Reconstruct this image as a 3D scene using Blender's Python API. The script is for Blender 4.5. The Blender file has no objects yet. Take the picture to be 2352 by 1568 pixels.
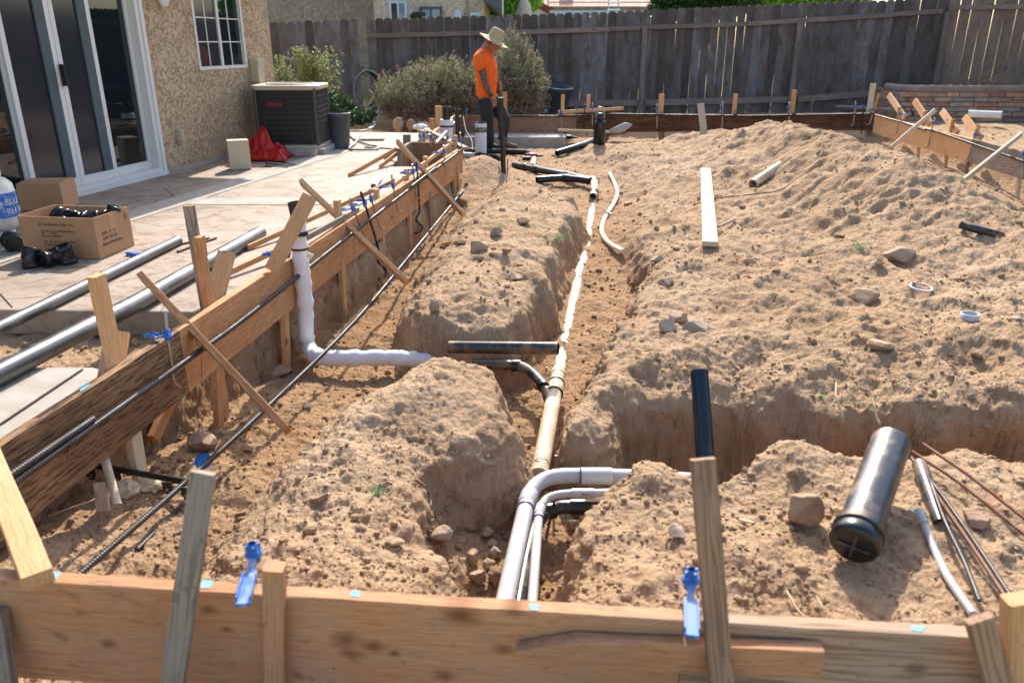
import bpy, bmesh, math, random
import numpy as np
from mathutils import Vector, Matrix, noise as mnoise
R = math.radians
C = bpy.context.scene.collection
rng = np.random.default_rng(7)
random.seed(5)

# ------------------------------------------------------------------ camera
F = 1800.0                      # focal length in units of a 2352 px wide picture
TH = math.atan(687/1800.0)      # pitch below the horizon
CAM = Vector((0, 0, 1.5))
ct, st = math.cos(TH), math.sin(TH)
FW, UPV, RT = Vector((0, ct, -st)), Vector((0, st, ct)), Vector((1, 0, 0))
def ray(u, v):
    return FW + RT*((u-1176)/F) - UPV*((v-784)/F)
def W(u, v, z):                 # measured point of the photograph on a level plane
    d = ray(u, v); t = (z-CAM.z)/d.z
    return CAM + d*t
def WD(u, v, D):                # ... at a forward distance
    d = ray(u, v); return CAM + d*(D/d.y)
class Pl:                       # ... on a vertical plane through a and b
    def __init__(s, a, b):
        s.a = Vector(a); s.b = Vector(b)
        d = s.b-s.a; d.z = 0; s.L = d.length; s.d = d.normalized()
        s.n = Vector((s.d.y, -s.d.x, 0))      # to the right of a->b
    def hit(s, u, v, off=0.0):
        r = ray(u, v); p = s.a + s.n*off
        t = (p-CAM).dot(s.n)/r.dot(s.n)
        return CAM + r*t
    def at(s, t, z, off=0.0):
        p = s.a + s.d*t + s.n*off
        return Vector((p.x, p.y, z))
    def s_of(s, p):
        return (Vector(p)-s.a).dot(s.d)
FT = 0.37; FB = 0.084            # top and bottom of the form boards
LF = Pl(W(0, 1024, FT), W(1060, 340, FT))       # left form, inner face, normal points right
NFp = Pl(W(0, 1330, FT), W(2230, 1466, FT))      # near form, camera side face, normal points to the camera
FF = Pl(W(1060, 265, FT), W(2009, 259, FT))      # far form, near side
RF = Pl(W(2009, 264, FT), W(2352, 349, FT))      # right form, inner face; a->b comes to the camera, normal points left
PZ = 0.20                        # patio top
HW = Pl((-3.69, 8.38, 0), (-3.69-0.208, 8.38-0.978, 0))  # house wall plane, direction to the camera, normal = left
HW.n = -HW.n                     # to the yard

cam_d = bpy.data.cameras.new('camera'); cam = bpy.data.objects.new('camera', cam_d); C.objects.link(cam)
cam.location = CAM; cam.rotation_euler = (R(90)-TH, 0, 0)
cam_d.sensor_width = 36; cam_d.lens = 36*F/2352; cam_d.clip_end = 500; cam_d.clip_start = .05
cam_d.dof.use_dof = True; cam_d.dof.focus_distance = 4.6; cam_d.dof.aperture_fstop = 3.2
bpy.context.scene.camera = cam

# ------------------------------------------------------------------ light
sc = bpy.context.scene
SUN_EL, SUN_AZ = R(38), R(4)
w = bpy.data.worlds.new('World'); sc.world = w; w.use_nodes = True
nt = w.node_tree; bg = nt.nodes['Background']
sky = nt.nodes.new('ShaderNodeTexSky'); sky.sky_type = 'NISHITA'; sky.sun_disc = False
sky.sun_elevation = SUN_EL; sky.sun_rotation = SUN_AZ; sky.air_density = 1.0; sky.dust_density = 2.2
nt.links.new(sky.outputs[0], bg.inputs[0]); bg.inputs[1].default_value = 0.15
sl = bpy.data.lights.new('sun', 'SUN'); sl.energy = 3.35; sl.angle = R(.55); sl.color = (1, .94, .86)
so = bpy.data.objects.new('sun', sl); C.objects.link(so)
sv = Vector((math.sin(SUN_AZ)*math.cos(SUN_EL), math.cos(SUN_AZ)*math.cos(SUN_EL), math.sin(SUN_EL)))
so.rotation_euler = sv.to_track_quat('Z', 'Y').to_euler(); so.location = (0, 5, 8)
sc.view_settings.view_transform = 'Standard'; sc.view_settings.look = 'None'
sc.view_settings.exposure = 1.22; sc.view_settings.gamma = 1
sc.render.engine = 'CYCLES'

# ------------------------------------------------------------------ materials
def lin(h):
    h = h.lstrip('#'); c = [int(h[i:i+2], 16)/255 for i in (0, 2, 4)]
    return tuple((x/12.92 if x <= .04045 else ((x+.055)/1.055)**2.4) for x in c)+(1,)
class N:
    def __init__(s, name):
        s.m = bpy.data.materials.new(name); s.m.use_nodes = True
        s.t = s.m.node_tree; s.b = s.t.nodes['Principled BSDF']
    def new(s, k, **kw):
        n = s.t.nodes.new(k)
        for a, v in kw.items():
            if hasattr(n, a): setattr(n, a, v)
            else: n.inputs[a.replace('_', ' ').title() if a.islower() else a].default_value = v
        return n
    def inp(s, n, k, v):
        if isinstance(v, (bpy.types.NodeSocket,)): s.t.links.new(v, n.inputs[k])
        else: n.inputs[k].default_value = v
    def coord(s, kind='Object', scale=(1, 1, 1), rnd=False):
        c = s.t.nodes.new('ShaderNodeTexCoord'); o = c.outputs[kind]
        if rnd:
            oi = s.t.nodes.new('ShaderNodeObjectInfo'); mu = s.math('MULTIPLY', oi.outputs['Random'], 40.0)
            va = s.t.nodes.new('ShaderNodeVectorMath'); va.operation = 'ADD'
            s.t.links.new(o, va.inputs[0]); s.t.links.new(mu, va.inputs[1]); o = va.outputs[0]
        m = s.t.nodes.new('ShaderNodeMapping'); m.inputs['Scale'].default_value = scale
        s.t.links.new(o, m.inputs['Vector']); return m.outputs[0]
    def noise(s, vec, sc, det=4, rough=.55, dist=0.0):
        n = s.t.nodes.new('ShaderNodeTexNoise'); s.t.links.new(vec, n.inputs['Vector'])
        n.inputs['Scale'].default_value = sc; n.inputs['Detail'].default_value = det
        n.inputs['Roughness'].default_value = rough; n.inputs['Distortion'].default_value = dist
        return n.outputs['Fac']
    def vor(s, vec, sc, feat='F1', out='Distance'):
        n = s.t.nodes.new('ShaderNodeTexVoronoi'); n.feature = feat
        s.t.links.new(vec, n.inputs['Vector']); n.inputs['Scale'].default_value = sc; return n.outputs[out]
    def math(s, op, a, b=0.0, clamp=False):
        n = s.t.nodes.new('ShaderNodeMath'); n.operation = op; n.use_clamp = clamp
        s.inp(n, 0, a); s.inp(n, 1, b); return n.outputs[0]
    def ramp(s, fac, stops):
        n = s.t.nodes.new('ShaderNodeValToRGB'); e = n.color_ramp.elements
        while len(e) < len(stops): e.new(.5)
        for k, (p, c) in enumerate(stops):
            e[k].position = p; e[k].color = c if len(c) == 4 else tuple(c)+(1,)
        s.t.links.new(fac, n.inputs[0]); return n.outputs[0]
    def mix(s, fac, a, b, mode='MIX'):
        n = s.t.nodes.new('ShaderNodeMix'); n.data_type = 'RGBA'; n.blend_type = mode
        s.inp(n, 0, fac); s.inp(n, 6, a); s.inp(n, 7, b); return n.outputs[2]
    def bump(s, h, strength=.3, dist=.01, prev=None):
        n = s.t.nodes.new('ShaderNodeBump'); n.inputs['Strength'].default_value = strength
        n.inputs['Distance'].default_value = dist; s.t.links.new(h, n.inputs['Height'])
        if prev: s.t.links.new(prev, n.inputs['Normal'])
        return n.outputs[0]
    def out(s, col=None, rough=.7, nrm=None, metal=0, spec=.5):
        if col is not None: s.inp(s.b, 'Base Color', col)
        s.inp(s.b, 'Roughness', rough); s.b.inputs['Metallic'].default_value = metal
        s.b.inputs['Specular IOR Level'].default_value = spec
        if nrm is not None: s.t.links.new(nrm, s.b.inputs['Normal'])
        return s.m
BW = ((0, 0, 0, 1), (1, 1, 1, 1))
def step(n, f, a, b): return n.ramp(f, [(a, BW[0]), (b, BW[1])])

def wood(name, light, dark, grain=None, ring=9.0, weather=0.0, wcol='#7d756b', contrast=.6, stain=.25, tone_lo=.8, knots=()):
    """local X runs along the grain"""
    n = N(name); light = lin(light); dark = lin(dark); grain = lin(grain) if grain else dark
    v1 = n.coord(scale=(.55, 1, 1), rnd=True)
    wv = n.t.nodes.new('ShaderNodeTexWave'); wv.wave_type = 'BANDS'; wv.bands_direction = 'Y'
    v2 = n.coord(scale=(.075, 1, 1), rnd=True)
    n.t.links.new(v2, wv.inputs['Vector']); wv.inputs['Scale'].default_value = ring
    wv.inputs['Distortion'].default_value = 9.0; wv.inputs['Detail'].default_value = 1.5
    wv.inputs['Detail Scale'].default_value = 3.2; wv.inputs['Detail Roughness'].default_value = .5
    ringf = wv.outputs['Fac']
    vf = n.coord(scale=(.035, 1, 1), rnd=True)
    fib = n.noise(vf, 130, 3, .6)
    big = n.noise(v1, 2.6, 4, .6)
    c = n.mix(step(n, big, .35, .68), light, dark)
    c = n.mix(n.math('MULTIPLY', step(n, ringf, .45, .98), contrast), c, grain)
    c = n.mix(n.math('MULTIPLY', step(n, fib, .5, .75), .35), c, grain)
    vk = n.coord(scale=(.8, 1.25, 1.25), rnd=True)
    kd = n.vor(vk, 4.2); kmask = n.ramp(kd, [(.055, BW[1]), (.12, BW[0])])
    c = n.mix(n.math('MULTIPLY', kmask, .75), c, tuple(x*.35 for x in grain[:3])+(1,))
    if weather:
        g = n.noise(v1, 5.5, 5, .7); wf_ = n.math('MULTIPLY', step(n, g, .38, .62), weather)
        if tone_lo < .7: wr_ = n.t.nodes.new('ShaderNodeObjectInfo'); wf_ = n.math('MULTIPLY', wf_, n.math('ADD', n.math('MULTIPLY', wr_.outputs['Random'], 1.3), .35), True)
        c = n.mix(wf_, c, lin(wcol))
    if stain:
        g = n.noise(v1, 9, 5, .75, 1.0); c = n.mix(n.math('MULTIPLY', step(n, g, .58, .75), stain), c, lin('#4a3524'))
    oi = n.t.nodes.new('ShaderNodeObjectInfo'); tone = n.ramp(oi.outputs['Random'], [(0, (tone_lo,)*3), (1, (1, 1, 1))])
    c = n.mix(1.0, c, tone, 'MULTIPLY')
    if knots:
        vk0 = n.coord(); dn_ = n.math('MULTIPLY', n.math('SUBTRACT', n.noise(vk0, 40, 3), .5), .012)
        for kx, ky, kr in knots:
            mp = n.t.nodes.new('ShaderNodeMapping'); mp.vector_type = 'POINT'; mp.inputs['Location'].default_value = (-kx*.62, -ky, 0); mp.inputs['Scale'].default_value = (.62, 1, 0)
            n.t.links.new(vk0, mp.inputs['Vector']); ln_ = n.t.nodes.new('ShaderNodeVectorMath'); ln_.operation = 'LENGTH'; n.t.links.new(mp.outputs[0], ln_.inputs[0])
            dd = n.math('ADD', ln_.outputs['Value'], dn_)
            m_ = n.t.nodes.new('ShaderNodeMapRange'); n.t.links.new(dd, m_.inputs[0]); m_.inputs[1].default_value = kr*2.2; m_.inputs[2].default_value = kr*.3; m_.inputs[3].default_value = 0; m_.inputs[4].default_value = .8
            c = n.mix(m_.outputs[0], c, tuple(x*.55 for x in grain[:3])+(1,))
    v5 = n.coord(scale=(.5, 1, 1), rnd=True); sp = n.noise(v5, 55, 5, .75)
    c = n.mix(n.math('MULTIPLY', step(n, sp, .58, .72), .35+.3*min(1, weather)), c, lin('#4b3b2e'))
    nd = n.vor(n.coord(rnd=True), 9.0); c = n.mix(n.ramp(nd, [(.022, BW[1]), (.03, BW[0])]), c, lin('#2a2522'))
    h = n.math('ADD', n.math('MULTIPLY', ringf, .5), fib)
    return n.out(c, .78, n.bump(h, .25, .002), spec=.25)

def plain(name, col, rough=.5, metal=0, var=.12, sc=8, dirt=None, dirtamt=.4, bump=0, spec=.5, dsc=4):
    n = N(name); v = n.coord(); c = lin(col)
    f = n.noise(v, sc, 5, .6)
    a = tuple(x*(1-var) for x in c[:3])+(1,); b = tuple(min(1, x*(1+var)) for x in c[:3])+(1,)
    col = n.mix(step(n, f, .3, .7), a, b); rg = rough
    if dirt:
        g = n.noise(v, dsc, 6, .7); k = n.math('MULTIPLY', step(n, g, .48, .66), dirtamt)
        col = n.mix(k, col, lin(dirt)); rg = n.math('ADD', n.math('MULTIPLY', k, .5), rough, True)
    nr = n.bump(n.noise(v, sc*5, 4), bump, .003) if bump else None
    return n.out(col, rg, nr, metal, spec)

M = {}
M['wood_new'] = wood('fresh_fir', '#dcb083', '#cf9c6b', '#a87446', ring=32, contrast=.4, stain=.12)
M['wood_orange'] = wood('orange_fir', '#d5a273', '#c48a5a', '#925c36', ring=34, contrast=.5, stain=.25)
M['wood_near'] = wood('used_form_wood', '#cf9668', '#bd8055', '#8d5735', ring=34, weather=.5, wcol='#a38d78', contrast=.42, stain=.6)
M['wood_near2'] = wood('used_form_wood_pale', '#c2a083', '#ab8a6c', '#7e5d44', ring=14, weather=.45, wcol='#a39282', contrast=.65, stain=.3)
M['wood_dark'] = wood('oiled_form_wood', '#a07e5b', '#7e5d40', '#38261a', ring=30, contrast=.9, stain=.5)
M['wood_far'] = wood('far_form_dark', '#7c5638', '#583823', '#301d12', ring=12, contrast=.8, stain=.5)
M['wood_pale'] = wood('pale_lumber', '#d6c7ae', '#c8b697', '#b29873', ring=30, contrast=.35, stain=.08)
M['wood_grey'] = wood('weathered_stake', '#ab9580', '#8a7766', '#54453a', ring=18, weather=.75, wcol='#958a7b', contrast=.8, stain=.9)
M['wood_brown'] = wood('brown_stake', '#b08a6b', '#936d51', '#5c3c29', ring=18, weather=.4, wcol='#8c7d6f', stain=.35)
M['fence'] = wood('old_fence_board', '#7d6d60', '#5a4d43', '#332a24', ring=16, weather=.6, wcol='#7f7d80', contrast=.6, stain=.45, tone_lo=.55)
M['fence_brown'] = wood('brown_fence_board', '#9a8675', '#7f6b5c', '#53443a', ring=12, weather=.25, contrast=.5, stain=.25)
M['fence_rail'] = wood('fence_rail_wood', '#9b887b', '#7f6f65', '#564841', ring=12, weather=.4, stain=.3)
M['abs'] = plain('black_abs', '#1d1f21', .33, var=.15, dirt='#8c7355', dirtamt=.45, dsc=3)
M['abs_clean'] = plain('black_abs_clean', '#17191b', .28, var=.15, dirt='#57493c', dirtamt=.15)
M['abs_grey'] = plain('scuffed_black_pipe', '#2b2d2f', .26, var=.2, dirt='#a5805a', dirtamt=.55, dsc=7)
M['abs_blue'] = plain('dark_blue_black_pipe', '#10222f', .24, var=.15, dirt='#7a6650', dirtamt=.35, dsc=6)
M['pipe_sheen'] = plain('sheen_painted_pipe', '#393b3e', .3, var=.15, dirt='#8d8273', dirtamt=.3, dsc=5, spec=1.0)  # black pipe whose lit sheen is put into a lighter grey base colour
M['pvc_dusty'] = plain('dusty_white_pvc', '#d4cab8', .6, dirt='#b89a75', dirtamt=.85, dsc=14)
M['capped'] = plain('scuffed_muddy_pipe', '#3a3a3b', .3, var=.25, dirt='#9a7650', dirtamt=.8, dsc=11, spec=1.0)
M['tan_pipe'] = plain('dusty_pipe', '#b9a283', .6, dirt='#d8cfc0', dirtamt=.7, dsc=9)
M['pvc'] = plain('grey_pvc', '#b4b3b2', .38, dirt='#a88a66', dirtamt=.25, dsc=5)
M['pvc_white'] = plain('white_pvc', '#dcdbd5', .42, dirt='#c2a27a', dirtamt=.5, dsc=7)
M['foam'] = plain('white_foam_wrap', '#dad9da', .65, var=.06, dirt='#b59b7d', dirtamt=.3, dsc=5)
M['cream_hose'] = plain('cream_hose', '#ddcfae', .5, dirt='#b3946a', dirtamt=.3)
M['rebar'] = plain('rebar_steel', '#5a5654', .42, metal=.6, var=.3, sc=20, dirt='#4c3a30', dirtamt=.5, dsc=10)
M['rebar_rust'] = plain('rusty_rebar', '#7d5a47', .6, metal=.35, var=.3, sc=20, dirt='#8f4d25', dirtamt=.7, dsc=12)
M['steel'] = plain('zinc_bolt', '#a9a8a4', .3, metal=.9, var=.1)
M['steel_dark'] = plain('dark_steel', '#3a3838', .45, metal=.6, var=.2)
M['blue'] = plain('blue_plastic', '#1c62b0', .5, var=.1, dirt='#aebccb', dirtamt=.7, dsc=30)
M['bluechalk'] = plain('blue_chalk_paint', '#79a9bd', .8)
M['tarp'] = plain('red_tarp', '#c8201a', .35, var=.12, sc=5)
M['white'] = plain('white_vinyl', '#dbd6cf', .4, var=.03)
M['black'] = plain('black_plastic', '#101112', .35)
M['bin'] = plain('charcoal_bin', '#4b5058', .5, dirt='#80776c', dirtamt=.3)
M['tub'] = plain('dark_tub', '#2c3c47', .5)
M['cardboard'] = plain('cardboard', '#b58963', .85, var=.07, sc=5, dirt='#9a6f4b', dirtamt=.35)
M['cardboard_in'] = plain('cardboard_inside', '#b98f68', .85, var=.07)
M['ink'] = plain('printed_ink', '#2d2420', .8)
M['tape'] = plain('packing_tape', '#b98a5e', .3)
M['cream'] = plain('cream_case', '#c9b292', .6, var=.05, dirt='#9d8c77', dirtamt=.3)
M['concrete'] = plain('concrete', '#a39b90', .85, var=.12, sc=6, dirt='#93836f', dirtamt=.5, bump=.4)
M['skin'] = plain('skin', '#9a6a50', .55, var=.08)
M['orange'] = plain('orange_cotton', '#ff6a0a', .8, var=.06, sc=6, dirt='#b0501c', dirtamt=.3, dsc=9)
M['trouser'] = plain('black_work_trousers', '#1d2023', .75, var=.2, dirt='#4a4740', dirtamt=.3)
M['boot'] = plain('dusty_boot', '#5d5147', .8)
M['straw'] = plain('straw', '#b39a72', .8, var=.15, sc=60, bump=.5)
M['hatred'] = plain('red_brim_lining', '#c8391f', .8)
M['dry'] = plain('dry_twig', '#98806a', .9, var=.3)
M['twigdark'] = plain('dark_twig', '#5a4a3a', .9, var=.3)
M['straw_blade'] = plain('dry_straw', '#cdb68c', .85)
M['leafy'] = plain('green_leaf', '#7d8452', .6, var=.35, sc=3)
M['leafgrey'] = plain('grey_green_leaf', '#808162', .7, var=.3, sc=3)
M['leafdark'] = plain('dark_leaf', '#33502a', .55, var=.35, sc=2)
M['leafbright'] = plain('bright_leaf', '#7fae3d', .55, var=.3, sc=2)
M['flower'] = plain('red_flower', '#c23a3e', .6)
M['lavender'] = plain('faded_pink_flower', '#c79f93', .8)
M['weed'] = plain('weed_green', '#6f9c58', .7)
M['wire'] = plain('black_wire', '#191817', .5)
M['paper'] = plain('crumpled_paper', '#d6c3a0', .7, var=.2)
M['red_tool'] = plain('red_tool', '#8c1f26', .4, var=.1)
M['brick'] = plain('red_brick', '#7c4436', .85, var=.3)
M['ac_wire'] = plain('tan_wire_grille', '#45403a', .5, var=.05)
M['brown_metal'] = plain('brown_painted_metal', '#4f443c', .55, var=.05)
M['beige_metal'] = plain('beige_painted_metal', '#b8aa92', .5, var=.05)
M['umbrella'] = plain('cream_canvas', '#c9bda8', .85)
M['gutter'] = plain('pale_gutter', '#b9c6cc', .5)
M['fascia'] = plain('red_brown_fascia', '#7b3d33', .7)
M['greypaint'] = plain('dark_grey_eave', '#4f5a5c', .8)
M['purple'] = plain('purple_primer', '#5d4a8c', .5)
M['tarpfold'] = M['tarp']

def glass_mat(name, col, rough=.02, spec=.8):
    n = N(name); return n.out(lin(col), rough, None, 0, spec)
M['glass'] = glass_mat('dark_glass', '#0c1a1e')
M['screen'] = glass_mat('insect_screen', '#2f3136', .12, .5)
M['winglass'] = glass_mat('pale_reflecting_glass', '#6f8794', .05)

def stucco(name, c1, c2, c3):
    n = N(name); v = n.coord()
    w = n.noise(v, 1.2, 4, .6)
    tr = n.noise(v, 25, 4, .6, 1.4)
    c = n.mix(step(n, w, .35, .7), lin(c1), lin(c2))
    c = n.mix(n.math('MULTIPLY', n.ramp(tr, [(.38, BW[1]), (.47, BW[0])]), .45), c, lin(c3))
    s = n.noise(v, 2.2, 5, .7); c = n.mix(n.math('MULTIPLY', step(n, s, .55, .75), .5), c, lin('#5f5349'))
    h = n.ramp(tr, [(.36, BW[0]), (.5, BW[1])])
    return n.out(c, .9, n.bump(h, 1.0, .012, n.bump(n.noise(v, 90, 3), .3, .003)), spec=.2)
M['stucco'] = stucco('trowelled_stucco', '#ccb291', '#bea17e', '#957656')
M['stucco2'] = stucco('neighbour_stucco', '#b0a48e', '#a59680', '#8c8070')
M['stucco3'] = stucco('neighbour_stucco_pale', '#cfc3ad', '#c5b69c', '#b0a28a')

def translucent(m, k):
    t = m.node_tree; b = t.nodes['Principled BSDF']; o = t.nodes['Material Output']; tr = t.nodes.new('ShaderNodeBsdfTranslucent'); mx = t.nodes.new('ShaderNodeMixShader')
    src = b.inputs['Base Color'].links[0].from_socket; t.links.new(src, tr.inputs[0]); mx.inputs[0].default_value = k
    t.links.new(b.outputs[0], mx.inputs[1]); t.links.new(tr.outputs[0], mx.inputs[2]); t.links.new(mx.outputs[0], o.inputs[0])
for k_ in ('leafy', 'leafgrey', 'leafbright', 'leafdark'): translucent(M[k_], .42)
translucent(M['tarp'], .3); translucent(M['orange'], .12)
def patio_mat():
    n = N('stamped_concrete'); v = n.coord()
    a = n.noise(v, .9, 5, .6); b = n.noise(n.coord(scale=(1, 1.25, 1)), 4.5, 9, .75, .8)
    c = n.mix(step(n, a, .35, .65), lin('#a69482'), lin('#8f7f70'))
    c = n.mix(n.math('MULTIPLY', n.ramp(b, [(.40, BW[1]), (.5, BW[0])]), .75), c, lin('#735747'))
    c = n.mix(n.math('MULTIPLY', step(n, b, .56, .66), .5), c, lin('#ab9d90'))
    cr = n.vor(n.coord(scale=(1, 1.3, 1)), 1.3, 'DISTANCE_TO_EDGE')
    vv = n.coord(); dn = n.noise(vv, 4, 4)
    crk = n.math('ADD', cr, n.math('MULTIPLY', n.math('SUBTRACT', dn, .5), .10))
    line = n.ramp(n.math('ABSOLUTE', crk), [(.004, BW[1]), (.013, BW[0])])
    gate = step(n, n.noise(v, 2.0, 2), .42, .5)
    c = n.mix(n.math('MULTIPLY', n.math('MULTIPLY', line, gate), .8), c, lin('#6b5342'))
    h = n.math('SUBTRACT', b, n.math('MULTIPLY', line, .6))
    return n.out(c, .72, n.bump(h, .6, .012), spec=.35)
M['patio'] = patio_mat()

def dirt_mat():
    n = N('sandy_dirt'); v = n.coord()
    a = n.noise(v, .8, 5, .6); b = n.noise(v, 3.6, 7, .7); f = n.noise(v, 70, 5, .7)
    c = n.mix(step(n, a, .35, .65), lin('#b4987b'), lin('#a58768'))
    c = n.mix(n.math('MULTIPLY', step(n, b, .48, .68), .55), c, lin('#876b50'))
    sp = n.vor(v, 110); c = n.mix(n.math('MULTIPLY', n.ramp(sp, [(.18, BW[1]), (.34, BW[0])]), .4), c, lin('#7d6147'))
    c = n.mix(n.math('MULTIPLY', step(n, f, .62, .75), .6), c, lin('#cdb08a'))
    sx = n.t.nodes.new('ShaderNodeSeparateXYZ'); n.t.links.new(v, sx.inputs[0])
    zz = n.math('ADD', sx.outputs[2], n.math('MULTIPLY', n.math('SUBTRACT', n.noise(v, 3, 4), .5), .22))
    low = n.ramp(n.math('ADD', zz, .5), [(.30, BW[1]), (.48, BW[0])])     # deeper soil is browner
    c = n.mix(n.math('MULTIPLY', low, .50), c, lin('#8a6542'))
    p = n.vor(v, 38); pb = n.ramp(p, [(0, BW[1]), (.5, BW[0])])
    h = n.math('ADD', n.math('MULTIPLY', f, .5), n.math('MULTIPLY', pb, .35))
    return n.out(c, .95, n.bump(h, .9, .010, n.bump(n.noise(v, 14, 6, .68), 1.0, .035)), spec=.1)
M['dirt'] = dirt_mat()
def rock_mat():
    n = N('dusty_rock'); v = n.coord(rnd=True)
    oi = n.t.nodes.new('ShaderNodeObjectInfo')
    a = n.noise(v, 9, 6, .65); base = n.ramp(oi.outputs['Random'], [(0, lin('#b39a7d')), (.35, lin('#a08568')), (.6, lin('#ab9c8c')), (.8, lin('#a47f66')), (1, lin('#bba68c'))])
    c = n.mix(n.math('MULTIPLY', step(n, a, .35, .65), .6), base, lin('#86694e'))
    g = n.t.nodes.new('ShaderNodeNewGeometry'); c = n.mix(n.math('MULTIPLY', step(n, n.noise(v, 22, 5, .7), .5, .7), .5), c, lin('#c4ab8a'))
    return n.out(c, .92, n.bump(n.noise(v, 45, 5, .7), .8, .008), spec=.15)
M['rock'] = rock_mat()
def stone_mat():
    n = N('ledge_stone'); v = n.coord(rnd=True)
    oi = n.t.nodes.new('ShaderNodeObjectInfo')
    a = n.noise(v, 12, 5, .6)
    gx = n.t.nodes.new('ShaderNodeNewGeometry')
    ra = gx.outputs['Random Per Island']
    c = n.ramp(ra, [(0, lin('#bda088')), (.25, lin('#a8786a')), (.5, lin('#c9a685')), (.7, lin('#9a9590')), (.85, lin('#b58f72')), (1, lin('#96706a'))])
    c = n.mix(n.math('MULTIPLY', step(n, a, .4, .7), .5), c, lin('#5c4a40'))
    return n.out(c, .88, n.bump(a, .7, .01))
M['ledge'] = stone_mat()
def tile_mat():
    n = N('clay_tile'); v = n.coord()
    g = n.t.nodes.new('ShaderNodeNewGeometry')
    c = n.ramp(g.outputs['Random Per Island'], [(0, lin('#c39a86')), (.5, lin('#b58673')), (1, lin('#cdb09c'))])
    return n.out(c, .8, n.bump(n.noise(v, 20, 4), .3, .01))
M['tile'] = tile_mat()
def grass_mat():
    n = N('dry_grass_ground'); v = n.coord()
    a = n.noise(v, 1.5, 6, .7); c = n.mix(step(n, a, .4, .6), lin('#b3a05c'), lin('#8c9650'))
    return n.out(c, .95, n.bump(n.noise(v, 30, 4), .6, .02))
M['lot'] = grass_mat()

# ------------------------------------------------------------------ object helpers
WM = {}
def link(o): C.objects.link(o); return o
def place(o, mw, parent=None):
    WM[o.name] = mw.copy()
    if parent is not None:
        o.parent = parent; o.matrix_parent_inverse = Matrix.Identity(4)
        o.matrix_basis = WM[parent.name].inverted() @ mw
    else: o.matrix_basis = mw
    return o
def tag(o, label=None, cat=None, group=None, kind=None):
    if label: o['label'] = label
    if cat: o['category'] = cat
    if group: o['group'] = group
    if kind: o['kind'] = kind
    return o
def thing(name, label, cat, loc, group=None):
    o = bpy.data.objects.new(name, None); link(o); o.empty_display_size = .05
    place(o, Matrix.Translation(Vector(loc))); return tag(o, label, cat, group)
def frame(p0, xd, yd):
    x = Vector(xd).normalized(); y = Vector(yd); y = (y-x*y.dot(x)).normalized(); z = x.cross(y)
    m = Matrix((x, y, z)).transposed().to_4x4(); m.translation = Vector(p0); return m
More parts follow.
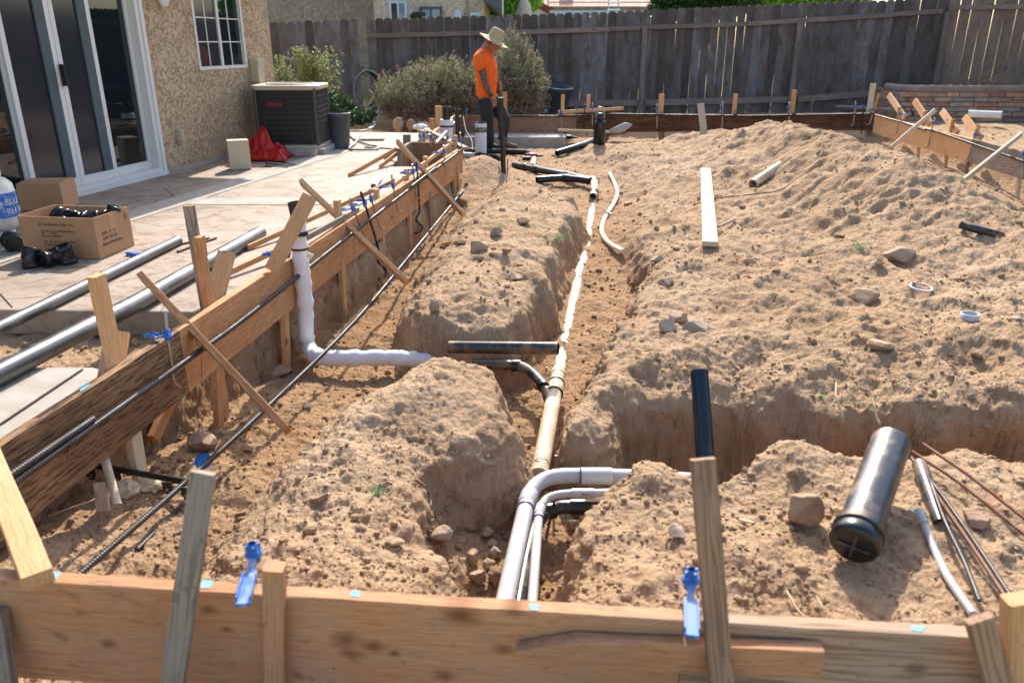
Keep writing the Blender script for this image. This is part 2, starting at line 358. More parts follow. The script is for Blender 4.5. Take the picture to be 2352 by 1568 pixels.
class MB:
    """collects simple solids in world coordinates into ONE mesh"""
    def __init__(s): s.v = []; s.f = []; s.sm = []; MB.cur = s
    def add(s, vs, fs, smooth=False):
        b = len(s.v); s.v += [tuple(v) for v in vs]; s.f += [tuple(i+b for i in f) for f in fs]; s.sm += [smooth]*len(fs); return s
    def box(s, c, size, rot=None):
        c = Vector(c); hx, hy, hz = (k/2 for k in size)
        vs = [Vector((x*hx, y*hy, z*hz)) for x in (-1, 1) for y in (-1, 1) for z in (-1, 1)]
        if rot is not None: vs = [rot @ v for v in vs]
        return s.add([c+v for v in vs], [(0, 1, 3, 2), (4, 6, 7, 5), (0, 4, 5, 1), (2, 3, 7, 6), (0, 2, 6, 4), (1, 5, 7, 3)])
    def span(s, a, b):                      # axis aligned box from corner to corner
        a = Vector(a); b = Vector(b); return s.box((a+b)/2, [abs(x) for x in (b-a)])
    def beam(s, p0, p1, w, t, wd=(0, 0, 1)):
        p0 = Vector(p0); p1 = Vector(p1); m = frame((p0+p1)/2, p1-p0, wd)
        return s.box((p0+p1)/2, ((p1-p0).length, w, t), m.to_3x3())
    def tube(s, pts, r, n=16, cap=True, hollow=0.0, smooth=True):
        pts = [Vector(p) for p in pts]; k = len(pts)
        rr = r if hasattr(r, '__len__') else [r]*k
        vs = []; fs = []; prev = None
        for i, p in enumerate(pts):
            d = (pts[min(i+1, k-1)]-pts[max(i-1, 0)]).normalized()
            if prev is None:
                a = d.orthogonal().normalized()
            else:
                a = prev-d*prev.dot(d)
                a = a.normalized() if a.length > 1e-5 else d.orthogonal().normalized()
            prev = a; b = d.cross(a)
            for j in range(n):
                t = 2*math.pi*j/n; vs.append(p+(a*math.cos(t)+b*math.sin(t))*rr[i])
        for i in range(k-1):
            for j in range(n):
                j2 = (j+1) % n; fs.append((i*n+j, i*n+j2, (i+1)*n+j2, (i+1)*n+j))
        s.add(vs, fs, smooth)
        if hollow:
            for e, q in ((0, 1), (k-1, k-2)):
                ring = vs[e*n:(e+1)*n]; c = pts[e]; dirn = (pts[q]-pts[e]).normalized()
                inn = [c+(v-c)*(1-hollow) for v in ring]; deep = [v+dirn*min(rr[e]*3.0, .45*(pts[-1]-pts[0]).length) for v in inn]
                vv = ring+inn+deep; ff = []
                for j in range(n):
                    j2 = (j+1) % n
                    ff.append((j, j2, n+j2, n+j)); ff.append((n+j, n+j2, 2*n+j2, 2*n+j))
                ff.append(tuple(range(2*n, 3*n))); s.add(vv, ff, False)
        elif cap:
            s.add(vs[:n], [tuple(range(n))[::-1]]); s.add(vs[-n:], [tuple(range(n))])
        return s
    def cyl(s, p0, p1, r, n=16, hollow=0.0): return s.tube([p0, p1], r, n, True, hollow)
    def lathe(s, c, prof, n=32, axis=(0, 0, 1), smooth=True):   # prof: (radius, height)
        c = Vector(c); m = Vector(axis).normalized(); a = m.orthogonal().normalized(); b = m.cross(a); vs = []; fs = []
        for r, h in prof:
            for j in range(n):
                t = 2*math.pi*j/n; vs.append(c+m*h+(a*math.cos(t)+b*math.sin(t))*r)
        for i in range(len(prof)-1):
            for j in range(n):
                j2 = (j+1) % n; fs.append((i*n+j, i*n+j2, (i+1)*n+j2, (i+1)*n+j))
        return s.add(vs, fs, smooth)
    def loft(s, secs, n=16):                # secs: (centre, a, b) ellipse half axes
        vs = []; fs = []
        for c, a, b in secs:
            c = Vector(c); a = Vector(a); b = Vector(b)
            for j in range(n):
                t = 2*math.pi*j/n; vs.append(c+a*math.cos(t)+b*math.sin(t))
        for i in range(len(secs)-1):
            for j in range(n):
                j2 = (j+1) % n; fs.append((i*n+j, i*n+j2, (i+1)*n+j2, (i+1)*n+j))
        fs.append(tuple(range(n))[::-1]); fs.append(tuple(range((len(secs)-1)*n, len(secs)*n)))
        return s.add(vs, fs, True)
    def prism(s, poly, z0, z1):
        n = len(poly); vs = [(p[0], p[1], z0) for p in poly]+[(p[0], p[1], z1) for p in poly]
        fs = [(i, (i+1) % n, n+(i+1) % n, n+i) for i in range(n)]+[tuple(range(n))[::-1], tuple(range(n, 2*n))]
        return s.add(vs, fs)
    def build(s, name, mat, parent=None, origin=None, mw=None, label=None, cat=None, group=None, kind=None, bevel=0, edge=False):
        vs = s.v
        if mw is None:
            if origin is None:
                a = np.array(vs); origin = Vector(((a[:, 0].min()+a[:, 0].max())/2, (a[:, 1].min()+a[:, 1].max())/2, a[:, 2].min()))
            mw = Matrix.Translation(Vector(origin))
        inv = mw.inverted(); me = bpy.data.meshes.new(name)
        me.from_pydata([inv @ Vector(v) for v in vs], [], s.f)
        me.polygons.foreach_set('use_smooth', s.sm)
        bm = bmesh.new(); bm.from_mesh(me)
        if edge: bmesh.ops.remove_doubles(bm, verts=bm.verts, dist=1e-5)
        bmesh.ops.recalc_face_normals(bm, faces=bm.faces); bm.to_mesh(me); bm.free()
        me.materials.append(mat); o = bpy.data.objects.new(name, me); link(o); place(o, mw, parent)
        if bevel:
            b = o.modifiers.new('bevel', 'BEVEL'); b.width = bevel; b.segments = 2; b.limit_method = 'ANGLE'
        return tag(o, label, cat, group, kind)

def plank(name, label, cat, p0, p1, w, t, wd, mat, group=None, parent=None, point=0, bow=0.0, kind=None):
    """a piece of lumber from p0 to p1, grain along local X; wd = direction of its width"""
    p0 = Vector(p0); p1 = Vector(p1); L = (p1-p0).length; m = frame((p0+p1)/2, p1-p0, wd)
    bm = bmesh.new(); seg = max(2, int(L/.12)); vs = []
    jr = random.Random(name+str(round(L, 3))+str(round(p0.x, 3)))
    for i in range(seg+1):
        x = -L/2+L*i/seg; ww = w; xo = 0
        if point and x > L/2-point: ww = max(w*.12, w*(L/2-x)/point)
        yb = bow*math.sin(math.pi*i/seg)
        c = min(w, t)*.07
        ring = [(-ww/2+c, -t/2), (ww/2-c, -t/2), (ww/2, -t/2+c), (ww/2, t/2-c), (ww/2-c, t/2), (-ww/2+c, t/2), (-ww/2, t/2-c), (-ww/2, -t/2+c)]
        j = min(.0012, t*.03)
        vs.append([bm.verts.new((x, y+yb+jr.uniform(-j, j), z+jr.uniform(-j, j))) for y, z in ring])
    for a, b in zip(vs, vs[1:]):
        for k in range(8): bm.faces.new((a[k], a[(k+1) % 8], b[(k+1) % 8], b[k]))
    bm.faces.new(vs[0][::-1]); bm.faces.new(vs[-1])
    bmesh.ops.recalc_face_normals(bm, faces=bm.faces)
    me = bpy.data.meshes.new(name); bm.to_mesh(me); bm.free(); me.materials.append(mat)
    o = bpy.data.objects.new(name, me); link(o); place(o, m, parent); return tag(o, label, cat, group, kind)

def smoothpath(pts, n=8):
    pts = [Vector(p) for p in pts]; P = [pts[0]*2-pts[1]]+pts+[pts[-1]*2-pts[-2]]; out = []
    for i in range(1, len(P)-2):
        for k in range(n):
            t = k/n; a, b, c, d = P[i-1], P[i], P[i+1], P[i+2]
            out.append(.5*((2*b)+(c-a)*t+(2*a-5*b+4*c-d)*t*t+(3*b-a-3*c+d)*t**3))
    out.append(pts[-1]); return out
def ribbed(mb, path, r, pitch=None, depth=.34, n=8):
    """deformed bar: the raised ribs are real geometry"""
    pitch = pitch or max(r*1.2, .0105)
    path = [Vector(p) for p in path]; L = [0]
    for a, b in zip(path, path[1:]): L.append(L[-1]+(b-a).length)
    k = min(2400, int(L[-1]/(pitch/3))+2); pts = []; rr = []; j = 0
    for i in range(k):
        s = L[-1]*i/(k-1)
        while j < len(L)-2 and s > L[j+1]: j += 1
        t = (s-L[j])/max(1e-9, L[j+1]-L[j]); pts.append(path[j].lerp(path[j+1], t)); rr.append(r*(1+(depth if i % 3 == 0 else -.05)))
    return mb.tube(pts, rr, n)
def rebar(name, label, path, r, mat='rebar', group=None, cat='rebar'):
    mb = MB(); ribbed(mb, path, r); return mb.build(name, M[mat], label=label, cat=cat, group=group)
def text(body, size, mw, mat, parent, name='printed_text', extrude=0.0004, align='LEFT'):
    cu = bpy.data.curves.new(name, 'FONT'); cu.body = body; cu.size = size; cu.extrude = extrude; cu.align_x = align
    o = bpy.data.objects.new(name+'_tmp', cu); link(o)
    dg = bpy.context.evaluated_depsgraph_get(); me = bpy.data.meshes.new_from_object(o.evaluated_get(dg))
    bpy.data.objects.remove(o); me.materials.clear(); me.materials.append(mat)
    ob = bpy.data.objects.new(name, me); link(ob); return place(ob, mw, parent)
def pix(p):      # where a world point falls, for printing while building
    d = Vector(p)-CAM; z = d.dot(FW); return (1176+F*d.x/z, 784-F*d.dot(UPV)/z)
# ------------------------------------------------------------------ terrain
def h2(ix, iy, seed):
    n = (ix*374761393+iy*668265263+seed*982451653) & 0xffffffff
    n = ((n ^ (n >> 13))*1274126177) & 0xffffffff
    return ((n ^ (n >> 16)) & 0xffffffff)/4294967295.0
def vn(x, y, seed):
    ix = np.floor(x).astype(np.int64); iy = np.floor(y).astype(np.int64); fx = x-ix; fy = y-iy
    fx = fx*fx*fx*(fx*(fx*6-15)+10); fy = fy*fy*fy*(fy*(fy*6-15)+10)
    a = h2(ix, iy, seed); b = h2(ix+1, iy, seed); c = h2(ix, iy+1, seed); d = h2(ix+1, iy+1, seed)
    return (a+(b-a)*fx+(c-a)*fy+(a-b-c+d)*fx*fy)*2-1
def fbm(x, y, sc, octv, seed, gain=.5, ridged=False):
    s = np.zeros_like(x); a = 1.0; f = sc; tot = 0
    for o in range(octv):
        c, sn = math.cos(o*1.1+seed), math.sin(o*1.1+seed)
        v = vn((x*c-y*sn)*f, (x*sn+y*c)*f, seed*17+o)
        if ridged: v = 1-2*np.abs(v)
        s += a*v; tot += a; a *= gain; f *= 2.07
    return s/tot
def sdpoly(x, y, poly):      # > 0 inside
    d = np.full_like(x, 1e9); ins = np.zeros(x.shape, bool); n = len(poly)
    for i in range(n):
        ax, ay = poly[i]; bx, by = poly[(i+1) % n]; ex, ey = bx-ax, by-ay
        wx, wy = x-ax, y-ay; t = np.clip((wx*ex+wy*ey)/(ex*ex+ey*ey+1e-12), 0, 1)
        d = np.minimum(d, (wx-ex*t)**2+(wy-ey*t)**2)
        c = ((ay > y) != (by > y)) & (x < (bx-ax)*(y-ay)/((by-ay) if by != ay else 1e-12)+ax)
        ins ^= c
    return np.sqrt(d)*np.where(ins, 1, -1)
def pp(lst, z): return [tuple(W(u, v, z)[:2]) for u, v in lst]
def sstep(t): t = np.clip(t, 0, 1); return t*t*(3-2*t)
LFx = lambda y: LF.a.x+(y-LF.a.y)*(LF.d.x/LF.d.y)      # left form line
RFx = lambda y: RF.a.x+(y-RF.a.y)*(RF.d.x/RF.d.y)
P_M2 = pp([(900, 835), (975, 806), (1045, 797), (1112, 818)], .21)+pp([(1140, 880), (1125, 940), (1035, 985), (935, 1015), (880, 1070), (892, 1150), (938, 1230), (970, 1300), (982, 1400), (985, 1500), (60, 1500), (300, 1330), (370, 1250), (480, 1165), (580, 1065), (690, 975), (800, 890)], .13)
P_M1 = pp([(925, 665), (985, 712), (1060, 728), (1150, 726), (1192, 700), (1230, 640), (1275, 560), (1308, 480), (1300, 440), (1230, 418), (1150, 405), (1090, 410), (1075, 450), (1030, 520), (985, 590)], .10)
P_R = pp([(1352, 905), (1400, 858), (1480, 842), (1600, 838), (1750, 845), (1900, 855), (2100, 862), (2352, 868), (2800, 880)], .14) \
    + [(4.8, 4.5), (4.35, 7.0), (4.3, 9.0), (4.5, 12.2), (3.2, 12.9), (1.0, 12.9), (1.05, 11.7), (1.4, 10.6)] + pp([(1500, 425), (1512, 480), (1508, 540), (1502, 620), (1475, 690), (1428, 770), (1384, 840)], .08)
P_NR = pp([(1312, 1420), (1322, 1330), (1355, 1230), (1390, 1160), (1430, 1108), (1480, 1072), (1560, 1086), (1650, 1100), (1740, 1048), (1800, 1022), (1880, 1042), (2000, 1044), (2352, 1034), (2900, 1050), (3200, 1560), (1300, 1560)], .185)
P_OUTL = [(LFx(y)-o, y) for y, o in ((.5, .30), (2.0, .30), (3.0, .26), (3.9, .16), (4.6, .07), (6, .06), (9.2, .06))]+[(-1.15, 9.9), (-1.1, 13.6), (-1.1, 14.2), (-9, 19), (-30, 19), (-30, .3), (LFx(.5)-.3, .3)]
def terrain(x, y, fine=True):
    x = np.asarray(x, float); y = np.asarray(y, float)
    floor = np.interp(y, [1.0, 2.2, 3.0, 4.2, 5.2, 7.0, 8.6, 10, 13.5, 14.5], [-.20, -.22, -.26, -.26, -.25, -.21, -.15, -.09, -.07, .02])
    floor = floor-.12*sstep((x-.35)/.25)*sstep((3.5-y)/.3)-.03*sstep((x+.6)/.5)*sstep((4.6-y)/.4)
    lt = sstep((LFx(y)+.62-x)/.3)*sstep((9.5-y)/1.5)       # left footing trench is shallower near by
    floor = floor+lt*np.interp(y, [1, 2.5, 3.6, 4, 6, 9], [.08, .10, .05, .0, .0, .0])
    big = fbm(x, y, .9, 3, 3); med = fbm(x, y, 3.2, 4, 5); rid = fbm(x, y, 2.6, 4, 9, ridged=True)
    wob = fbm(x, y, 3.2, 2, 21)*.085+fbm(x, y, 9, 2, 23, .4)*.022; wv_ = 1+.55*fbm(x, y, 2.3, 2, 27)
    floor = floor+.09*np.exp(-((x+.24)/.22)**2-((y-2.72)/.30)**2)+.07*np.exp(-((x+.24)/.2)**2-((y-2.3)/.28)**2)
    H = floor+med*.025+big*.02
    def plateau(H, poly, T, wd, p=1.0, wa=1.0, sh=.04, rg=.20):
        wd = wd*wv_
        sd = sdpoly(x, y, poly)+wob*wa*np.clip(np.abs(wd)/.14, .5, 1)
        t = np.clip(sd/wd+1, 0, 1); s = np.where(t < .75, t/.75*.86, .86+.14*sstep((t-.75)/.25))
        s = s*s*(3-2*s)*.35+s*.65
        T = T-sh*np.exp(-np.maximum(sd, 0)/rg)
        return np.maximum(H, H+(T-H)*s**p)
    g = lambda cx, cy, sx, sy, a: a*np.exp(-((x-cx)/sx)**2-((y-cy)/sy)**2)
    c2 = W(1010, 850, .22); T2 = .085+g(c2.x, c2.y, .34, .42, .145)+g(-.62, 2.45, .4, .4, .035)+rid*.045+med*.02
    T2 = T2-.20*sstep((LFx(y)+.85-x)/.55)
    T1 = .10+g(-.2, 6.2, .5, 2.0, .03)+rid*.04+big*.03+med*.015-.16*sstep((LFx(y)+.78-x)/.45)
    TR = .10-.115*sstep((y-5.0)/2.5)*sstep((3.2-x)/1.2)+rid*(.05-.015*sstep((y-5.5)/3))+big*.085+med*.035+.03*fbm(x*.6+y*.5, y*.7-x*.9, 2.2, 4, 77, .6, True)+g(3.55, 10.9, .85, 1.3, .27)+g(3.6, 9.2, .65, 1.3, .24)+g(3.55, 7.4, .65, 1.2, .22)+g(3.75, 7.3, .6, .95, .10)+g(3.2, 5.7, .7, .7, .06)-g(2.5, 7.2, .6, 1.2, .06)+.085*(fbm((.9*x+.4*y)*.9, (.9*y-.4*x)*2.6, 1.0, 4, 83, .55, True)+.1)*np.exp(-((x-3.2)/1.3)**2)*sstep((y-5.4)/1.2)+g(2.6, 9.4, 1.0, 1.2, .07)-g(2.6, 6.4, 1.0, .9, .05) \
        +g(1.5, 11.0, .55, .9, .13)+g(1.1, 9.5, .45, 1.1, .03)-g(3.2, 5.0, .9, .6, .03)
    TR = np.where(x > 5.0, TR*1.0, TR)
    TN = .185+rid*.03+big*.02+g(W(1800, 1040, .2).x, W(1800, 1040, .2).y, .14, .14, .055)+g(W(1490, 1090, .2).x, W(1490, 1090, .2).y, .1, .12, .04)
    TR = TR-.05*sstep((1.0-np.abs(x-1.0))/1.0)*sstep((4.2-y)/1.0)
    H = plateau(H, P_M2, T2, .13+.11*np.exp(-((y-2.6)/.26)**2)*sstep((x+.55)/.3)+.06*sstep((2.3-y)/.3), 1.0, 1.0, .06)
    H = plateau(H, P_M1, T1+.02, .13, 1.0, 1.0, .055, .16)
    H = plateau(H, P_R, TR, np.interp(y, [3.0, 3.6, 5, 7, 10], [.17, .15, .17, .28, .5]), 1.0, 1.0, .09, .22)
    H = plateau(H, P_NR, TN, .13, 1.0, .8)
    c0 = W(1105, 392, .05); gg = g(c0.x, c0.y+.1, .42, .62, .30); H = np.where(gg > .004, np.maximum(H, -.1+gg+med*.02*np.minimum(1, gg*20)), H)
    c3 = W(1230, 345, 0.0); H = H+g(1.0, 12.0, .35, .4, .10)
    # original ground outside the forms
    outl = .055+med*.012+big*.01
    sd = sdpoly(x, y, P_OUTL)+wob*.7; t = sstep(sd/.07+1); H = H+(np.maximum(outl, H*0+.03)-H)*t
    t = sstep((y-14.25)/.3); H = H+((.07+.13*sstep((-1.5-x)/1)+.12*sstep((x-6.3)/.8)+med*.02)-H)*t
    t = sstep((x-(RFx(y)+.12))/.22); H = H+((.17+.03*big+med*.012)-H)*t
    t = sstep((1.36-y)/.1); H = H+((.05+.015*med)-H)*t
    # under the slabs
    t = sstep((LFx(y)-.35-x)/.1)*sstep((12.4-y)/.3); H = np.minimum(H, H+(.055-H)*t)
    # disturbed surface
    far_ = 1-.45*sstep((y-4.5)/2)*sstep((x-.6)/.6)
    rough = .021*far_*fbm(x, y, 5.0, 5, 31, .62)+.009*fbm(x, y, 17, 4, 33, .6, True)+.012*np.clip(fbm(x, y, 9, 3, 35, .5)-.25, 0, 1)*2
    cl = np.clip(fbm(x, y, 1.3, 3, 41)*1.6+.15, 0, 1); rough = rough+cl*.009*np.abs(fbm(x, y, 36, 3, 43, .6))
    flute = .022*fbm(x*1.0, y*1.0, 4.2, 3, 51, .55, True)
    return H+rough+flute*.6

def build_terrain():
    nv, nu = 980, 1420
    ys = np.geomspace(.62, 19.0, nv)
    # dense inside the field of view, coarser beyond it
    core = np.linspace(-1, 1, nu-160); side = np.geomspace(.004, 1.0, 80)
    u = np.concatenate([-1-side[::-1], core, 1+side])
    hw = .70*(ys*ct+.45)+.12
    X = np.where(np.abs(u)[None, :] <= 1, u[None, :]*hw[:, None], np.sign(u)[None, :]*(hw[:, None]+(np.abs(u)[None, :]-1)*(3.5+ys[:, None]*.35)))
    Y = np.repeat(ys[:, None], len(u), 1)
    Z = terrain(X, Y)
    gx = np.gradient(Z, axis=1)/np.gradient(X, axis=1); gy = np.gradient(Z, axis=0)/np.gradient(Y, axis=0); gm = np.hypot(gx, gy)+1e-6
    mk = np.clip((gm-.45)/1.0, 0, 1)*np.clip((9-Y)/3, .2, 1)
    tn = X*.8+Y*.6; dz = .020*fbm(tn, Z*1.5, 7, 3, 91)+.016*fbm(tn, Z*1.2, 19, 3, 93, .6, True)+.010*fbm(X*.7-Y*.7, Z, 32, 2, 95)
    X = X-gx/gm*dz*mk; Y = Y-gy/gm*dz*mk; Z = Z+mk*.012*fbm(tn, Z*1.3, 14, 3, 97)
    n = X.size; co = np.stack([X, Y, Z], -1).reshape(-1).astype(np.float32)
    me = bpy.data.meshes.new('ground'); me.vertices.add(n); me.vertices.foreach_set('co', co)
    a = np.arange(nv-1)[:, None]*len(u)+np.arange(len(u)-1)[None, :]
    q = np.stack([a, a+1, a+1+len(u), a+len(u)], -1).reshape(-1).astype(np.int32)
    k = len(q)//4; me.loops.add(len(q)); me.loops.foreach_set('vertex_index', q)
    me.polygons.add(k); me.polygons.foreach_set('loop_start', np.arange(k, dtype=np.int32)*4)
    me.polygons.foreach_set('loop_total', np.full(k, 4, np.int32)); me.polygons.foreach_set('use_smooth', np.ones(k, bool))
    me.update(); me.validate(); me.materials.append(M['dirt'])
    o = bpy.data.objects.new('dirt_ground', me); link(o); place(o, Matrix.Identity(4)); tag(o, kind='structure')
build_terrain()
def hz(x, y): return float(terrain(np.array([x]), np.array([y]))[0])
def G(u, v, lift=0.0, z0=.1):       # measured point dropped on the modelled ground
    z = z0
    for _ in range(14):
        p = W(u, v, z); z = z*.4+(hz(p.x, p.y)+lift)*.6
    p = W(u, v, z); return Vector((p.x, p.y, hz(p.x, p.y)+lift))
mb = MB(); mb.add([(-120, -20, -.5), (120, -20, -.5), (120, 300, -.5), (-120, 300, -.5)], [(0, 1, 2, 3)])
mb.build('ground', M['lot'], origin=(0, 0, -.5), kind='structure')
mb = MB(); mb.span((-40, 18.4, -.1), (40, 90, .16)); mb.build('neighbour_ground', M['lot'], kind='structure')

# clods and gravel: thousands of small irregular stones
ICO = None
def ico():
    bm = bmesh.new(); bmesh.ops.create_icosphere(bm, subdivisions=1, radius=1)
    v = np.array([x.co[:] for x in bm.verts]); f = np.array([[q.index for q in x.verts] for x in bm.faces]); bm.free(); return v, f
def scatter(name, pts, sizes, mat, seed, flat=.7, sink=.25):
    v, f = ico(); r = np.random.default_rng(seed); n = len(pts); k = len(v)
    jit = 1+r.uniform(-.28, .28, (n, k, 1)); base = v[None]*jit
    s = sizes[:, None]*r.uniform(.7, 1.3, (n, 3)); s[:, 2] *= flat
    base = base*s[:, None, :]
    a = r.uniform(0, 6.28, n); ca, sa = np.cos(a)[:, None], np.sin(a)[:, None]
    x = base[..., 0]*ca-base[..., 1]*sa; y = base[..., 0]*sa+base[..., 1]*ca
    co = np.stack([x+pts[:, 0:1], y+pts[:, 1:2], base[..., 2]+pts[:, 2:3]+(sizes*(flat-sink)*.6)[:, None]], -1)
    fa = (f[None]+(np.arange(n)*k)[:, None, None]).reshape(-1).astype(np.int32)
    me = bpy.data.meshes.new(name); me.vertices.add(n*k); me.vertices.foreach_set('co', co.reshape(-1).astype(np.float32))
    nf = len(fa)//3; me.loops.add(len(fa)); me.loops.foreach_set('vertex_index', fa)
    me.polygons.add(nf); me.polygons.foreach_set('loop_start', np.arange(nf, dtype=np.int32)*3); me.polygons.foreach_set('loop_total', np.full(nf, 3, np.int32))
    me.polygons.foreach_set('use_smooth', np.ones(nf, bool)); me.update(); me.materials.append(mat)
    o = bpy.data.objects.new(name, me); link(o); place(o, Matrix.Identity(4)); tag(o, kind='stuff'); return o
def in_yard(x, y):
    ok = (x > LFx(y)+.02) | ((x > LFx(y)-1.2) & (y < 3.7))
    ok &= (x < RFx(y)+2) & (y > .8)
    return ok
def gravel():
    r = np.random.default_rng(11); n = 42000
    y = np.exp(r.uniform(math.log(1.3), math.log(13.4), n)); x = r.uniform(-1, 1, n)*(.72*(y*ct+.45)+.15)
    cl = fbm(x, y, 1.1, 3, 61)+.7*fbm(x, y, 4, 2, 63)
    low = terrain(x, y) < -.06
    keep = in_yard(x, y) & (((cl > .10) & (r.random(n) < .8)) | (r.random(n) < .09) | (low & (r.random(n) < .45)))
    x, y = x[keep], y[keep]; s = np.exp(r.normal(math.log(.0042), .6, len(x)))*(.6+.13*np.minimum(y, 6))
    s = np.clip(s, .002, .03); z = terrain(x, y)
    scatter('gravel', np.stack([x, y, z], -1), s, M['dirt'], 12)
gravel()
mb = MB()
# litter: short straw, root and bark bits lying on the soil
def litter():
    r = random.Random(3); mb = MB()
    for _ in range(420):
        y = math.exp(r.uniform(math.log(1.5), math.log(10))); x = r.uniform(-1, 1)*(.66*(y*ct+.45))
        if not bool(in_yard(np.array([x]), np.array([y]))[0]): continue
        L = r.uniform(.015, .06)*(.7+.1*y); a = r.uniform(0, 6.28); z = hz(x, y)+.004
        p = Vector((x, y, z)); d = Vector((math.cos(a), math.sin(a), r.uniform(-.1, .25)))*L
        s = Vector((-d.y, d.x, 0))*r.uniform(-.25, .25)
        mb.tube([p-d/2, p+s, p+d/2+Vector((0, 0, .002))], [r.uniform(.0008, .0016)]*3, 4)
    mb.build('dry_litter', M['dry'], kind='stuff', origin=(0, 0, 0))
litter()
# ================================================================== timber forms
T = .038
def board(name, label, pl, s0, s1, side, mat, top=FT, bot=FB, off=0.0, group='timber form boards', t=T, cat='form board'):
    """board whose visible face lies in plane pl (+off); body extends to `side` of the plane normal"""
    zc = (top+bot)/2; a = pl.at(s0, zc, off+side*t/2); b = pl.at(s1, zc, off+side*t/2)
    return plank(name, label, cat, a, b, top-bot, t, (0, 0, 1), mat, group)
sj = LF.s_of(LF.hit(412, 760))
board('form_board', 'dark oiled form board at the near left with black clay stained grain', LF, -.75, sj-.002, -1, M['wood_dark'])
board('form_board', 'long orange fir form board running away beside the patio', LF, sj, LF.L+.05, -1, M['wood_orange'])
s_lo0 = LF.s_of(LF.hit(655, 760, -.045)); 
board('form_board', 'dusty lower board under the long orange form board', LF, s_lo0, LF.L-.3, -1, M['wood_brown'], top=.16, bot=-.03, off=-.042)
# near form : visible face is the camera side, body extends away from the camera
sn = NFp.s_of(NFp.hit(1568, 1480)); s_r = NFp.s_of(W(2300, 1470, FT))
nc_ = (-.35+sn-.002)/2; kz_ = (FT+FB)/2
def kn(u, v, r): p = NFp.hit(u, v); return (NFp.s_of(p)-nc_, p.z-kz_, r)
M['wood_near_knots'] = wood('used_form_wood_knots', '#cf9668', '#bd8055', '#8d5735', ring=34, weather=.5, wcol='#a38d78', contrast=.42, stain=.7, knots=[kn(858, 1483, .011), kn(795, 1467, .013), kn(806, 1500, .010), kn(905, 1500, .006), kn(250, 1478, .008), kn(1060, 1412, .016), kn(1180, 1398, .010), kn(480, 1400, .008), kn(1020, 1550, .010), kn(520, 1445, .006)])
board('form_board', 'near form board with blurred orange brown face and knots', NFp, -.35, sn-.002, -1, M['wood_near_knots'])
board('form_board', 'paler form board right of the butt joint at the near right', NFp, sn, s_r+.3, -1, M['wood_near2'])
# splice cleat with a pointed end on the camera side
ca = NFp.hit(1187, 1469, .02); cb = NFp.hit(1885, 1514, .02)
cb.z = cb.z; plank('splice_board', 'pointed splice board nailed over the joint of the near form', 'board', NFp.hit(1885, 1514, .022), NFp.hit(1187, 1488, .022), .070, .035, (0, 0, 1), M['wood_near'], point=.10)
# far form
sf = FF.s_of(FF.hit(1324, 265))
board('form_board', 'orange brown far form board behind the worker', FF, -.08, sf-.004, 1, M['wood_brown'], off=-.06)
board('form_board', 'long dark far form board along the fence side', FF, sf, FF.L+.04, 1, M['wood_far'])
# right form (normal of RF points left = into the yard)
rm = RF.s_of(RF.hit(2228, 345))
for o_ in (1,):
    board('form_board', 'sunlit tan form board on the right in front of the stone planter', RF, .02, rm-.002, 1 if RF.n.x > 0 else -1, M['wood_new'])
    board('form_board', 'greyer form board at the right edge beyond the joint', RF, rm, RF.L+1.2, 1 if RF.n.x > 0 else -1, M['wood_grey'])
RS = 1 if RF.n.x > 0 else -1
plank('form_board', 'plank lying outside the far right form corner by the planter', 'form board', WD(2040, 262, 14.6), WD(2165, 266, 15.0), .25, .038, (0, 0, 1), M['wood_brown'], 'timber form boards')
# short continuation of the left form beyond the box
L3a = W(1008, 322, FT); L3b = W(1056, 264, FT)
L3 = Pl(L3a, L3b)
board('form_board', 'form board between the boxed notch and the far left corner', L3, 0, L3.L, -1, M['wood_grey'])
BX = Pl(W(946, 327, FT), W(1018, 328, FT))
board('form_board', 'plywood back board of the boxed notch', BX, 0, BX.L, -1, M['wood_brown'], bot=.02)
BS = Pl(W(919, 342, FT), W(948, 324, FT))
board('form_board', 'grey side board of the boxed notch', BS, 0, BS.L, -1, M['wood_grey'], bot=.0)

# lath strips lying along the tops
def strip(label, p0, p1, w=.04, t=.02, mat='wood_new', name='lath_strip', wd=(0, 0, 1), group=None):
    return plank(name, label, 'lath', p0, p1, w, t, wd, M[mat], group)
strip('grey lath lying across the top of the long left form', LF.hit(702, 547, -.02), LF.hit(823, 485, -.03)+Vector((0, 0, .01)), .035, .018, 'wood_grey')
strip('thin strip lying on top of the far form beside the fence tub', FF.hit(1282, 258, .03), FF.hit(1432, 249, .05), .05, .03, 'wood_new')
strip('pale plank across the far right corner of the forms', W(1925, 244, .40), W(2048, 252, .40), .14, .035, 'wood_grey', wd=(0, 1, 0))
strip('pale split stick lying over the notch and the form end', W(985, 305, .41)+Vector((0, 0, .02)), W(1070, 341, .39), .07, .03, 'wood_grey', wd=(1, 0, 0))
strip('tan stick across the middle of the boxed notch', W(962, 300, .42), W(1021, 313, .40), .05, .03, 'wood_new', wd=(1, 0, 0))
strip('slanting stick on the far left form behind the notch', W(985, 312, .41), W(1046, 266, .42), .04, .03, 'wood_new', wd=(1, 0, 0))
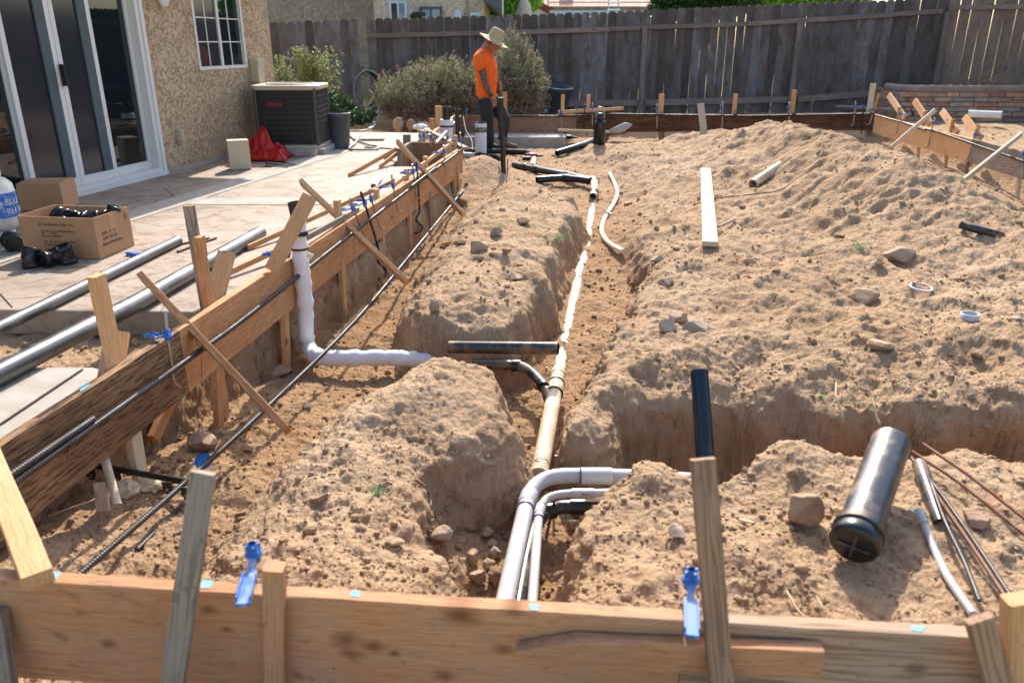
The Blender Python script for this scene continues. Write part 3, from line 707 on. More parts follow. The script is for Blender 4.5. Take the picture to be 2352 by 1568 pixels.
# long kickers and laths outside the left form, feet on the patio
def W3(u, v, z): return W(u, v, z)
strip('long lath leaning low along the outside of the left form', W(519, 629, .23), LF.hit(800, 498, -.12), .035, .02, 'wood_new')
strip('second lath running up from the patio beside the long pipes', W(569, 569, .22), LF.hit(905, 415, -.16), .035, .02, 'wood_new')
strip('long thin kicker from the patio to the grey notch side', W(801, 403, .215), BS.at(.05, .36, -.06), .045, .02, 'wood_orange')
strip('short kicker under the long one beside the boxed notch', W(872, 383.5, .215), BS.at(.12, .30, -.07), .045, .02, 'wood_orange')
strip('dark short kicker farthest along the notch side', W(883, 362, .215), BS.at(.3, .33, -.07), .04, .02, 'wood_brown')
strip('lath lying along the inner top edge of the left form end', LF.hit(905, 428, -.05)+Vector((0, 0, .01)), LF.hit(1040, 338, -.05)+Vector((0, 0, .05)), .035, .02, 'wood_new')

# ------------------------------------------------------------------ stakes
def stake(label, p0, p1, w=.045, t=.038, wd=(1, 0, 0), mat='wood_new', group='wooden stakes holding the forms', point=.08, name='wooden_stake'):
    """p0 = top, p1 = foot"""
    return plank(name, label, 'stake', p0, p1, w, t, wd, M[mat], group, point=point)
o_ = -.038-.022     # centre of a stake outside the left form
def LS(u, v, off=o_): return LF.hit(u, v, off)
def straight(top, zf, lean=(0, 0)):   # upright stake down to height zf
    return Vector((top.x+lean[0], top.y+lean[1], zf))
ldir = LF.d
t_ = LS(221, 632); stake('new fir stake behind the dark board, cut square on top', t_, straight(t_, -.22, (.02, 0)), .062, .038, ldir)
stake('short leaning fir brace nailed to the stake behind the dark board', LS(270, 762, -.10), LS(196, 895, -.08)-Vector((0, 0, .25)), .085, .038, (1, .3, 0), point=0)
t_ = LS(434, 472, -.10); stake('tall grey weathered stake beside the black pipes', t_, straight(t_, -.1, (.02, 0)), .05, .02, (1, 0, 0), 'wood_grey')
t_ = LS(456, 543); stake('square fir stake between the tall grey stake and the slanted one', t_, straight(t_, -.32, (.0, 0)), .05, .038, ldir, 'wood_orange')
stake('slanted fir brace crossing the square stake', LS(521, 580, -.11), LS(463, 712, -.10)-Vector((0, 0, .12)), .085, .03, (1, .2, 0), point=0)
stake('wide leaning plank beside the white wrapped riser', WD(712, 450, 4.14), WD(624, 622, 3.98), .078, .022, (1, .1, 0), 'wood_new', point=0)
t_ = LS(774, 459); stake('fir stake at the crossing of the long diagonal stick', t_, straight(t_, -.14), .055, .038, ldir)
t_ = LS(864, 434); stake('low fir stake top beside the clustered anchor bolts', t_, straight(t_, -.14), .05, .038, ldir)
t_ = LS(933, 388); stake('low fir stake top with the orange paint', t_, straight(t_, -.12), .05, .038, ldir)
t_ = LS(977, 359); stake('low stake top behind the long orange form near the notch', t_, straight(t_, -.12), .05, .038, ldir)
t_ = LS(1046, 311); stake('stake at the far end of the long orange form', t_, straight(t_, -.12), .055, .038, ldir)
t_ = LS(1031, 324); stake('shorter stake beside the end of the long orange form', t_, straight(t_, -.12), .05, .038, ldir)
# legs below the left form, seen from inside the trench
def leg(label, u0, v0, u1, v1, w=.05, mat='wood_orange', off=-.02, group='wooden stakes holding the forms', t=.03):
    a = LF.hit(u0, v0, off); b = LF.hit(u1, v1, off); return plank('wooden_stake', label, 'stake', a, b+(b-a).normalized()*.08, w, t, ldir, M[mat], group)
leg('square fir leg under the joint of dark and orange boards', 494, 800, 505, 1012, .052)
leg('rough pale round edged leg under the dark board', 300, 960, 337, 1185, .066, 'wood_pale', -.03)
leg('short orange wedge foot under the dark board', 400, 900, 368, 972, .06, 'wood_orange', -.14)
leg('fir leg left of the white wrapped riser', 652, 690, 659, 850, .06, 'wood_orange', -.03)
leg('pale fir leg right of the white wrapped riser', 783, 590, 792, 745, .055, 'wood_new', -.01)
leg('fir leg below the pair of anchor bolts', 877, 520, 881, 655, .055, 'wood_new', -.01)
leg('fir leg with an orange paint mark behind it', 940, 470, 942, 580, .055, 'wood_new', -.01)
leg('dark brown leg midway along the long form', 985, 440, 987, 527, .055, 'wood_brown', -.01)
leg('left one of the twin legs near the form end', 1043, 385, 1044, 461, .055, 'wood_new', -.01)
leg('right one of the twin legs near the form end', 1050, 380, 1055, 448, .055, 'wood_new', .01)
stake('stake at the near corner of the grey notch side', W(928, 345, .33), W(927, 396, .04)-Vector((0, 0, .2)), .055, .038, (1, 0, 0), 'wood_orange')
stake('weathered post standing behind the boxed notch', WD(934, 309, 9.8), WD(934, 322, 9.8)-Vector((0, 0, .5)), .09, .05, (1, 0, 0), 'wood_grey')
stake('tall square post by the far end of the left form', WD(1007, 244, 11.2), WD(1008, 300, 11.2)-Vector((0, 0, .3)), .09, .05, (1, 0, 0), 'wood_new')
stake('shorter stake beside the tall post on the left form', WD(992, 272, 10.6), WD(992, 310, 10.6)-Vector((0, 0, .3)), .06, .04, (1, 0, 0), 'wood_orange')
# near form
def nst(label, u0, v0, D0, u1, v1, D1, w, t, mat, name='wooden_stake'):
    a = WD(u0, v0, D0); b = WD(u1, v1, D1); d = (b-a); b = a+d*((a.z-.02)/(a.z-b.z))
    return plank(name, label, 'stake', a, b, w, t, (1, 0, 0), M[mat], 'wooden stakes holding the forms')
nst('tall blurred grey stake in front of the near form, left of centre', 467, 1084, 1.415, 397, 1568, 1.31, .049, .02, 'wood_grey')
nst('tall reddish brown stake in front of the near form with screw holes', 1614, 1053, 1.385, 1656, 1568, 1.245, .049, .02, 'wood_brown')
nst('square stake standing flat against the near form beside the blue holder', 631, 1300, 1.385, 634, 1568, 1.385, .043, .038, 'wood_near')
nst('weathered stake at the right end of the near form', 2249, 1418, 1.215, 2292, 1568, 1.20, .052, .02, 'wood_brown')
nst('light fir stake at the extreme right of the near form', 2338, 1374, 1.245, 2330, 1568, 1.235, .05, .038, 'wood_new')
nst('stake foot at the extreme left of the near form', -12, 1400, 1.44, 12, 1568, 1.40, .045, .03, 'wood_grey')
# sticks laid across
def stick(label, p0, p1, w=.06, t=.025, mat='wood_new', wd=(0, 0, 1)):
    return plank('brace_stick', label, 'stick', p0, p1, w, t, wd, M[mat], 'loose brace sticks')
stick('corner brace nailed over the near left corner of the forms', W(88, 1330, .392), W(-46, 1000, .392), .064, .036, 'wood_new', (1, 0, 0))
stick('nearest diagonal stick tied with wire across the left form', WD(325, 634, 3.38), WD(660, 988, 2.86), .062, .03, 'wood_orange', (.3, -1, .7))
stick('second diagonal stick crossing the left form beside the wrapped riser', WD(692, 418, 5.55), WD(934, 648, 4.86), .06, .03, 'wood_new', (.3, -1, .7))
stick('third diagonal stick crossing the left form by the notch', WD(913, 326, 7.6), WD(1064, 492, 6.9), .06, .03, 'wood_new', (.3, -1, .7))
p_ = G(2049, 338); stick('pale stick leaning on the right form nearest the far corner', RF.hit(2148, 256, .02*RS)+Vector((0, 0, .02)), WD(2049, 337, 11.3), .055, .03, 'wood_pale')
stick('long pale stick leaning across the right form at the right edge', WD(2346, 308, 9.3), WD(2212, 415, 8.3), .055, .03, 'wood_pale')

# right form: kickers, stakes and legs
ro = .06*RS
def RK(label, u0, v0, u1, v1, off=.16, mat='wood_new'):
    plank('brace_stick', label, 'stick', RF.hit(u0, v0, off*RS), RF.hit(u1, v1, .07*RS)-Vector((0, 0, .02)), .088, .038, RF.d, M[mat], 'loose brace sticks')
RK('leaning kicker on the right form nearest the far corner', 2042, 219, 2078, 268)
RK('broad orange kicker second from the far right corner', 2101, 232, 2137, 282, mat='wood_orange')
RK('leaning kicker third from the far right corner', 2164, 256, 2200, 302)
RK('leaning kicker with a dark mark closest along the right form', 2216, 270, 2253, 315, mat='wood_orange')
def RT_(label, u, v, w=.045):
    a = RF.hit(u, v, .06*RS); plank('wooden_stake', label, 'stake', a, Vector((a.x, a.y, .02)), w, .038, RF.d, M['wood_orange'], 'wooden stakes holding the forms')
for lb, u, v in (('short stake behind the first bolt of the right form', 2067, 246), ('short stake behind the second kicker of the right form', 2126, 255), ('short stake beside the third kicker of the right form', 2190, 274), ('short stake behind the last kicker of the right form', 2247, 286)):
    RT_(lb, u, v)
for lb, u, v0, v1, mt in (('leg under the right form nearest the corner', 2053, 300, 332, 'wood_new'), ('thin leg under the middle of the right form', 2112, 325, 367, 'wood_orange'), ('reddish leg under the right form above the dark bank', 2175, 350, 396, 'wood_orange'), ('grey leg under the right form board joint', 2222, 370, 412, 'wood_grey'), ('pale leg at the right edge under the right form', 2342, 405, 455, 'wood_pale')):
    a = RF.hit(u, v0, .02*RS); b = RF.hit(u-2, v1, .02*RS)
    plank('wooden_stake', lb, 'stake', a, b-Vector((0, 0, .15)), .05, .03, RF.d, M[mt], 'wooden stakes holding the forms')
# far form stakes
def FS(label, u, vt, w=.06, foot=.0, lean=0, mat='wood_new'):
    a = FF.hit(u, vt, -.07); stake(label, a, Vector((a.x+lean, a.y, foot)), w, .038, (1, 0, 0), mat)
FS('stake behind the far form beside the black tub', 1293, 218)
FS('stake just right of the tub on the far form', 1352, 218)
FS('stake on the far form left of the white stake', 1520, 216, .085)
FS('stake on the far form between the white stake and the fence post', 1690, 216, .07)
FS('pale stake on the far form below the second fence post', 1825, 207, .075)
FS('tallest pale stake at the far right corner', 2006, 192, .09, mat='wood_pale')
FS('short leaning stake beside the tallest corner stake', 2019, 214, .04, lean=-.1, mat='wood_orange')
FS('stake tip showing right of the worker', 1160, 211, .07)
for lb, u, v0, v1 in (('square foot under the far form left of centre', 1520, 297, 318), ('foot under the far right corner of the forms', 2000, 293, 330)):
    a = FF.hit(u, v0, -.02); b = FF.hit(u, v1, -.02); plank('wooden_stake', lb, 'stake', a, b-Vector((0, 0, .1)), .1, .04, (1, 0, 0), M['wood_brown'], 'wooden stakes holding the forms')
stake('bare white stake standing in the dirt before the far form', WD(1609, 238, 12.9), WD(1618, 316, 12.7), .105, .03, (1, 0, 0), 'wood_pale')

# ------------------------------------------------------------------ anchor bolts in blue holders
def holder(parent, cup, strapend=None, L=.12, dirn=None, w=.024):
    """blue plastic holder: strap with nail holes and a slotted cup"""
    d = dirn.normalized(); side = Vector((-d.y, d.x, 0))
    mb = MB(); base = cup+Vector((0, 0, 0))
    mb.beam(base+d*.015, base+d*.05+Vector((0, 0, -.012)), w*.5, .009, side)
    mb.beam(base+d*.05+Vector((0, 0, -.012)), base+d*L+Vector((0, 0, -.012)), w, .008, side)
    for s in (-1, 1):
        mb.beam(base+d*.055+side*s*w*.46+Vector((0, 0, -.006)), base+d*(L-.01)+side*s*w*.46+Vector((0, 0, -.006)), .003, .014, side)
    mb.build('strap', M['blue'], parent)
    mb = MB(); prof = [(.011, -.022), (.013, -.02), (.013, -.004), (.02, -.002), (.02, .004), (.013, .006), (.011, .028), (.008, .03)]
    mb.lathe(base, prof, 14)
    for k in range(4):
        a = k*math.pi/2+.4; mb.box(base+Vector((math.cos(a)*.013, math.sin(a)*.013, .012)), (.006, .006, .03))
    mb.build('cup', M['blue'], parent)
def bolt(label, pl, top, cup, low, hook, off, outd, mat='steel', r=.0065, extra=None, with_holder=True):
    ps = [pl.hit(*top, off), pl.hit(*cup, off), pl.hit(*low, off)]
    if hook: ps.append(pl.hit(*hook, off+.0))
    root = thing('anchor_bolt', label, 'anchor bolt', ps[1], 'anchor bolts hung over the form boards')
    path = [ps[0], ps[1], ps[2]]
    if extra: path += [pl.hit(*e, off) for e in extra]
    mb = MB()
    if extra: path = smoothpath(path, 6)
    elif hook: path = path[:2]+[ps[2]-(ps[2]-ps[1]).normalized()*.02, ps[2]+(ps[3]-ps[2])*.15, ps[3]]
    (ribbed(mb, path, r) if extra else mb.tube(path, r, 10)); mb.build('bar', M[mat], root)
    th = MB(); d = (ps[1]-ps[0]); ribbed(th, [ps[0]+Vector((0, 0, .0005)), ps[0]+d*.8], r*1.12, pitch=.004, depth=.09); th.build('thread', M[mat], root)
    if with_holder: holder(root, ps[1], dirn=outd)
    return root
out = -LF.n
bolt('nearest anchor bolt in a blue holder on the dark left board', LF, (381, 720), (385, 772), (399, 878), (414, 889), .035, out+LF.d*.25)
bolt('bolt with a shank hidden behind the second diagonal stick', LF, (804, 456), (811, 479), (838, 545), (846, 552), .03, out)
bolt('long black bolt ending in an s curve, nearer one', LF, (829, 442), (838, 468), (868, 567), None, .035, out, 'steel_dark', .0075, [(867, 590), (872, 606), (884, 616), (886, 630), (868, 641)])
bolt('bolt with a wide hook beside the nearer s curved bar', LF, (848, 434), (853, 458), (872, 524), (882, 530), .035, out)
bolt('bolt hung alone in the middle of the long orange form', LF, (899, 400), (903, 427), (913, 484), (924, 489), .035, out)
bolt('bolt paired with the farther s curved bar', LF, (947, 377), (949, 395), (956, 454), (967, 457), .035, out)
bolt('long black bolt ending in an s curve, farther one', LF, (955, 371), (958, 389), (963, 470), None, .035, out, 'steel_dark', .0075, [(963, 488), (956, 505), (970, 520), (966, 531), (954, 535)])
bolt('bolt on the far part of the orange form before the notch', LF, (1019, 334), (1020, 349), (1023, 398), (1032, 405), .035, out)
bolt('bolt hung off the very end of the orange form', LF, (1057, 305), (1058.5, 322), (1066, 372), (1074, 377), .05, out)
bolt('bolt over the left wall of the boxed notch', BX, (964, 297), (964, 314), (964, 330), None, .03, -BX.n)
bolt('second bolt over the back board of the boxed notch', BX, (975, 296), (974, 312), (974, 332), None, .03, -BX.n)
bolt('third bolt over the notch with its blue cup high', BX, (991, 301), (991, 316), (990, 336), None, .03, -BX.n)
bolt('bolt at the right corner of the boxed notch', BX, (1028, 301), (1028, 318), (1028, 336), None, .06, -BX.n)
bolt('slanting bolt leaning past the far left rebar', L3, (1041, 261), (1044, 273), (1063, 309), (1068, 313), .06, -L3.n)
bolt('bolt standing at the far left corner of the forms', FF, (1072, 249), (1072, 258), (1068, 300), None, .08, Vector((0, 1, 0)))
# holder without a bolt
def bare_holder(label, cup, dirn, L=.16, k=1.0):
    root = thing('bolt_holder', label, 'bolt holder', cup, 'blue plastic bolt holders'); holder(root, cup, dirn=dirn, L=L, w=.03*k); return root
bare_holder('empty blue holder beside the white wrapped riser', LF.hit(661, 588, .03)+Vector((0, 0, .01)), out+LF.d*.2)
p_ = W(583, 1272, .41); q_ = W(556, 1378, .40); bare_holder('blurred blue holder on the near form left of centre', p_, (q_-p_), (q_-p_).length, 1.0)
p_ = W(1586, 1332, .41); q_ = W(1590, 1450, .40); bare_holder('blurred blue holder half hidden by the reddish brown stake', p_, (q_-p_), (q_-p_).length, 1.0)
for lb, u, v in (('blue holder left of the worker\'s knee on the far form', 1101, 256), ('blue holder right of the worker on the far form', 1255, 256), ('blue holder beside the tub stake on the far form', 1288, 257), ('blue holder right of the tub on the far form', 1325, 250)):
    bare_holder(lb, FF.hit(u, v, .05), Vector((0, 1, 0)))
for lb, t1, t2, t3, hk, mt in (('bolt on the far form just right of the tub', (1361, 237), (1361, 249), (1360, 290), None, 'steel'), ('black bar hung on the far form above the bottle', (1343, 240), (1343, 251), (1341, 302), None, 'steel_dark'),
        ('bolt hung on the far form left of the white stake', (1509, 239), (1509, 250), (1509, 295), None, 'steel'), ('bolt on the far form right of the white stake', (1660, 235), (1660, 249), (1659, 288), (1656, 291), 'steel'),
        ('bolt on the far form beside the pale fence side stake', (1813, 236), (1814, 246), (1811, 285), None, 'steel'), ('bolt hung left of the far right corner', (1965, 234), (1965, 245), (1959, 286), (1955, 290), 'steel'),
        ('black bar hung by the far right corner', (1985, 226), (1984, 244), (1978, 308), None, 'steel_dark'), ('bolt closest to the far right corner', (2008, 240), (2006, 252), (1998, 284), (1990, 287), 'steel'),
        ('dark bolt standing in the far form near the tub', (1289, 250), (1289, 262), (1289, 312), None, 'steel')):
    bolt(lb, FF, t1, t2, t3, hk, .05, Vector((0, 1, 0)), mt, .010)
for lb, t1, t2, t3, hk in (('bolt nearest the corner on the sunlit right form', (2070, 248), (2067, 262), (2060, 306), (2053, 310)), ('middle bolt of the sunlit right form', (2147, 271), (2144, 283), (2131, 338), (2122, 340)),
        ('bolt with its holder by the joint of the right form', (2243, 294), (2239, 310), (2222, 367), (2214, 370)), ('bolt cut by the right edge of the picture', (2350, 345), (2349, 356), (2347, 412), (2337, 416))):
    bolt(lb, RF, t1, t2, t3, hk, -.04*RS, Vector((1, 0, 0)), 'steel', .009)

# ------------------------------------------------------------------ reinforcing bars
a = LF.at(-.7, 0); z_ = lambda s: FT-.10
def onLF(u, v, off=.045): return LF.hit(u, v, off)
rebar('rebar', 'long reinforcing bar tied along the inside of the left form', smoothpath([onLF(-60, 1172), onLF(26, 1112), onLF(250, 953), onLF(464, 802), onLF(580, 717), onLF(806, 538), onLF(978, 406), onLF(1062, 343)], 4), .0098)
rebar('rebar', 'short lapped bar end tied above the bar on the dark board', smoothpath([onLF(-60, 1150, .04), onLF(21, 1092, .04), onLF(215, 961, .04)], 3), .0098)
rebar('rebar', 'second bar lapped on the left form under the third stick', [onLF(945, 428, .06), onLF(1000, 386, .06)], .009, 'rebar')
rz = -.055
rebar('rebar', 'long bar low in the left footing trench', smoothpath([W(175, 1325, rz), W(427, 1106, rz), W(607, 941, rz+.01), W(817, 735, rz), W(958, 567, rz), W(1067, 434, rz)], 4), .0095)
rebar('rebar', 'bent bar end crossing the trench beside the twin legs', [W(1067, 434, rz), W(1058, 430, rz), W(1029, 430, rz)], .0085)
rebar('rebar', 'lower teal bar half buried in the near left trench', [G(315, 1262, .004), G(421, 1156, .012)], .0075)
mb = MB()
rebar('rebar', 'bar running inside the far form behind the worker', [FF.hit(1120, 268, .08), FF.hit(1326, 267.5, .08)], .012, 'steel_dark')
rebar('rebar', 'bar running inside the long dark far form', [FF.hit(1330, 261, .08), FF.hit(1715, 266.5, .07), FF.hit(2004, 261.5, .07)], .012, 'steel_dark')
rebar('rebar', 'bar along the inside of the right form', [RF.hit(2010, 264, -.05*RS), RF.hit(2160, 305, -.05*RS), RF.hit(2352, 371, -.05*RS), RF.hit(2460, 410, -.05*RS)], .011)
rebar('rebar', 'bar along the left form beyond the notch', [L3.hit(1003, 328, .06), L3.hit(1056, 268, .06)], .013, 'steel')
for lb, q in (('lapped bar end on the sunlit right form', [(2080, 284), (2125, 299)]),):
    rebar('rebar', lb, [RF.hit(*q[0], -.065*RS), RF.hit(*q[1], -.065*RS)], .011, 'steel_dark')
# tie wires
def wire(label, pts, r=.0012, name='tie_wire', cat='wire'):
    mb = MB(); mb.tube(smoothpath(pts, 4), r, 5); return mb.build(name, M['wire'], label=label, cat=cat)
wire('tie wire knotted on the lapped bars of the dark board', [onLF(150, 1000, .055), onLF(153, 1012, .06), onLF(158, 1018, .06), onLF(155, 1050, .05), onLF(150, 1060, .06)])
wire('thin black wire hanging from the nearest diagonal stick to the trench bar', [onLF(463, 770, .06), onLF(463, 860, .1), onLF(464, 960, .13), onLF(464, 1060, .17)], .0009)
wire('tie wire around the nearest diagonal stick', [onLF(455, 763, .09), onLF(447, 776, .05), onLF(458, 795, .05), onLF(452, 790, .08), onLF(448, 772, .1)], .001)
wire('thin wire hanging from the second diagonal stick', [onLF(812, 545, .06), onLF(812, 640, .08), onLF(811, 716, .1)], .0009)

# blue paint marks on the boards
def mark(label, pts, z=FT+.0015):
    mb = MB(); vs = [W(u, v, z) for u, v in pts]; b = [p-Vector((0, 0, .001)) for p in vs]; n = len(vs)
    mb.add(vs+b, [tuple(range(n))]+[(i, n+i, n+(i+1) % n, (i+1) % n) for i in range(n)])
    mb.build('paint_mark', M['bluechalk'], label=label, cat='paint mark', group='blue paint marks on the form tops')
mark('blue paint mark next to the corner brace end', [(117, 1312), (141, 1312), (128, 1330), (117, 1333)])
mark('blue paint mark right of the tall grey stake', [(465, 1330), (492, 1333), (482, 1349), (461, 1350)])
mark('small blue paint mark above the knots of the near form', [(808, 1355), (830, 1356), (824, 1370), (805, 1368)])
mark('blue paint mark below the thin grey conduit', [(1213, 1386), (1240, 1387), (1233, 1401), (1219, 1399)])
mark('blue paint mark near the right end of the near form', [(2090, 1436), (2126, 1438), (2118, 1449), (2094, 1447)])
mb = MB(); q = [LF.hit(180, 985, .0012), LF.hit(206, 985, .0012)]
mark('bright blue paint mark on the top of the dark board', [(180, 891), (202, 878), (206, 884), (186, 898)])
# ================================================================== pipes and loose things in the yard
def pipe(name, label, pts, r, mat, cat='pipe', smooth=True, n=24, hollow=.12, group=None):
    mb = MB(); mb.tube(smoothpath(pts, 8) if (smooth and len(pts) > 2) else pts, r, n, True, hollow)
    return mb.build(name, M[mat], label=label, cat=cat, group=group)
def coupling(mb, p, d, r, L): d = Vector(d).normalized(); mb.tube([Vector(p)-d*L/2, Vector(p)-d*(L/2-.003), Vector(p)+d*(L/2-.003), Vector(p)+d*L/2], [r*.98, r, r, r*.98], 24)
# long black pipes over the patio edge
pipe('drain_pipe', 'thick long black pipe running over the patio edge', [W(598, 534, PZ+.045), W(300, 703, PZ+.05), W(-60, 888, .245)], .045, 'pipe_sheen', smooth=False)
pipe('drain_pipe', 'thinner long black pipe lying farther back on the patio', [W(409, 552, PZ+.032), W(0, 752, PZ+.034), W(-90, 795, PZ+.034)], .032, 'pipe_sheen', smooth=False)
# white wrapped riser
root = thing('wrapped_riser', 'white foam wrapped drain riser bending into the trench beside the left form', 'wrapped pipe', W(705, 812, -.17))
yv = 4.28
def P(u, v, D=yv): return WD(u, v, D)
mb = MB(); mb.tube([P(675, 464), P(682, 495), P(686, 520)], .036, 20, True, .12); mb.build('pipe_stub', M['abs_clean'], root)
path = smoothpath([P(684, 505), P(687, 560), P(694, 625), P(701, 700), P(703, 765), P(707, 795), W(722, 815, -.155), W(750, 822, -.16), W(820, 822, -.16), W(905, 822, -.165), W(960, 826, -.17), W(1030, 832, -.18)], 8)
rr = [.042+.0075*((i % 5)/5.0)+.003*math.sin(i*1.7) for i in range(len(path))]
mb = MB(); mb.tube(path, rr, 26); mb.build('foam_wrap', M['foam'], root)
for k, (u, v) in enumerate(((687, 535), (688, 570))):
    mb = MB(); c = P(u, v); d = Vector((0, 0, 1)); mb.tube([c-d*(.012-.006*k), c+d*(.012-.006*k)], .0495, 24); mb.build('tape_band', M['black'], root)
mb = MB(); q = P(712, 597)-Vector((0, .06, 0)); mb.tube([q, q+Vector((.02, -.01, .012)), q+Vector((.035, -.01, -.01)), q+Vector((.012, -.01, -.03)), q+Vector((.03, 0, -.045))], .0012, 5); mb.build('tie_wire', M['wire'], root)
mb = MB(); mb.box(P(716, 582)-Vector((0, .05, 0)), (.035, .004, .03), Matrix.Rotation(.5, 3, 'Y')); mb.build('loose_flap', M['foam'], root)
# spray can beside it
p_ = LF.hit(659, 588, -.06); root = thing('spray_can', 'small yellow and green spray can beside the leaning plank', 'spray can', p_-Vector((0, 0, .1)))
mb = MB(); mb.lathe(p_-Vector((0, 0, .08)), [(.0, 0), (.026, 0), (.028, .01), (.028, .1), (.02, .118), (.02, .125), (0, .125)], 18); mb.build('can', plain('can_print', '#c9c23c', .35), root)
mb = MB(); mb.lathe(p_-Vector((0, 0, .05)), [(.0285, 0), (.0285, .03)], 18); mb.build('label_band', M['blue'], root)
mb = MB(); mb.lathe(p_+Vector((0, 0, .045)), [(0, 0), (.02, 0), (.02, .018), (.012, .022), (0, .022)], 14); mb.build('cap', M['black'], root)
# black pipe laid across the main trench
pipe('drain_pipe', 'short black pipe lying across the main trench', [WD(1032, 797, 3.86), WD(1282, 800, 3.72)], .033, 'abs_grey', smooth=False)
# black pipe with elbow joining the dusty pipe
root = thing('drain_branch', 'black drain branch curving into the dusty trench pipe', 'drain pipe', W(1240, 880, -.12))
zb = -.13
path = smoothpath([W(1085, 836, zb), W(1170, 838, zb), W(1205, 845, zb), W(1232, 866, zb), W(1252, 893, zb-.01), W(1262, 922, zb-.02)], 8)
mb = MB(); mb.tube(path, .027, 20); mb.build('pipe_run', M['abs_grey'], root)
mb = MB(); coupling(mb, W(1185, 839.5, zb), (1, 0, 0), .032, .05); mb.build('coupling', M['abs_clean'], root); mb = MB(); coupling(mb, W(1247, 885, zb), W(1252, 895, zb)-W(1243, 876, zb), .032, .05); mb.build('coupling', M['abs_clean'], root)
# the dusty trench pipe
root = thing('trench_pipe', 'dusty tan drain pipe in the main trench with black banded joints', 'drain pipe', W(1250, 1000, -.2))
a = W(1283, 852, -.15); b = W(1238, 1092, -.15); d = b-a
mb = MB(); mb.tube([a, b], .038, 26); mb.build('pipe_run', M['tan_pipe'], root)
mb = MB(); coupling(mb, a+d*.22, d, .0435, .10); mb.build('coupling', M['tan_pipe'], root); mb = MB(); coupling(mb, a+d*.04, d, .041, .05); mb.build('coupling', M['tan_pipe'], root)
for t in (.16, .27): 
    mb = MB(); coupling(mb, a+d*t, d, .0455, .008); mb.build('clamp_band', M['black'], root)
mb = MB(); coupling(mb, a+d*.93, d, .0395, .006); q = a+d*.93
for k in range(5): mb.tube(smoothpath([q+Vector((-.03, 0, .03)), q+Vector((-.05+.02*k, -.02*k, .06)), q+Vector((-.08+.02*k, .02, .05))], 3), .0009, 4)
mb.build('tie_wire', M['wire'], root)
# the half buried white pipe farther up the trench
root = thing('buried_pipe', 'white drain pipe showing in patches along the trench floor', 'drain pipe', G(1330, 620))
ctl = [(1364, 462), (1358, 490), (1352, 530), (1346, 570), (1333, 612), (1326, 650), (1316, 690), (1309, 725), (1299, 765), (1291, 805), (1284, 845)]
dz = [-.035, -.026, -.020, -.042, -.030, -.004, -.014, -.022, -.032, -.038, -.05]
gp_ = [G(u, v) for u, v in ctl]; cf_ = np.polyfit([p.y for p in gp_], [p.z for p in gp_], 2)
mb = MB(); mb.tube(smoothpath([WD(u, v, p.y).lerp(p, 1)*1 if False else Vector((p.x, p.y, float(np.polyval(cf_, p.y))-.016+k*.35)) for (u, v), p, k in zip(ctl, gp_, dz)], 6), .038, 22); mb.build('pipe_run', M['pvc_dusty'], root)
# black network by the worker
def net(label, pts, r, mats, coup=(), name='drain_pipe', z=-.03, group='black drain pipes near the worker'):
    root = thing(name, label, 'drain pipe', W(*pts[len(pts)//2][:2], z-.03), group)
    P_ = [W(p[0], p[1], p[2] if len(p) > 2 else z) for p in pts]
    k = mats[1] if len(mats) > 1 else len(P_)
    mb = MB(); mb.tube(P_[:k], r, 18, True, .12); mb.build('pipe_run', M[mats[0]], root)
    if k < len(P_): mb = MB(); mb.tube(P_[k-1:], r*.98, 18); mb.build('pipe_run', M[mats[2]], root)
    for i, t in coup:
        mb = MB(); coupling(mb, P_[i].lerp(P_[i+1], t), P_[i+1]-P_[i], r*1.17, .09); mb.build('coupling', M['abs_clean'], root)
    return root
net('farther black drain with an elbow turning toward the viewer', [(1068, 346), (1208, 350), (1221, 354), (1227, 364), (1222, 382)], .042, ('abs_clean', 4, 'tan_pipe'), ((0, .35), (2, .5)))
net('grey and black drain stub beside the wrapped stack', [(1060, 357), (1096, 358), (1143, 361), (1153, 365)], .045, ('pvc', 2, 'abs_clean'), ((1, .1),))
net('long black drain running diagonally to the trench head', [(1180, 379), (1215, 386), (1290, 400), (1357, 414)], .042, ('abs_clean',), ((0, .7), (1, .2), (2, .2)))
net('short black branch meeting the diagonal drain', [(1233, 413), (1290, 409), (1330, 412), (1356, 416)], .042, ('abs_clean',), ((1, .3),))
net('dusty tan elbow at the head of the buried pipe', [(1356, 413, -.03), (1364, 417, -.04), (1366, 430, -.06), (1362, 452, -.10)], .046, ('tan_pipe',), ((0, .8), (2, .6)), 'drain_elbow')
# upright black pole with two thin bars
p0 = G(1157, 408, -.05); p1 = WD(1150, 225, p0.y); root = thing('standing_pipe', 'tall upright black pipe standing in the soil before the worker', 'standing pipe', p0)
mb = MB(); mb.tube([p0, p1], .030, 20, True, .14); mb.build('pipe_run', M['abs_clean'], root)
mb = MB(); mb.tube([p1, p1+Vector((0, 0, .006))], .0305, 20, True, .14); mb.build('cut_end', M['white'], root)
for lb, a, b in (('thin bar driven left of the upright black pipe', (1145, 383), (1150, 410)), ('thin bar driven right of the upright black pipe', (1166, 364), (1165, 407))):
    q = G(*b, -.03); rebar('marker_bar', lb, [WD(*a, q.y), q], .007, 'rebar_rust', 'thin bars beside the upright pipe')
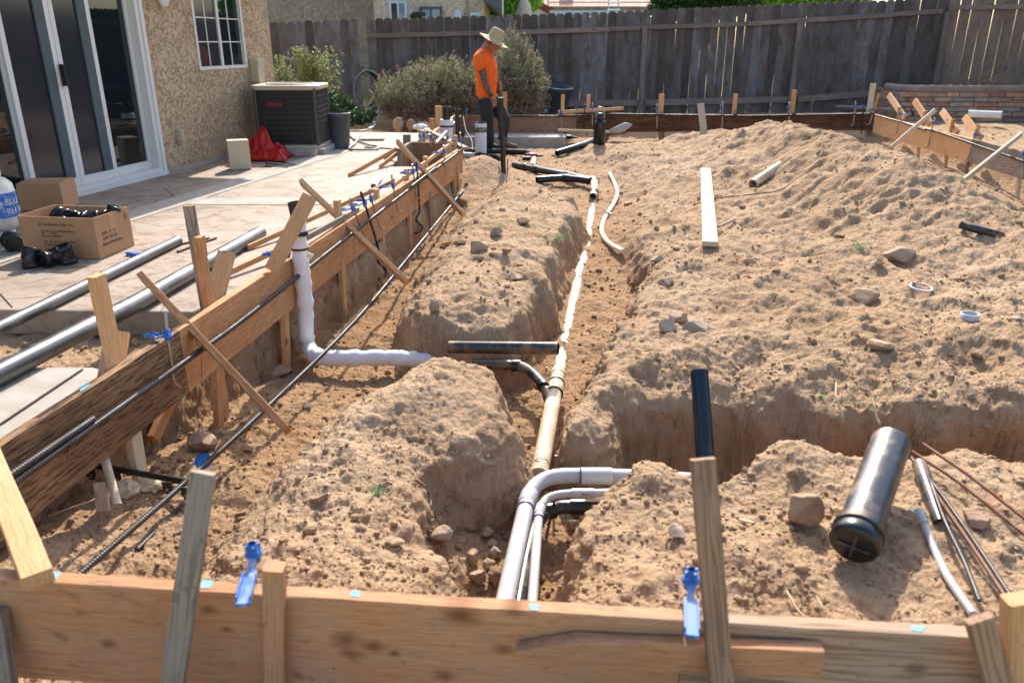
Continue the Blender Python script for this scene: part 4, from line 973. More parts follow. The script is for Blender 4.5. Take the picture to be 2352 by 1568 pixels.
# wrapped stacks
def stack(label, u, v0, v1, r, D=None, name='wrapped_stack'):
    b = G(u, v1, -.02) if D is None else WD(u, v1, D); t = WD(u, v0, b.y); root = thing(name, label, 'wrapped pipe', b)
    n = 26; pts = [b.lerp(t, i/(n-1)) for i in range(n)]; rr = [r*(1+.05*((i*5 % 7)/7)-.02*(i % 2)) for i in range(n)]
    mb = MB(); mb.tube(pts, rr, 22); mb.build('foam_wrap', M['foam'], root)
    mb = MB(); mb.tube([t, t+Vector((0, 0, .012)), t+Vector((0, 0, .02))], [r*.9, r*.9, r*.7], 20); mb.build('black_cap', M['black'], root)
    H = (t-b).length
    for f0, f1 in ((.86, .80), (.80, .74), (.74, .73)):
        ring = []
        for i in range(25):
            a = 6.283*i/24; ring.append(b+Vector((math.cos(a)*r*1.06, math.sin(a)*r*1.06, H*(f0+(f1-f0)*(.5+.5*math.sin(a))))))
        mb = MB(); mb.tube(ring, .009, 6); mb.build('tape_band', M['black'], root)
stack('white wrapped stack with black tape standing at the worker\'s feet', 1104.5, 283, 354, .082, 11.6)
b = WD(1026, 318, 10.6); t = WD(1026, 275, 10.6); root = thing('wrapped_stack', 'smaller white wrapped stack with a black pipe on top behind the notch', 'wrapped pipe', b)
mb = MB(); mb.tube([b, b.lerp(t, .4), b.lerp(t, .7), t], [.075, .08, .09, .085], 18); mb.build('foam_wrap', M['foam'], root)
q = WD(1026, 245, 10.6); mb = MB(); mb.tube([t, q], .05, 18, True, .12); mb.build('pipe_run', M['abs_clean'], root)
mb = MB(); mb.lathe(t.lerp(b, .35)-Vector((0, 0, .01)), [(.092, 0), (.094, .012), (.092, .024)], 18); mb.build('tape_band', M['black'], root)
b = G(1052, 330, -.1); pipe('standing_pipe', 'thin black vent pipe rising behind the left form end', [WD(1050, 251, 11.0), WD(1052, 330, 11.0)], .034, 'abs_clean', 'standing pipe', False)
# crumpled white plastic in the notch
def crumple(name, label, cat, c, s, mat, seed=1, flat=.5, n=3, group=None, amp=.45):
    bm = bmesh.new(); bmesh.ops.create_icosphere(bm, subdivisions=n, radius=1)
    for v in bm.verts:
        k = 1+amp*mnoise.noise(v.co*2.1+Vector((seed*7.1, 3, 1)))+amp*.6*mnoise.noise(v.co*5+Vector((seed, 9, 2)))
        v.co = Vector((v.co.x*s[0], v.co.y*s[1], v.co.z*s[2]*flat))*k
    me = bpy.data.meshes.new(name); bm.to_mesh(me); bm.free(); me.materials.append(M[mat])
    o = bpy.data.objects.new(name, me); link(o); place(o, Matrix.Translation(Vector(c))); return tag(o, label, cat, group)
crumple('plastic_bag', 'crumpled white plastic lying over the boxed notch', 'plastic sheet', W(984, 306, .36), (.14, .12, .12), 'foam', 3)
crumple('plastic_scrap', 'white plastic scrap on top of the far left form', 'plastic sheet', W(967, 292, .38), (.1, .08, .08), 'foam', 5)
# flexible cream hose in the trench
pts = [G(1400, 402, .02), G(1411, 420, .02), G(1418, 445, .02), G(1408, 470, .02), G(1391, 497, .02), G(1382, 524, .02), G(1388, 545, .02), G(1407, 560, .05), G(1431, 575, .06)]
root = thing('flexible_hose', 'cream flexible hose curving along the trench side', 'hose', G(1390, 500))
mb = MB(); mb.tube(smoothpath(pts, 10), .022, 16); mb.build('tube', M['cream_hose'], root)
mb = MB(); c = G(1394, 492, .022); mb.tube([c+Vector((-.004, -.012, 0)), c+Vector((.004, .012, 0))], .026, 14); mb.box(c+Vector((.035, 0, 0)), (.03, .02, .02)); mb.build('clamp_ring', M['steel'], root)
# grey conduits
root = thing('conduit', 'thick grey conduit sweeping from the near form into the soil', 'conduit', W(1240, 1120, -.15))
z1 = -.10
g1 = [W(1150, 1430, z1), W(1160, 1380, z1), W(1209, 1160, z1), W(1222, 1125, z1+.006), W(1248, 1103, z1+.012), W(1285, 1093, z1+.02), W(1345, 1092, z1+.02), W(1480, 1096, z1+.01), W(1620, 1104, z1-.06)]
mb = MB(); mb.tube(smoothpath(g1, 8), .030, 26); mb.build('pipe_run', M['pvc'], root)
mb = MB(); coupling(mb, W(1213, 1145, z1), g1[3]-g1[2], .0335, .07); mb.build('coupling', M['pvc'], root); mb = MB(); coupling(mb, W(1370, 1093, z1+.033), (1, 0, 0), .0335, .12); mb.build('coupling', M['pvc'], root)
mb = MB(); coupling(mb, W(1207, 1168, z1), g1[2]-g1[1], .0343, .006); mb.build('primer_ring', M['purple'], root); mb = MB(); coupling(mb, W(1333, 1092, z1+.03), (1, 0, 0), .0343, .004); mb.build('primer_ring', M['purple'], root)
root = thing('conduit', 'thin grey conduit beside the thick one with printed coupling', 'conduit', W(1240, 1160, -.15))
g2 = [W(1217, 1430, -.08), W(1223, 1382, -.08), W(1238, 1182, -.08), W(1246, 1158, -.076), W(1262, 1142, -.07), W(1297, 1134, -.065), W(1372, 1132, -.06), W(1440, 1131, -.06), W(1700, 1133, -.09)]
mb = MB(); mb.tube(smoothpath(g2, 8), .0155, 22); mb.build('pipe_run', M['pvc'], root)
mb = MB(); coupling(mb, W(1240, 1172, -.08), g2[3]-g2[2], .0185, .045); mb.build('coupling', M['pvc'], root); mb = MB(); coupling(mb, W(1339, 1132.5, -.062), (1, 0, 0), .0185, .085); mb.build('coupling', M['pvc'], root)
c = W(1339, 1132.5, -.062); tw = CAM-c; tw.x = 0; tw.normalize(); mw = frame(c+tw*.0195+Vector((.038, 0, 0))+Vector((0, 0, .003)), (-1, 0, 0), -Vector((0, tw.z, -tw.y)) if False else (0, -tw.z, tw.y*-1))
xa = Vector((-1, 0, 0)); za = tw; ya = za.cross(xa); m_ = Matrix((xa, ya, za)).transposed().to_4x4(); m_.translation = c+tw*.0190+Vector((.036, 0, 0))
text('1" (27)E', .013, m_, M['ink'], root)
mb = MB(); coupling(mb, W(1237.5, 1190, -.08), g2[2]-g2[1], .019, .005); mb.build('primer_ring', M['purple'], root)
pipe('conduit', 'slim white conduit just under the thin grey one', [W(1345, 1146, -.09), W(1640, 1143, -.09)], .010, 'pvc_white', 'conduit', False)
root = thing('drain_elbow', 'black drain elbow below the grey conduits', 'drain pipe', W(1290, 1180, -.2))
e = [W(1185, 1420, -.14), W(1206, 1300, -.14), W(1224, 1225, -.14), W(1243, 1186, -.135), W(1275, 1168, -.13), W(1330, 1164, -.125), W(1600, 1168, -.14)]
mb = MB(); mb.tube(smoothpath(e, 8), .027, 24); mb.build('pipe_run', M['abs_grey'], root)
mb = MB(); coupling(mb, W(1263, 1173, -.132), (1, .28, 0), .0315, .04); mb.build('coupling', M['abs_clean'], root); mb = MB(); coupling(mb, W(1332, 1164, -.125), (1, 0, 0), .0315, .075); mb.build('coupling', M['abs_clean'], root)
for lb, a, b in (('thin deformed bar standing behind the conduits', (1277, 1045), (1272, 1140)), ('thin deformed bar leaning in front of the conduits', (1277, 1132), (1250, 1254)), ('small marker bar right of the trench pipe head', (1298, 843), (1297, 868)), ('small marker bar left of the trench pipe head', (1255, 843), (1255, 862)), ('marker bar in front of the wrapped pipe bend', (776, 812), (777, 855)), ('bar tip standing between the conduits by the near form', (1204, 1358), (1204, 1385))):
    q = G(*b, -.04); rebar('marker_bar', lb, [WD(*a, q.y), q], .005, 'rebar_rust')
# dark blue-black pipe leaning in the cross trench
pipe('drain_pipe', 'upright blue black pipe leaning on the cross trench wall', [WD(1606, 853, 2.99), WD(1614, 960, 2.86), WD(1622, 1085, 2.72)], .037, 'abs_blue', smooth=False, n=32)
pipe('drain_pipe', 'black pipe lying slanted beside the steel bottle', [G(1279, 352, .05), G(1340, 331, .05), G(1396, 309, .05)], .045, 'abs_clean', smooth=False)
# capped pipe in the right foreground
c0 = WD(1960, 1254, 1.745); c1 = WD(2046, 1016, 2.13)
g0 = hz(c0.x, c0.y)
root = thing('capped_pipe', 'large capped grey black pipe lying on the near right mound', 'capped pipe', c0-Vector((0, 0, .06)))
d = (c1-c0).normalized()
mb = MB(); mb.tube([c0+d*.03, c1], .0565, 40, True, .1); mb.build('pipe_body', M['capped'], root)
mb = MB(); mb.lathe(c0, [(0, 0), (.052, 0), (.058, .003), (.0635, .008), (.0655, .016), (.0655, .04), (.062, .045)], 44, d)
side = d.orthogonal().normalized(); s2 = d.cross(side); a1 = (side+s2).normalized(); a2 = (side-s2).normalized()
mb.build('end_cap', M['abs_clean'], root)
mb = MB(); mb.beam(c0-d*.003-a1*.042, c0-d*.003+a1*.042, .005, .006, d); mb.beam(c0-d*.0025-a2*.042, c0-d*.0025+a2*.042, .005, .006, d); mb.build('cross_rib', M['pipe_sheen'], root)
mb = MB(); mb.lathe(c0+d*.047, [(.0600, 0), (.0675, .001), (.0675, .007), (.0600, .008)], 44, d); q = c0+d*.05-Vector((1, 0, 0))*.069; mb.box(q, (.014, .01, .012)); mb.build('clamp_band', M['steel_dark'], root)
# smaller pipe, broken conduit and rusty bars
pipe('drain_pipe', 'short black pipe offcut beside the capped pipe', [WD(2161, 1205, 1.93), WD(2112, 1066, 2.22)], .0235, 'abs_grey', smooth=False, n=30)
root = thing('broken_conduit', 'broken dull grey conduit with a torn end by the offcut', 'conduit', G(2160, 1280))
pts = [G(2112, 1180, .03), G(2124, 1205, .022), G(2150, 1270, .016), G(2180, 1330, .016), G(2235, 1410, .02)]
mb = MB(); mb.tube(smoothpath(pts, 8), .0105, 16); mb.build('pipe_run', M['pvc'], root)
mb = MB(); q = pts[0]; mb.tube([q+(q-pts[1]).normalized()*.012, q-(q-pts[1]).normalized()*.03], .014, 14, True, .2); mb.box(q+Vector((-.016, .01, .004)), (.012, .018, .006), Matrix.Rotation(.6, 3, 'Z')); mb.build('torn_socket', M['pvc'], root)
for lb, pts, mt in (('rusty bar farthest right on the near mound', [(2118, 1018), (2230, 1094), (2352, 1189), (2420, 1240)], 'rebar_rust'), ('rusty bar below the farthest one', [(2093, 1036), (2200, 1105), (2352, 1225), (2420, 1280)], 'rebar_rust'),
                    ('bright curved bar ending in the dirt beside the conduit', [(2130, 1080), (2148, 1135), (2172, 1200), (2215, 1290), (2250, 1379)], 'rebar'), ('steel bar of the near right pair reaching the corner', [(2100, 1055), (2160, 1132), (2240, 1245), (2326, 1375)], 'rebar'),
                    ('orange rusted bar of the near right pair', [(2093, 1050), (2150, 1135), (2230, 1250), (2316, 1380)], 'rebar_rust')):
    rebar('rebar', lb, smoothpath([W(u, v, .235-.02*i/len(pts)) for i, (u, v) in enumerate(pts)], 3), .0052, mt, 'rebars lying on the near right mound')
# black slotted stake strip in the left pit
zs = -.06
root = thing('stake_strip', 'black steel strip with punched tabs in the near left pit', 'steel strip', W(330, 1085, zs))
a = W(215, 1068, zs+.02); b = W(440, 1108, zs+.0)
mb = MB(); mb.beam(a, b, .030, .006, (0, -.2, 1)); mb.build('flat_bar', M['steel_dark'], root)
for u, v in ((210, 1090), (268, 1098), (385, 1122), (428, 1135)):
    c = W(u, v, zs-.02); mb = MB(); mb.beam(c+Vector((0, 0, .03)), c-Vector((0, 0, .008)), .036, .004, (1, 0, 0)); mb.beam(c-Vector((0, 0, .006)), c-Vector((0, 0, .022)), .022, .004, (1, 0, 0)); t_ = mb.build('tab', M['steel_dark'], root)
    mb = MB(); mb.cyl(c-Vector((0, .001, .002)), c+Vector((0, -.006, -.002)), .007, 12); mb.build('nail_head', M['steel'], t_)
plank('wood_block', 'pinkish wood block standing in the near left pit', 'wood block', W(230, 1108, .0), W(238, 1172, -.10), .045, .02, (1, 0, 0), M['wood_pale'])
pipe('pipe_stub', 'dirty white stub with purple primer in the near left pit', [WD(240, 1050, 2.56), WD(270, 1160, 2.42)], .0155, 'tan_pipe', 'pipe stub', False)
crumple('paper_wad', 'crumpled tan paper left of the rough pale leg', 'paper', G(290, 1125, .02), (.05, .045, .05), 'paper', 8, .9)
crumple('paper_wad', 'crumpled tan paper right of the rough pale leg', 'paper', G(352, 1112, .02), (.06, .04, .04), 'paper', 12, .8)
q = G(470, 1072, .005); root = thing('plastic_cup', 'bright blue plastic disc behind the tall grey stake', 'plastic cap', q)
mb = MB(); mb.lathe(q+Vector((0, 0, .025)), [(0, 0), (.028, .0), (.034, .012), (.034, .016)], 20, (.2, -.7, .6)); mb.build('cup_shell', plain('cyan_blue_plastic', '#1c86d6', .4), root)
# wedges and boards lying on the soil
def lie(label, pts, w, t, mat, name='wood_scrap', cat='wood scrap', z=.01, point=0, wd=None, group=None):
    a = G(*pts[0], z); b = G(*pts[1], z); wd = wd or (Vector((0, 0, 1)).cross(b-a))
    return plank(name, label, cat, a, b, w, t, wd, M[mat], group, point=point)
lie('flat wedge shaped scrap on the near left mound', ((742, 1142), (552, 1178)), .045, .014, 'wood_brown', z=.014)
lie('long white plank lying on the big soil area', ((1631, 560), (1621, 382)), .112, .035, 'wood_pale', 'lumber_plank', 'plank', z=.04)
lie('small pale stick on the middle mound beside stones', ((1021, 563), (1062, 556)), .05, .02, 'wood_new', z=.02)
lie('chunk of light wood lying behind the steel bottle tools', ((1437, 303), (1400, 305)), .10, .04, 'wood_new', z=.03)
lie('pale stick on the soil right of the white plank', ((1650, 520), (1688, 503)), .02, .015, 'wood_grey', z=.015)
lie('splintered white stick near the big stone', ((1699, 1192), (1732, 1200)), .008, .004, 'wood_pale', z=.008)
lie('grey brick of wood beside the buried pipe', ((1435, 468), (1450, 465)), .03, .02, 'wood_orange', z=.01)
# rings, collars, pipe bits on the big soil area
c = G(1415+700, 665, .008); root = None
mb = MB(); mb.lathe(G(2115, 665, .008), [(.055, -.005), (.068, -.005), (.068, .006), (.055, .006), (.055, -.005)], 34, (.05, -.1, 1)); mb.build('pipe_ring', M['pvc'], label='thin grey ring lying on the soil at the right', cat='ring')
mb = MB(); c = G(2224, 742, .0); mb.lathe(c, [(.040, 0), (.047, 0), (.047, .055), (.040, .055), (.040, 0)], 30); mb.build('pipe_collar', M['pvc'], label='short white pipe collar standing on the soil at the right', cat='pipe collar')
pipe('pipe_stub', 'dark dusty pipe end sticking out of the soil at the right', [G(2206, 515, .05), G(2250, 528, .03), G(2300, 540, -.01)], .030, 'abs_grey', 'pipe stub')
pipe('pipe_stub', 'open dusty pipe end half buried on the big mound', [G(1729, 425, .04), G(1790, 395, .0)], .05, 'tan_pipe', 'pipe stub', False)
pipe('roof_pipe', 'white pipe lying on the ground before the stone planter', [WD(2224, 261, 13.6), WD(2301, 264, 13.3)], .055, 'pvc_white', 'pipe', False)
# bottle
c = G(1376, 332, .0); k = 1.0; root = thing('steel_bottle', 'black insulated bottle with a wire handle standing on the soil', 'bottle', c)
s = c.y/1800*1.02
mb = MB(); mb.lathe(c, [(0, 0), (.082, 0), (.087, .006), (.087, .30), (.080, .33), (.045, .345), (.045, .36)], 30); mb.build('body', M['black'], root)
mb = MB(); mb.lathe(c+Vector((0, 0, .355)), [(.055, 0), (.062, .004), (.062, .03), (.04, .045), (.04, .085), (.03, .09), (0, .09)], 24); mb.build('lid', M['steel_dark'], root)
mb = MB(); mb.tube([c+Vector(p) for p in ((-.062, 0, .37), (-.055, 0, .51), (-.035, 0, .525), (.035, 0, .525), (.055, 0, .51), (.062, 0, .37))], .008, 8); mb.build('handle', M['steel'], root)
# power tools
def tool(label, c, a, col):
    root = thing('power_tool', label, 'power tool', c, 'red and black power tools'); R_ = Matrix.Rotation(a, 3, 'Z')
    mb = MB(); X = lambda x, y, z: c+R_ @ Vector((x, y, z))
    mb.tube([X(-.10, 0, .05), X(-.085, 0, .05), X(.02, 0, .05), X(.07, 0, .05), X(.085, 0, .05)], [.02, .036, .040, .03, .022], 14); mb.build('motor_housing', M[col], root)
    mb = MB(); mb.tube([X(-.05, 0, .04), X(-.07, -.07, .03), X(-.075, -.12, .03)], [.022, .02, .024], 10); mb.build('handle', M['black'], root)
    mb = MB(); mb.box(X(-.075, -.145, .03), (.12, .06, .055), R_); mb.build('battery', M['black'], root)
    mb = MB(); mb.tube([X(.08, 0, .05), X(.12, 0, .05), X(.17, 0, .05)], [.02, .016, .005], 10); mb.build('chuck', M['steel_dark'], root)
tool('red cordless tool lying behind its twin near the far pit edge', G(1386-100, 311, .0), .4, 'red_tool')
tool('black and red drill lying in front of its twin', G(1305, 322, .0), -.2, 'steel_dark')
tool('dark red saw lying by the drain pipes at the pole', W(1221, 366, -.04), .0, 'red_tool')
# shovel
root = thing('shovel', 'shovel lying behind the bottle with its blade up', 'shovel', G(1420, 305))
a = WD(1282, 299, 12.7); b = WD(1400, 303, 12.9); mb = MB(); mb.tube([a, b], .02, 10); mb.build('handle', M['wood_pale'], root)
mb = MB(); q = [WD(1400, 301, 12.9), WD(1418, 297, 12.9), WD(1436, 291, 13.0), WD(1452, 287, 13.05)]
mb.loft([(q[0], Vector((0, .01, .02)), Vector((0, .02, 0))), (q[1], Vector((0, .03, .05)), Vector((0, .02, 0))), (q[2], Vector((0, .03, .065)), Vector((0, .02, 0))), (q[3], Vector((0, .01, .01)), Vector((0, .01, 0)))], 12); mb.build('blade', M['concrete'], root)
# footing strip behind the worker
mb = MB(); a = FF.hit(1066, 306, .25); b = FF.hit(1296, 308, .25)
mb.span((a.x, a.y-.35, -.12), (b.x, a.y+.30, .085)); mb.build('concrete_footing', M['concrete'], label='long pale concrete strip under the far left form', cat='concrete footing', bevel=.01)
wire('black cable hanging from the far left form into the pit', [WD(1064, 268, 13.0), WD(1070, 300, 12.6), WD(1083, 322, 12.3), WD(1085, 345, 12.0)], .008, 'cable', 'cable')
# rusty wires/rods on soil
wire('thin black root like wire over the big soil area', [G(1595, 470, .02), G(1650, 452, .03), G(1740, 445, .03), G(1800, 428, .03), G(1880, 378, .03)], .006, 'loose_wire', 'wire')
wire('curled black wire piece in the soil below the plank', [G(1780-0, 1690/2, .02) if False else G(2010-0, 600, .02), G(2025, 592, .03), G(2040, 585, .03), G(2062, 588, .02)], .004, 'loose_wire', 'wire')

# ------------------------------------------------------------------ stones
def rock(label, u, v, wpx, hpx, seed, sink=.3, group=None, yaw=0):
    c = G(u, v, 0); zc = (c-CAM).dot(FW); sx = wpx*zc/1800/2; sz = hpx*zc/1800/2*.95
    bm = bmesh.new(); bmesh.ops.create_icosphere(bm, subdivisions=4, radius=1)
    rr = random.Random(seed); pl = [(Vector((rr.gauss(0, 1), rr.gauss(0, 1), rr.gauss(0, 1))).normalized(), rr.uniform(.5, .85)) for _ in range(15)]
    for vt in bm.verts:
        p = vt.co.copy()
        for n_, d_ in pl:
            e = p.dot(n_)-d_
            if e > 0: p -= n_*e*.95
        p *= 1+.10*mnoise.noise(p*2.3+Vector((seed*3.3, 0, 0)))+.05*mnoise.noise(p*7+Vector((seed, 5, 0)))+.02*mnoise.noise(p*18)
        vt.co = Vector((p.x*sx, p.y*sx*.9, p.z*sz))
    for f in bm.faces: f.smooth = True
    me = bpy.data.meshes.new('stone'); bm.to_mesh(me); bm.free(); me.materials.append(M['rock'])
    o = bpy.data.objects.new('stone', me); link(o); place(o, Matrix.Translation(c+Vector((0, 0, sz*(1-sink*2)))) @ Matrix.Rotation(yaw, 4, 'Z'))
    return tag(o, label, 'stone', group)
RK_ = [('large pitted stone beside the capped pipe', 1845, 1200, 102, 100, .12), ('knobby stone below the conduits on the near right mound', 1556, 1232, 52, 40, .2), ('flat stone right of the short offcut pipe', 2244, 1200, 78, 44, .25),
  ('biggest tan stone on the middle mound', 1100, 578, 56, 38, .2), ('rounded stone above the biggest tan one on the middle mound', 1140, 540, 36, 28, .2), ('small stone right of the biggest tan one', 1163, 581, 26, 20, .2),
  ('pale stone on the middle mound near its head', 1155, 485, 22, 15, .2), ('flat pale stone on the middle mound below its head', 1199, 513, 40, 18, .25), ('upright tan stone on the near slope of the middle mound', 1000, 716, 36, 46, .15),
  ('long stone high on the right slope of the middle mound', 1178, 642, 48, 22, .25), ('broken stone lump at the wrapped pipe end', 915, 828, 40, 38, .2), ('round stone by the conduit, upper one of the pile', 1119, 1228, 44, 30, .2),
  ('flattish stone right under the upper pile stone', 1127, 1252, 34, 20, .25), ('stone of the pile leaning left by the conduit', 1087, 1290, 40, 44, .2), ('stone touching the thick conduit in the pile', 1137, 1280, 32, 40, .2),
  ('bottom left stone of the pile by the near form', 1098, 1334, 44, 44, .2), ('large bottom right stone of the pile against the conduit', 1138, 1338, 56, 62, .2), ('middle stone of the pile between larger ones', 1121, 1300, 34, 30, .2),
  ('stone jutting from the right face of the near left mound', 1010, 1215+18, 60, 52, .3), ('egg shaped stone on top of the near left mound edge', 910, 1248, 40, 24, .25),
  ('pale angular concrete chunk on the big soil area', 2066, 600, 92, 48, .2), ('broad half buried boulder below the angular chunk', 1980, 690, 92, 44, .35), ('stone beside the angular chunk on its left', 2020, 608, 30, 24, .2),
  ('oval pale stone high on the big mound', 1914-30+40, 545, 30, 20, .3), ('stone lump left of the trench on the big soil area', 1528, 655, 46, 34, .3), ('pale flat stone right of the dark hollow', 1598, 775-20, 76, 36, .35),
  ('grey brown stone in the hollow beside the flat one', 1533, 760, 52, 44, .2), ('rounded block in the hollow touching its neighbour', 1562, 735, 58, 36, .25), ('grey pointed stone right of centre', 2020, 800, 60, 34, .3),
  ('flat stone at the far right below the collar', 2240, 816, 42, 24, .2), ('pale slab stone at the right edge', 2330, 738, 50, 22, .3), ('stone in the left pit beside the hanging wire', 465, 1030, 78, 70, .25),
  ('flat cement lump under the left form leg', 640, 828, 66, 40, .3), ('stone in the left trench beside the long bar', 708, 940, 30, 26, .2), ('rounded stone left of the wedge scrap', 640, 1112, 30, 22, .3),
  ('rough stone behind the dark board in the outer pit', 500-30, 760-6, 44, 30, .3), ('pale stone in the outer pit behind the dark board', 312, 790, 30, 20, .3), ('concrete lump under the dark board at the left', 178, 1120, 60, 60, .3),
  ('stone on the big mound right of the white plank', 1700, 478, 26, 14, .3), ('block of stone near the cream hose end', 1510, 600, 36, 22, .3), ('stone pair member left of the conduit coupling', 1255, 1140, 30, 22, .3),
  ('small brown stone under the black elbow', 1318, 1215, 40, 34, .2), ('reddish small stone behind the one under the elbow', 1342, 1200, 30, 24, .2)]
for i, (lb, u, v, a, b, s) in enumerate(RK_): rock(lb, u, v, a, b, i+3, s, 'stones lying on the soil', (i*1.3) % 6.28 if a < 60 else 0)
# straws and torn roots with their own look
def straw(label, pts, r, mat='straw_blade', name='straw', cat='straw'):
    mb = MB(); mb.tube(smoothpath([G(u, v, z) for u, v, z in pts], 5), r, 6); mb.build(name, M[mat], label=label, cat=cat)
def wstraw(label, pts, r):
    mb = MB(); mb.tube(smoothpath([WD(u, v, D) for u, v, D in pts], 5), r, 6); mb.build('straw', M['straw_blade'], label=label, cat='straw')
wstraw('pale straw hanging over the cross trench wall, left one', [(1921, 878, 3.05), (1920, 905, 2.98), (1926, 925, 2.94), (1936, 958, 2.90)], .0045)
wstraw('white split straw on the cross trench wall, right one', [(2003, 915, 2.96), (2009, 935, 2.92), (2014, 958, 2.89), (2021, 972, 2.87)], .005)
straw('long bent straw above the near form right of the stake', [(1805, 1355, .02), (1818, 1375, .015), (1828, 1395, .02), (1846, 1415, .02)], .003)
straw('short straw pair member near the right front', [(1876, 1370, .02), (1888, 1392, .02), (1892, 1400, .02)], .0025)
straw('brown root across the near left pit', [(110, 1185, .03), (165, 1165, .03), (210, 1150, .04), (235, 1128, .04)], .0035, 'dry', 'root', 'root')
straw('twisting root on the right face of the near left mound', [(1090, 1095-15, .01), (1105, 1110, .02), (1118, 1130, .02), (1122, 1155, .02)] if False else [(955, 1100, .01), (975, 1115, .02), (988, 1135, .02), (990, 1160, .02)], .004, 'dry', 'root', 'root')
def weed(label, u, v, n, s, seed, mat='weed'):
    r = random.Random(seed); c = G(u, v); mb = MB()
    for _ in range(n):
        a = r.uniform(0, 6.28); L = s*r.uniform(.5, 1); d = Vector((math.cos(a), math.sin(a), r.uniform(.3, 1.2))).normalized()
        mb.tube([c+Vector((r.uniform(-1, 1), r.uniform(-1, 1), 0))*s*.25, c+d*L*.6, c+d*L+Vector((0, 0, -L*.25))], [.0018, .0015, .0006], 4)
    mb.build('weed', M[mat], label=label, cat='weed', group='small green weeds')
weed('green weed on the left lip of the main trench', 1275, 555, 26, .14, 1); weed('fainter weed just left of the trench lip', 1250, 545, 12, .10, 2)
weed('thin green weed on the near left mound', 862, 1135, 12, .06, 3); weed('green string like weed beside the stones at right', 1975, 575, 18, .12, 4)
weed('weed tuft on the crest of the near right mound', 1866, 1036, 14, .04, 5); weed('grassy sprigs under the black elbow', 1310, 1195, 10, .045, 6)
# ================================================================== patio, house, fences, neighbours
# patio slab: grid with gentle relief on top, broken edge
pat = [W(-700, 704, PZ), W(440, 716, PZ), LF.at(3.0, 0, -.14), LF.at(LF.L-.3, 0, -.12), Vector((-1.36, 8.9, 0)), Vector((-1.33, 12.35, 0)), Vector((-3.2, 12.7, 0)), Vector((-9, 12.7, 0)), Vector((-9, 3.95, 0))]
pat = [Vector((p.x, p.y, 0)) for p in pat]
mb = MB(); mb.prism(pat[:7]+[Vector((-3.45, 12.7, 0)), Vector((-3.35, 9.9, 0)), Vector((-4.9, 2.9+1.2, 0)), Vector((-6, 3.9, 0))], .06, PZ)
mb.build('patio_slab', M['patio'], origin=(0, 0, 0), kind='structure', bevel=.012)
s2_ = [W(-400, 868, PZ), W(78, 840, PZ), W(212, 840, PZ), LF.at(.9, 0, -.16), LF.at(-1.2, 0, -.16), Vector((-3.5, .8, 0)), Vector((-3.5, 3.1, 0))]
mb = MB(); mb.prism([Vector((p.x, p.y, 0)) for p in s2_], .06, PZ-.004); mb.build('slab_walk', M['concrete'], origin=(0, 0, 0), kind='structure', bevel=.01)
def joint(label, a, b, w=.009):
    mb = MB(); mb.beam(a+Vector((0, 0, .0015)), b+Vector((0, 0, .0015)), w, .003, (b-a).cross(Vector((0, 0, 1)))); mb.build('slab_joint', M['wire'], kind='structure')
joint('', W(0, 1005-30, PZ), W(190, 838+10, PZ)); 
for v0, v1 in ((455, 457), (469, 471)): joint('', W(480-60, v0-1, PZ), W(770, v1, PZ))
joint('', W(0, 655+20, PZ), W(28, 706, PZ), .006)
mb = MB(); a = W(235, 548, PZ); b = W(560, 428, PZ); c = W(605, 418, PZ)
# smooth grey band parallel to the wall
n_ = HW.n; q0 = HW.a+n_*.95; q1 = HW.a+n_*1.25
def band(z0, z1, s0, s1, name, mat, h=.004):
    p = [HW.a+HW.d*s0+n_*z0, HW.a+HW.d*s1+n_*z0, HW.a+HW.d*s1+n_*z1, HW.a+HW.d*s0+n_*z1]
    mb = MB(); mb.prism([Vector((x.x, x.y, 0)) for x in p], PZ-.01, PZ+h); mb.build(name, mat, kind='structure')
band(.93, 1.22, -2.2, 4.0, 'patio_band', M['concrete'], .006)
p = [W(770, 455, PZ), W(400, 455, PZ), W(400, 470, PZ), W(770, 471, PZ)]
mb = MB(); mb.prism([Vector((x.x, x.y, 0)) for x in p], PZ-.01, PZ+.004); mb.build('patio_band', M['concrete'], kind='structure')

# ------------------------------------------------------------------ the house with sliding doors
hroot = thing('house', 'tan stucco house wall with white sliding doors and a gridded window', 'house', HW.a)
hd = HW.d; hn = HW.n
def hp(s, z, o=0.0): v = HW.a+hd*s+hn*o; return Vector((v.x, v.y, z))
def hs(u, v, off=0): return HW.s_of(HW.hit(u, v, off))
def hz_(u, v, off=0): return HW.hit(u, v, off).z
sc_ = -2.62                                    # far corner of the wall
s_f = hs(374, 399, .0)                         # outer edge of the door frame (towards far)
def sill_v(u): return 401+(362-u)*.256
SD = lambda u, off=.02: HW.s_of(HW.hit(u, sill_v(u), off))
dz0 = .29; dz1 = 2.36
w_s0 = hs(568, 155, .0); w_s1 = hs(458.5, 162, .0); wz0 = (hz_(568, 155)+hz_(458.5, 162))/2; wz1 = wz0+1.12
dS0 = SD(372); dS1 = dS0+3.6
mb = MB()
def wallbox(s0, s1, z0, z1, o0=-.16, o1=0.0, m=None):
    m = m or MB.cur; a = hp(s0, z0, o0); x = hd; y = hn; L = s1-s0
    c = hp((s0+s1)/2, (z0+z1)/2, (o0+o1)/2); m.box(c, (abs(L), abs(o1-o0), z1-z0), Matrix((x, y, Vector((0, 0, 1)))).transposed())
wallbox(sc_, w_s0, PZ, 2.75); wallbox(w_s0, w_s1, PZ, wz0); wallbox(w_s0, w_s1, wz1, 2.75); wallbox(w_s1, dS0, PZ, 2.75)
wallbox(dS0, dS1, PZ, dz0-.05); wallbox(dS0, dS1, dz1, 2.75); wallbox(dS1, 9, PZ, 2.75)
mb.build('wall', M['stucco'], hroot, origin=HW.a)
